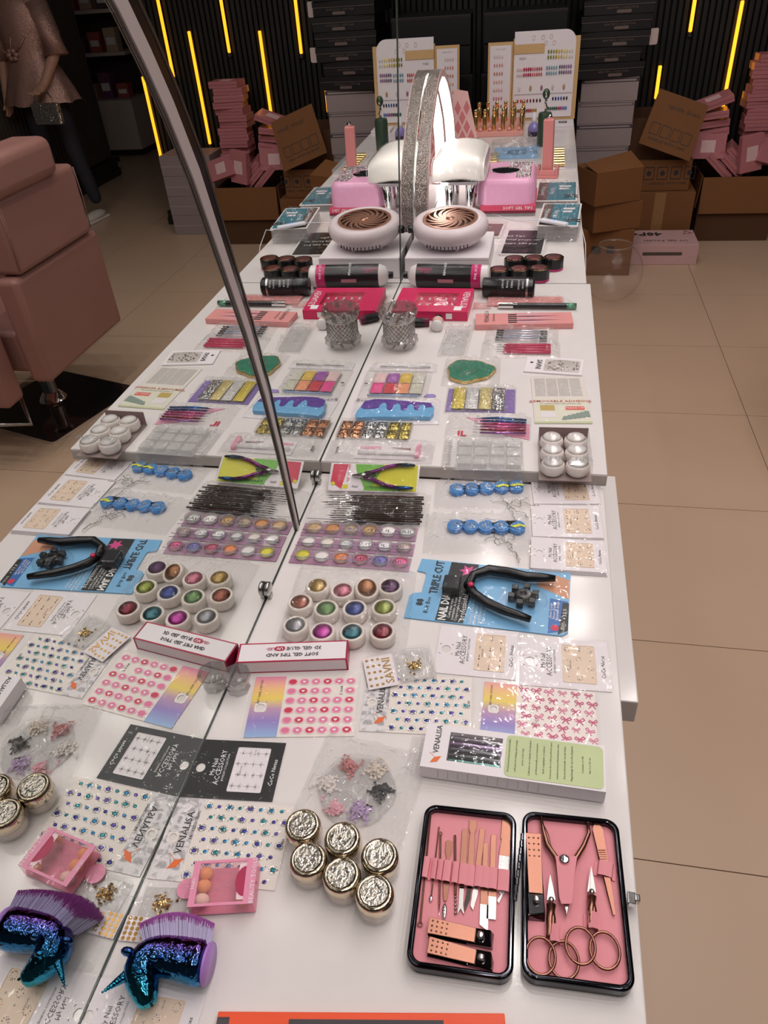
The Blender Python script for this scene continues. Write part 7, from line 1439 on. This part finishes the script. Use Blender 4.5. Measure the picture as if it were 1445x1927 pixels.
# ================================================================== salon chair (seen in the mirror)
MAU = mat('mauve_leather', C(150, 106, 98), 0.42, noise_amt=0.05, nscale=8, bump=0.12, bscale=25)
t = thing('salon_chair', 'mauve leather salon chair on a black square base', 'salon chair', (1.67, 1.25, 0.0005))
def pad(name, x0, x1, y0, y1, z0, z1, m=MAU, r=0.02, rot=None):
    cx_, cy_, cz_ = (x0 + x1) / 2, (y0 + y1) / 2, (z0 + z1) / 2; a, b, c = (x1 - x0) / 2, (y1 - y0) / 2, (z1 - z0) / 2
    return MB().box(-a, a, -b, b, -c, c).build(name, m, t, 'auto', bevel=r, loc=(cx_ - 1.67, cy_ - 1.25, cz_), rot=rot, segs=4)
pad('lower_back', 1.345, 1.43, 0.87, 1.445, 0.315, 0.700); pad('upper_back', 1.335, 1.45, 0.90, 1.40, 0.704, 0.955); pad('headrest', 1.31, 1.47, 0.88, 1.275, 0.945, 1.075, r=0.035)
pad('seat', 1.44, 1.98, 0.90, 1.42, 0.34, 0.50); pad('armrest', 1.47, 1.96, 0.76, 0.865, 0.26, 0.66); pad('armrest', 1.47, 1.96, 1.45, 1.55, 0.26, 0.66)
g = MB()
for y in (0.905, 1.395): g.tube([(1.338 - 1.67, y - 1.25, 0.72), (1.333 - 1.67, y - 1.25, 0.83), (1.338 - 1.67, y - 1.25, 0.94)], 0.002, 5)
g.build('piping', mat('mauve_piping', C(140, 104, 100), 0.45), t, True)
MB().lathe([(0.06, 0.014), (0.05, 0.03), (0.032, 0.05), (0.030, 0.16), (0.042, 0.17), (0.042, 0.335)], n=24).build('pedestal', CHROME, t, 'auto', loc=(0.03, 0.04, 0))
MB().prism(rrect(0.52, 0.50, 0.02, 4), 0, 0.014).build('base_plate', mat('base_black', (0.01, 0.01, 0.012, 1), 0.08, coat=1.0), t, rot=(0, 0, 0.29)); frame_ring(MB(), rrect(0.524, 0.504, 0.02, 4), rrect(0.52, 0.50, 0.02, 4), 0, 0.012).build('base_edge', CHROME, t, rot=(0, 0, 0.29))
MB().tube([(-0.10, -0.30, 0.26), (-0.2, -0.42, 0.16), (-0.1, -0.5, 0.20), (0.1, -0.46, 0.26)], 0.008, 8).build('foot_pump_bar', STEEL, t, True)
# ================================================================== shelf unit far behind, in the mirror
WSH = mat('shelf_white', C(206, 190, 182), 0.5)
t = thing('display_shelf', 'white display shelf unit with low cabinet at the back of the shop', 'shelf unit', (4.0, 6.45, 0.0005)); MB().box(-0.42, 0.6, -0.22, 0.2, 0.06, 0.50).build('cabinet', WSH, t); MB().box(-0.40, 0.58, -0.19, 0.18, 0, 0.06).build('plinth', BASEM, t); MB().box(-0.42, 0.6, 0.16, 0.2, 0.50, 2.2).build('back_panel', mat('shelf_back', C(60, 44, 42), 0.7), t)
SHZ = (0.86, 1.20, 1.54, 1.88)
for z in SHZ: MB().box(-0.42, 0.6, -0.12, 0.16, z, z + 0.03).build('shelf_board', WSH, t)
SC = [(176, 90, 84), (120, 70, 110), (190, 150, 130), (140, 60, 60), (90, 70, 80), (200, 170, 150)]; k = 0
for zi, z in enumerate((0.501,) + tuple(q + 0.0305 for q in SHZ[:3])):
    for i in range(5):
        c = SC[(k * 5 + i) % 6]; h = 0.12 + 0.11 * R.random(); x = 3.65 + 0.17 * i
        t, w, d, hh = carton('product_box', '%s product box on the %s of the far display shelf, %s along' % ({0: 'brick red', 1: 'plum', 2: 'beige', 3: 'dark red', 4: 'slate', 5: 'cream'}[(k * 5 + i) % 6], ('cabinet top', 'lowest shelf', 'middle shelf', 'upper shelf')[zi], ('first', 'second', 'third', 'fourth', 'fifth')[i]), 'box', x, x + 0.12, 6.36, 6.46, z, z + h, mat('product_%d_%d_%d' % c, C(*c), 0.5), 0, 'product boxes on the far shelf'); MB().box(-w * .7, w * .7, -d - 0.0006, -d, hh * .3, hh * .6).build('label', WINK, t)
    k += 1
# ================================================================== person (seen in the mirror)
t = thing('person', 'person in a pink sparkly top and dark jeans holding a silver purse', 'person', (3.13, 4.10, 0.0005), 0.12)
SKINM = mat('skin', C(196, 150, 128), 0.5, noise_amt=0.03); DEN = mat('dark_denim', C(46, 44, 54), 0.8, noise_amt=0.12, nscale=200); HAIRM = mat('dark_hair', (0.02, 0.014, 0.012, 1), 0.45)
J = [(0, 0, .90, .135, .10), (0, 0, 1.02, .125, .09), (0, 0, 1.18, .14, .10), (0, 0, 1.32, .13, .095), (0, 0, 1.42, .055, .055), (0, -.01, 1.48, .05, .05), (0, -.015, 1.56, .082, .095), (0, -.015, 1.65, .06, .075),
     (.10, 0, .82, .085, .085), (.11, -.01, .48, .062, .062), (.115, .02, .10, .045, .045), (-.10, 0, .82, .085, .085), (-.15, -.01, .48, .062, .062), (-.20, .02, .10, .045, .045),
     (.185, 0, 1.36, .055, .055), (.235, .01, 1.10, .042, .042), (.25, -.05, .88, .030, .030), (.252, -.065, .80, .026, .034),
     (-.185, 0, 1.36, .055, .055), (-.235, -.02, 1.10, .042, .042), (-.20, -.18, .93, .030, .030), (-.19, -.24, .90, .026, .034)]
E_ = [(0, 1), (1, 2), (2, 3), (3, 4), (4, 5), (5, 6), (6, 7), (0, 8), (8, 9), (9, 10), (0, 11), (11, 12), (12, 13), (3, 14), (14, 15), (15, 16), (16, 17), (3, 18), (18, 19), (19, 20), (20, 21)]
hands = ((17, (0.252, -0.065, 0.80), Vector((0.02, -0.10, -1))), (21, (-0.19, -0.24, 0.90), Vector((0.1, -0.9, -0.35))))
for hi, base, dr in hands:
    dr = dr.normalized(); sd = Vector((1, 0, 0)) if abs(dr.z) < 0.7 else Vector((0, 1, 0)); up_ = dr.cross(sd)
    for f, L in zip(range(4), (0.062, 0.07, 0.066, 0.052)):
        o = sd * (-0.027 + 0.018 * f); b0 = Vector(base) + o + dr * 0.02; i0 = len(J); J.append((*b0, .0095, .0095)); b1 = b0 + dr * L * 0.5 + up_ * 0.004; J.append((*b1, .0085, .0085)); b2 = b1 + dr * L * 0.4 + up_ * 0.016; J.append((*b2, .0075, .0075)); E_ += [(hi, i0), (i0, i0 + 1), (i0 + 1, i0 + 2)]
    b0 = Vector(base) - sd * 0.035 + dr * 0.0; i0 = len(J); J.append((*b0, .010, .010)); b1 = b0 + dr * 0.035 - sd * 0.012 + up_ * 0.012; J.append((*b1, .009, .009)); E_ += [(hi, i0), (i0, i0 + 1)]
me = bpy.data.meshes.new('body_skeleton'); me.from_pydata([j[:3] for j in J], E_, []); ob = bpy.data.objects.new('body', me); COL.objects.link(ob)
sk = ob.modifiers.new('skin', 'SKIN'); sk.use_smooth_shade = True; ob.modifiers.new('sub', 'SUBSURF').levels = 2
for v, j in zip(me.skin_vertices[0].data, J): v.radius = (j[3], j[4])
me.skin_vertices[0].data[0].use_root = True
bpy.context.view_layer.update(); m2_ = bpy.data.meshes.new_from_object(ob.evaluated_get(bpy.context.evaluated_depsgraph_get())); bpy.data.objects.remove(ob)
m2_.materials.clear(); m2_.materials.append(SKINM); m2_.materials.append(DEN)
for p in m2_.polygons: c = p.center; p.material_index = 1 if (c.z < 0.97 and (abs(c.x) < 0.185 or c.z < 0.70) and c.y > -0.15) else 0; p.use_smooth = True
bo = bpy.data.objects.new('body', m2_); COL.objects.link(bo); bo.parent = t
PSP = glitter('pink_sequins', C(190, 132, 126), C(226, 186, 170), 500, 0.45, 0.4, 0.5)
def torso(rings, n=40, wav=0):
    vs = []; fs = []
    for k, (z, a, b, wv) in enumerate(rings):
        for i in range(n): q = 2 * PI * i / n; f = 1 + wv * math.cos(q * 9 + k); vs.append((a * f * math.cos(q), b * f * math.sin(q), z + wv * 0.08 * math.sin(q * 9)))
    for k in range(len(rings) - 1):
        for i in range(n): fs.append((k * n + i, k * n + (i + 1) % n, (k + 1) * n + (i + 1) % n, (k + 1) * n + i))
    return MB().add(vs, fs)
torso([(.80, .275, .205, .07), (.88, .245, .18, .06), (.98, .20, .15, .04), (1.06, .165, .125, .02), (1.12, .158, .12, .01), (1.22, .175, .13, .015), (1.34, .185, .125, 0), (1.41, .14, .10, 0), (1.44, .075, .075, 0)]).build('sequin_top', PSP, t, True)
for s, pts in ((1, [(.17, 0, 1.38), (.225, .005, 1.20), (.245, .01, 1.08)]), (-1, [(-.17, 0, 1.38), (-.225, -.01, 1.20), (-.24, -.03, 1.08)])): MB().tube(pts, [.075, .065, .085], 14).build('sleeve', PSP, t, True)
g = MB()
for k in range(6): a = k * PI / 3; g.ball((0.03 + 0.03 * math.cos(a), -0.135, 1.10 + 0.025 * math.sin(a)), 0.022, 0, 8, 6, 0.014, 0.016)
g.build('waist_knot', PSP, t, True)
g = MB()
for a, b in ((0.20, 1.16), (0.0, 1.24), (-0.14, 1.2)): g.tube([(0.03, -0.136, 1.10), (0.03 + (a - 0.03) * .5, -0.132, (1.10 + b) / 2), (a * .7, -0.11, b)], 0.006, 5)
g.build('gathered_folds', PSP, t, True)
b_ = MB(); b_.ball((0, 0.015, 1.60), 0.098, 0, 16, 12, 0.105, 0.115).build('hair', HAIRM, t, True); MB().tube([(0, 0.06, 1.60), (0, 0.10, 1.45), (0, 0.11, 1.28)], [.07, .08, .04], 10).build('long_hair', HAIRM, t, True)
for sx in (-1, 1): MB().ball((sx * 0.032, -0.098, 1.575), 0.011, 0, 8, 6).build('eye', WINK, t, True); MB().ball((sx * 0.032, -0.107, 1.575), 0.005, 0, 6, 5).build('iris', BLACK, t, True)
MB().ball((0, -0.112, 1.545), 0.012, 0, 8, 6, 0.016, 0.02).build('nose', SKINM, t, True); MB().ball((0, -0.103, 1.512), 0.022, 0, 8, 5, 0.008, 0.007).build('lips', mat('lip_red', C(170, 80, 80), 0.4), t, True)
for sx, fx in ((-1, -0.20), (1, 0.115)):
    MB().ball((fx, -0.05, 0.035), 0.048, 0, 12, 8, 0.125, 0.036).build('shoe', mat('shoe_white', C(206, 196, 190), 0.5), t, True); MB().box(fx - 0.046, fx + 0.046, -0.17, 0.07, 0.0, 0.018).build('shoe_sole', mat('sole_white', C(214, 206, 200), 0.6), t, bevel=0.008)
b = thing('silver_purse', 'small glittering silver purse held in the hand of the standing person', 'purse', (3.13 - 0.19, 4.10 - 0.29, 0.70), 0.12)
MB().box(-0.11, 0.11, -0.02, 0.02, 0, 0.13).build('purse_body', glitter('silver_sequins', (0.6, 0.57, 0.54, 1), None, 200, 0.9, 0.25, 0.8), b, bevel=0.01); MB().tube([(-0.08, 0, 0.13), (-0.05, 0, 0.19), (0.05, 0, 0.19), (0.08, 0, 0.13)], 0.006, 8).build('handle', CHROME, b, True)
finish_text()
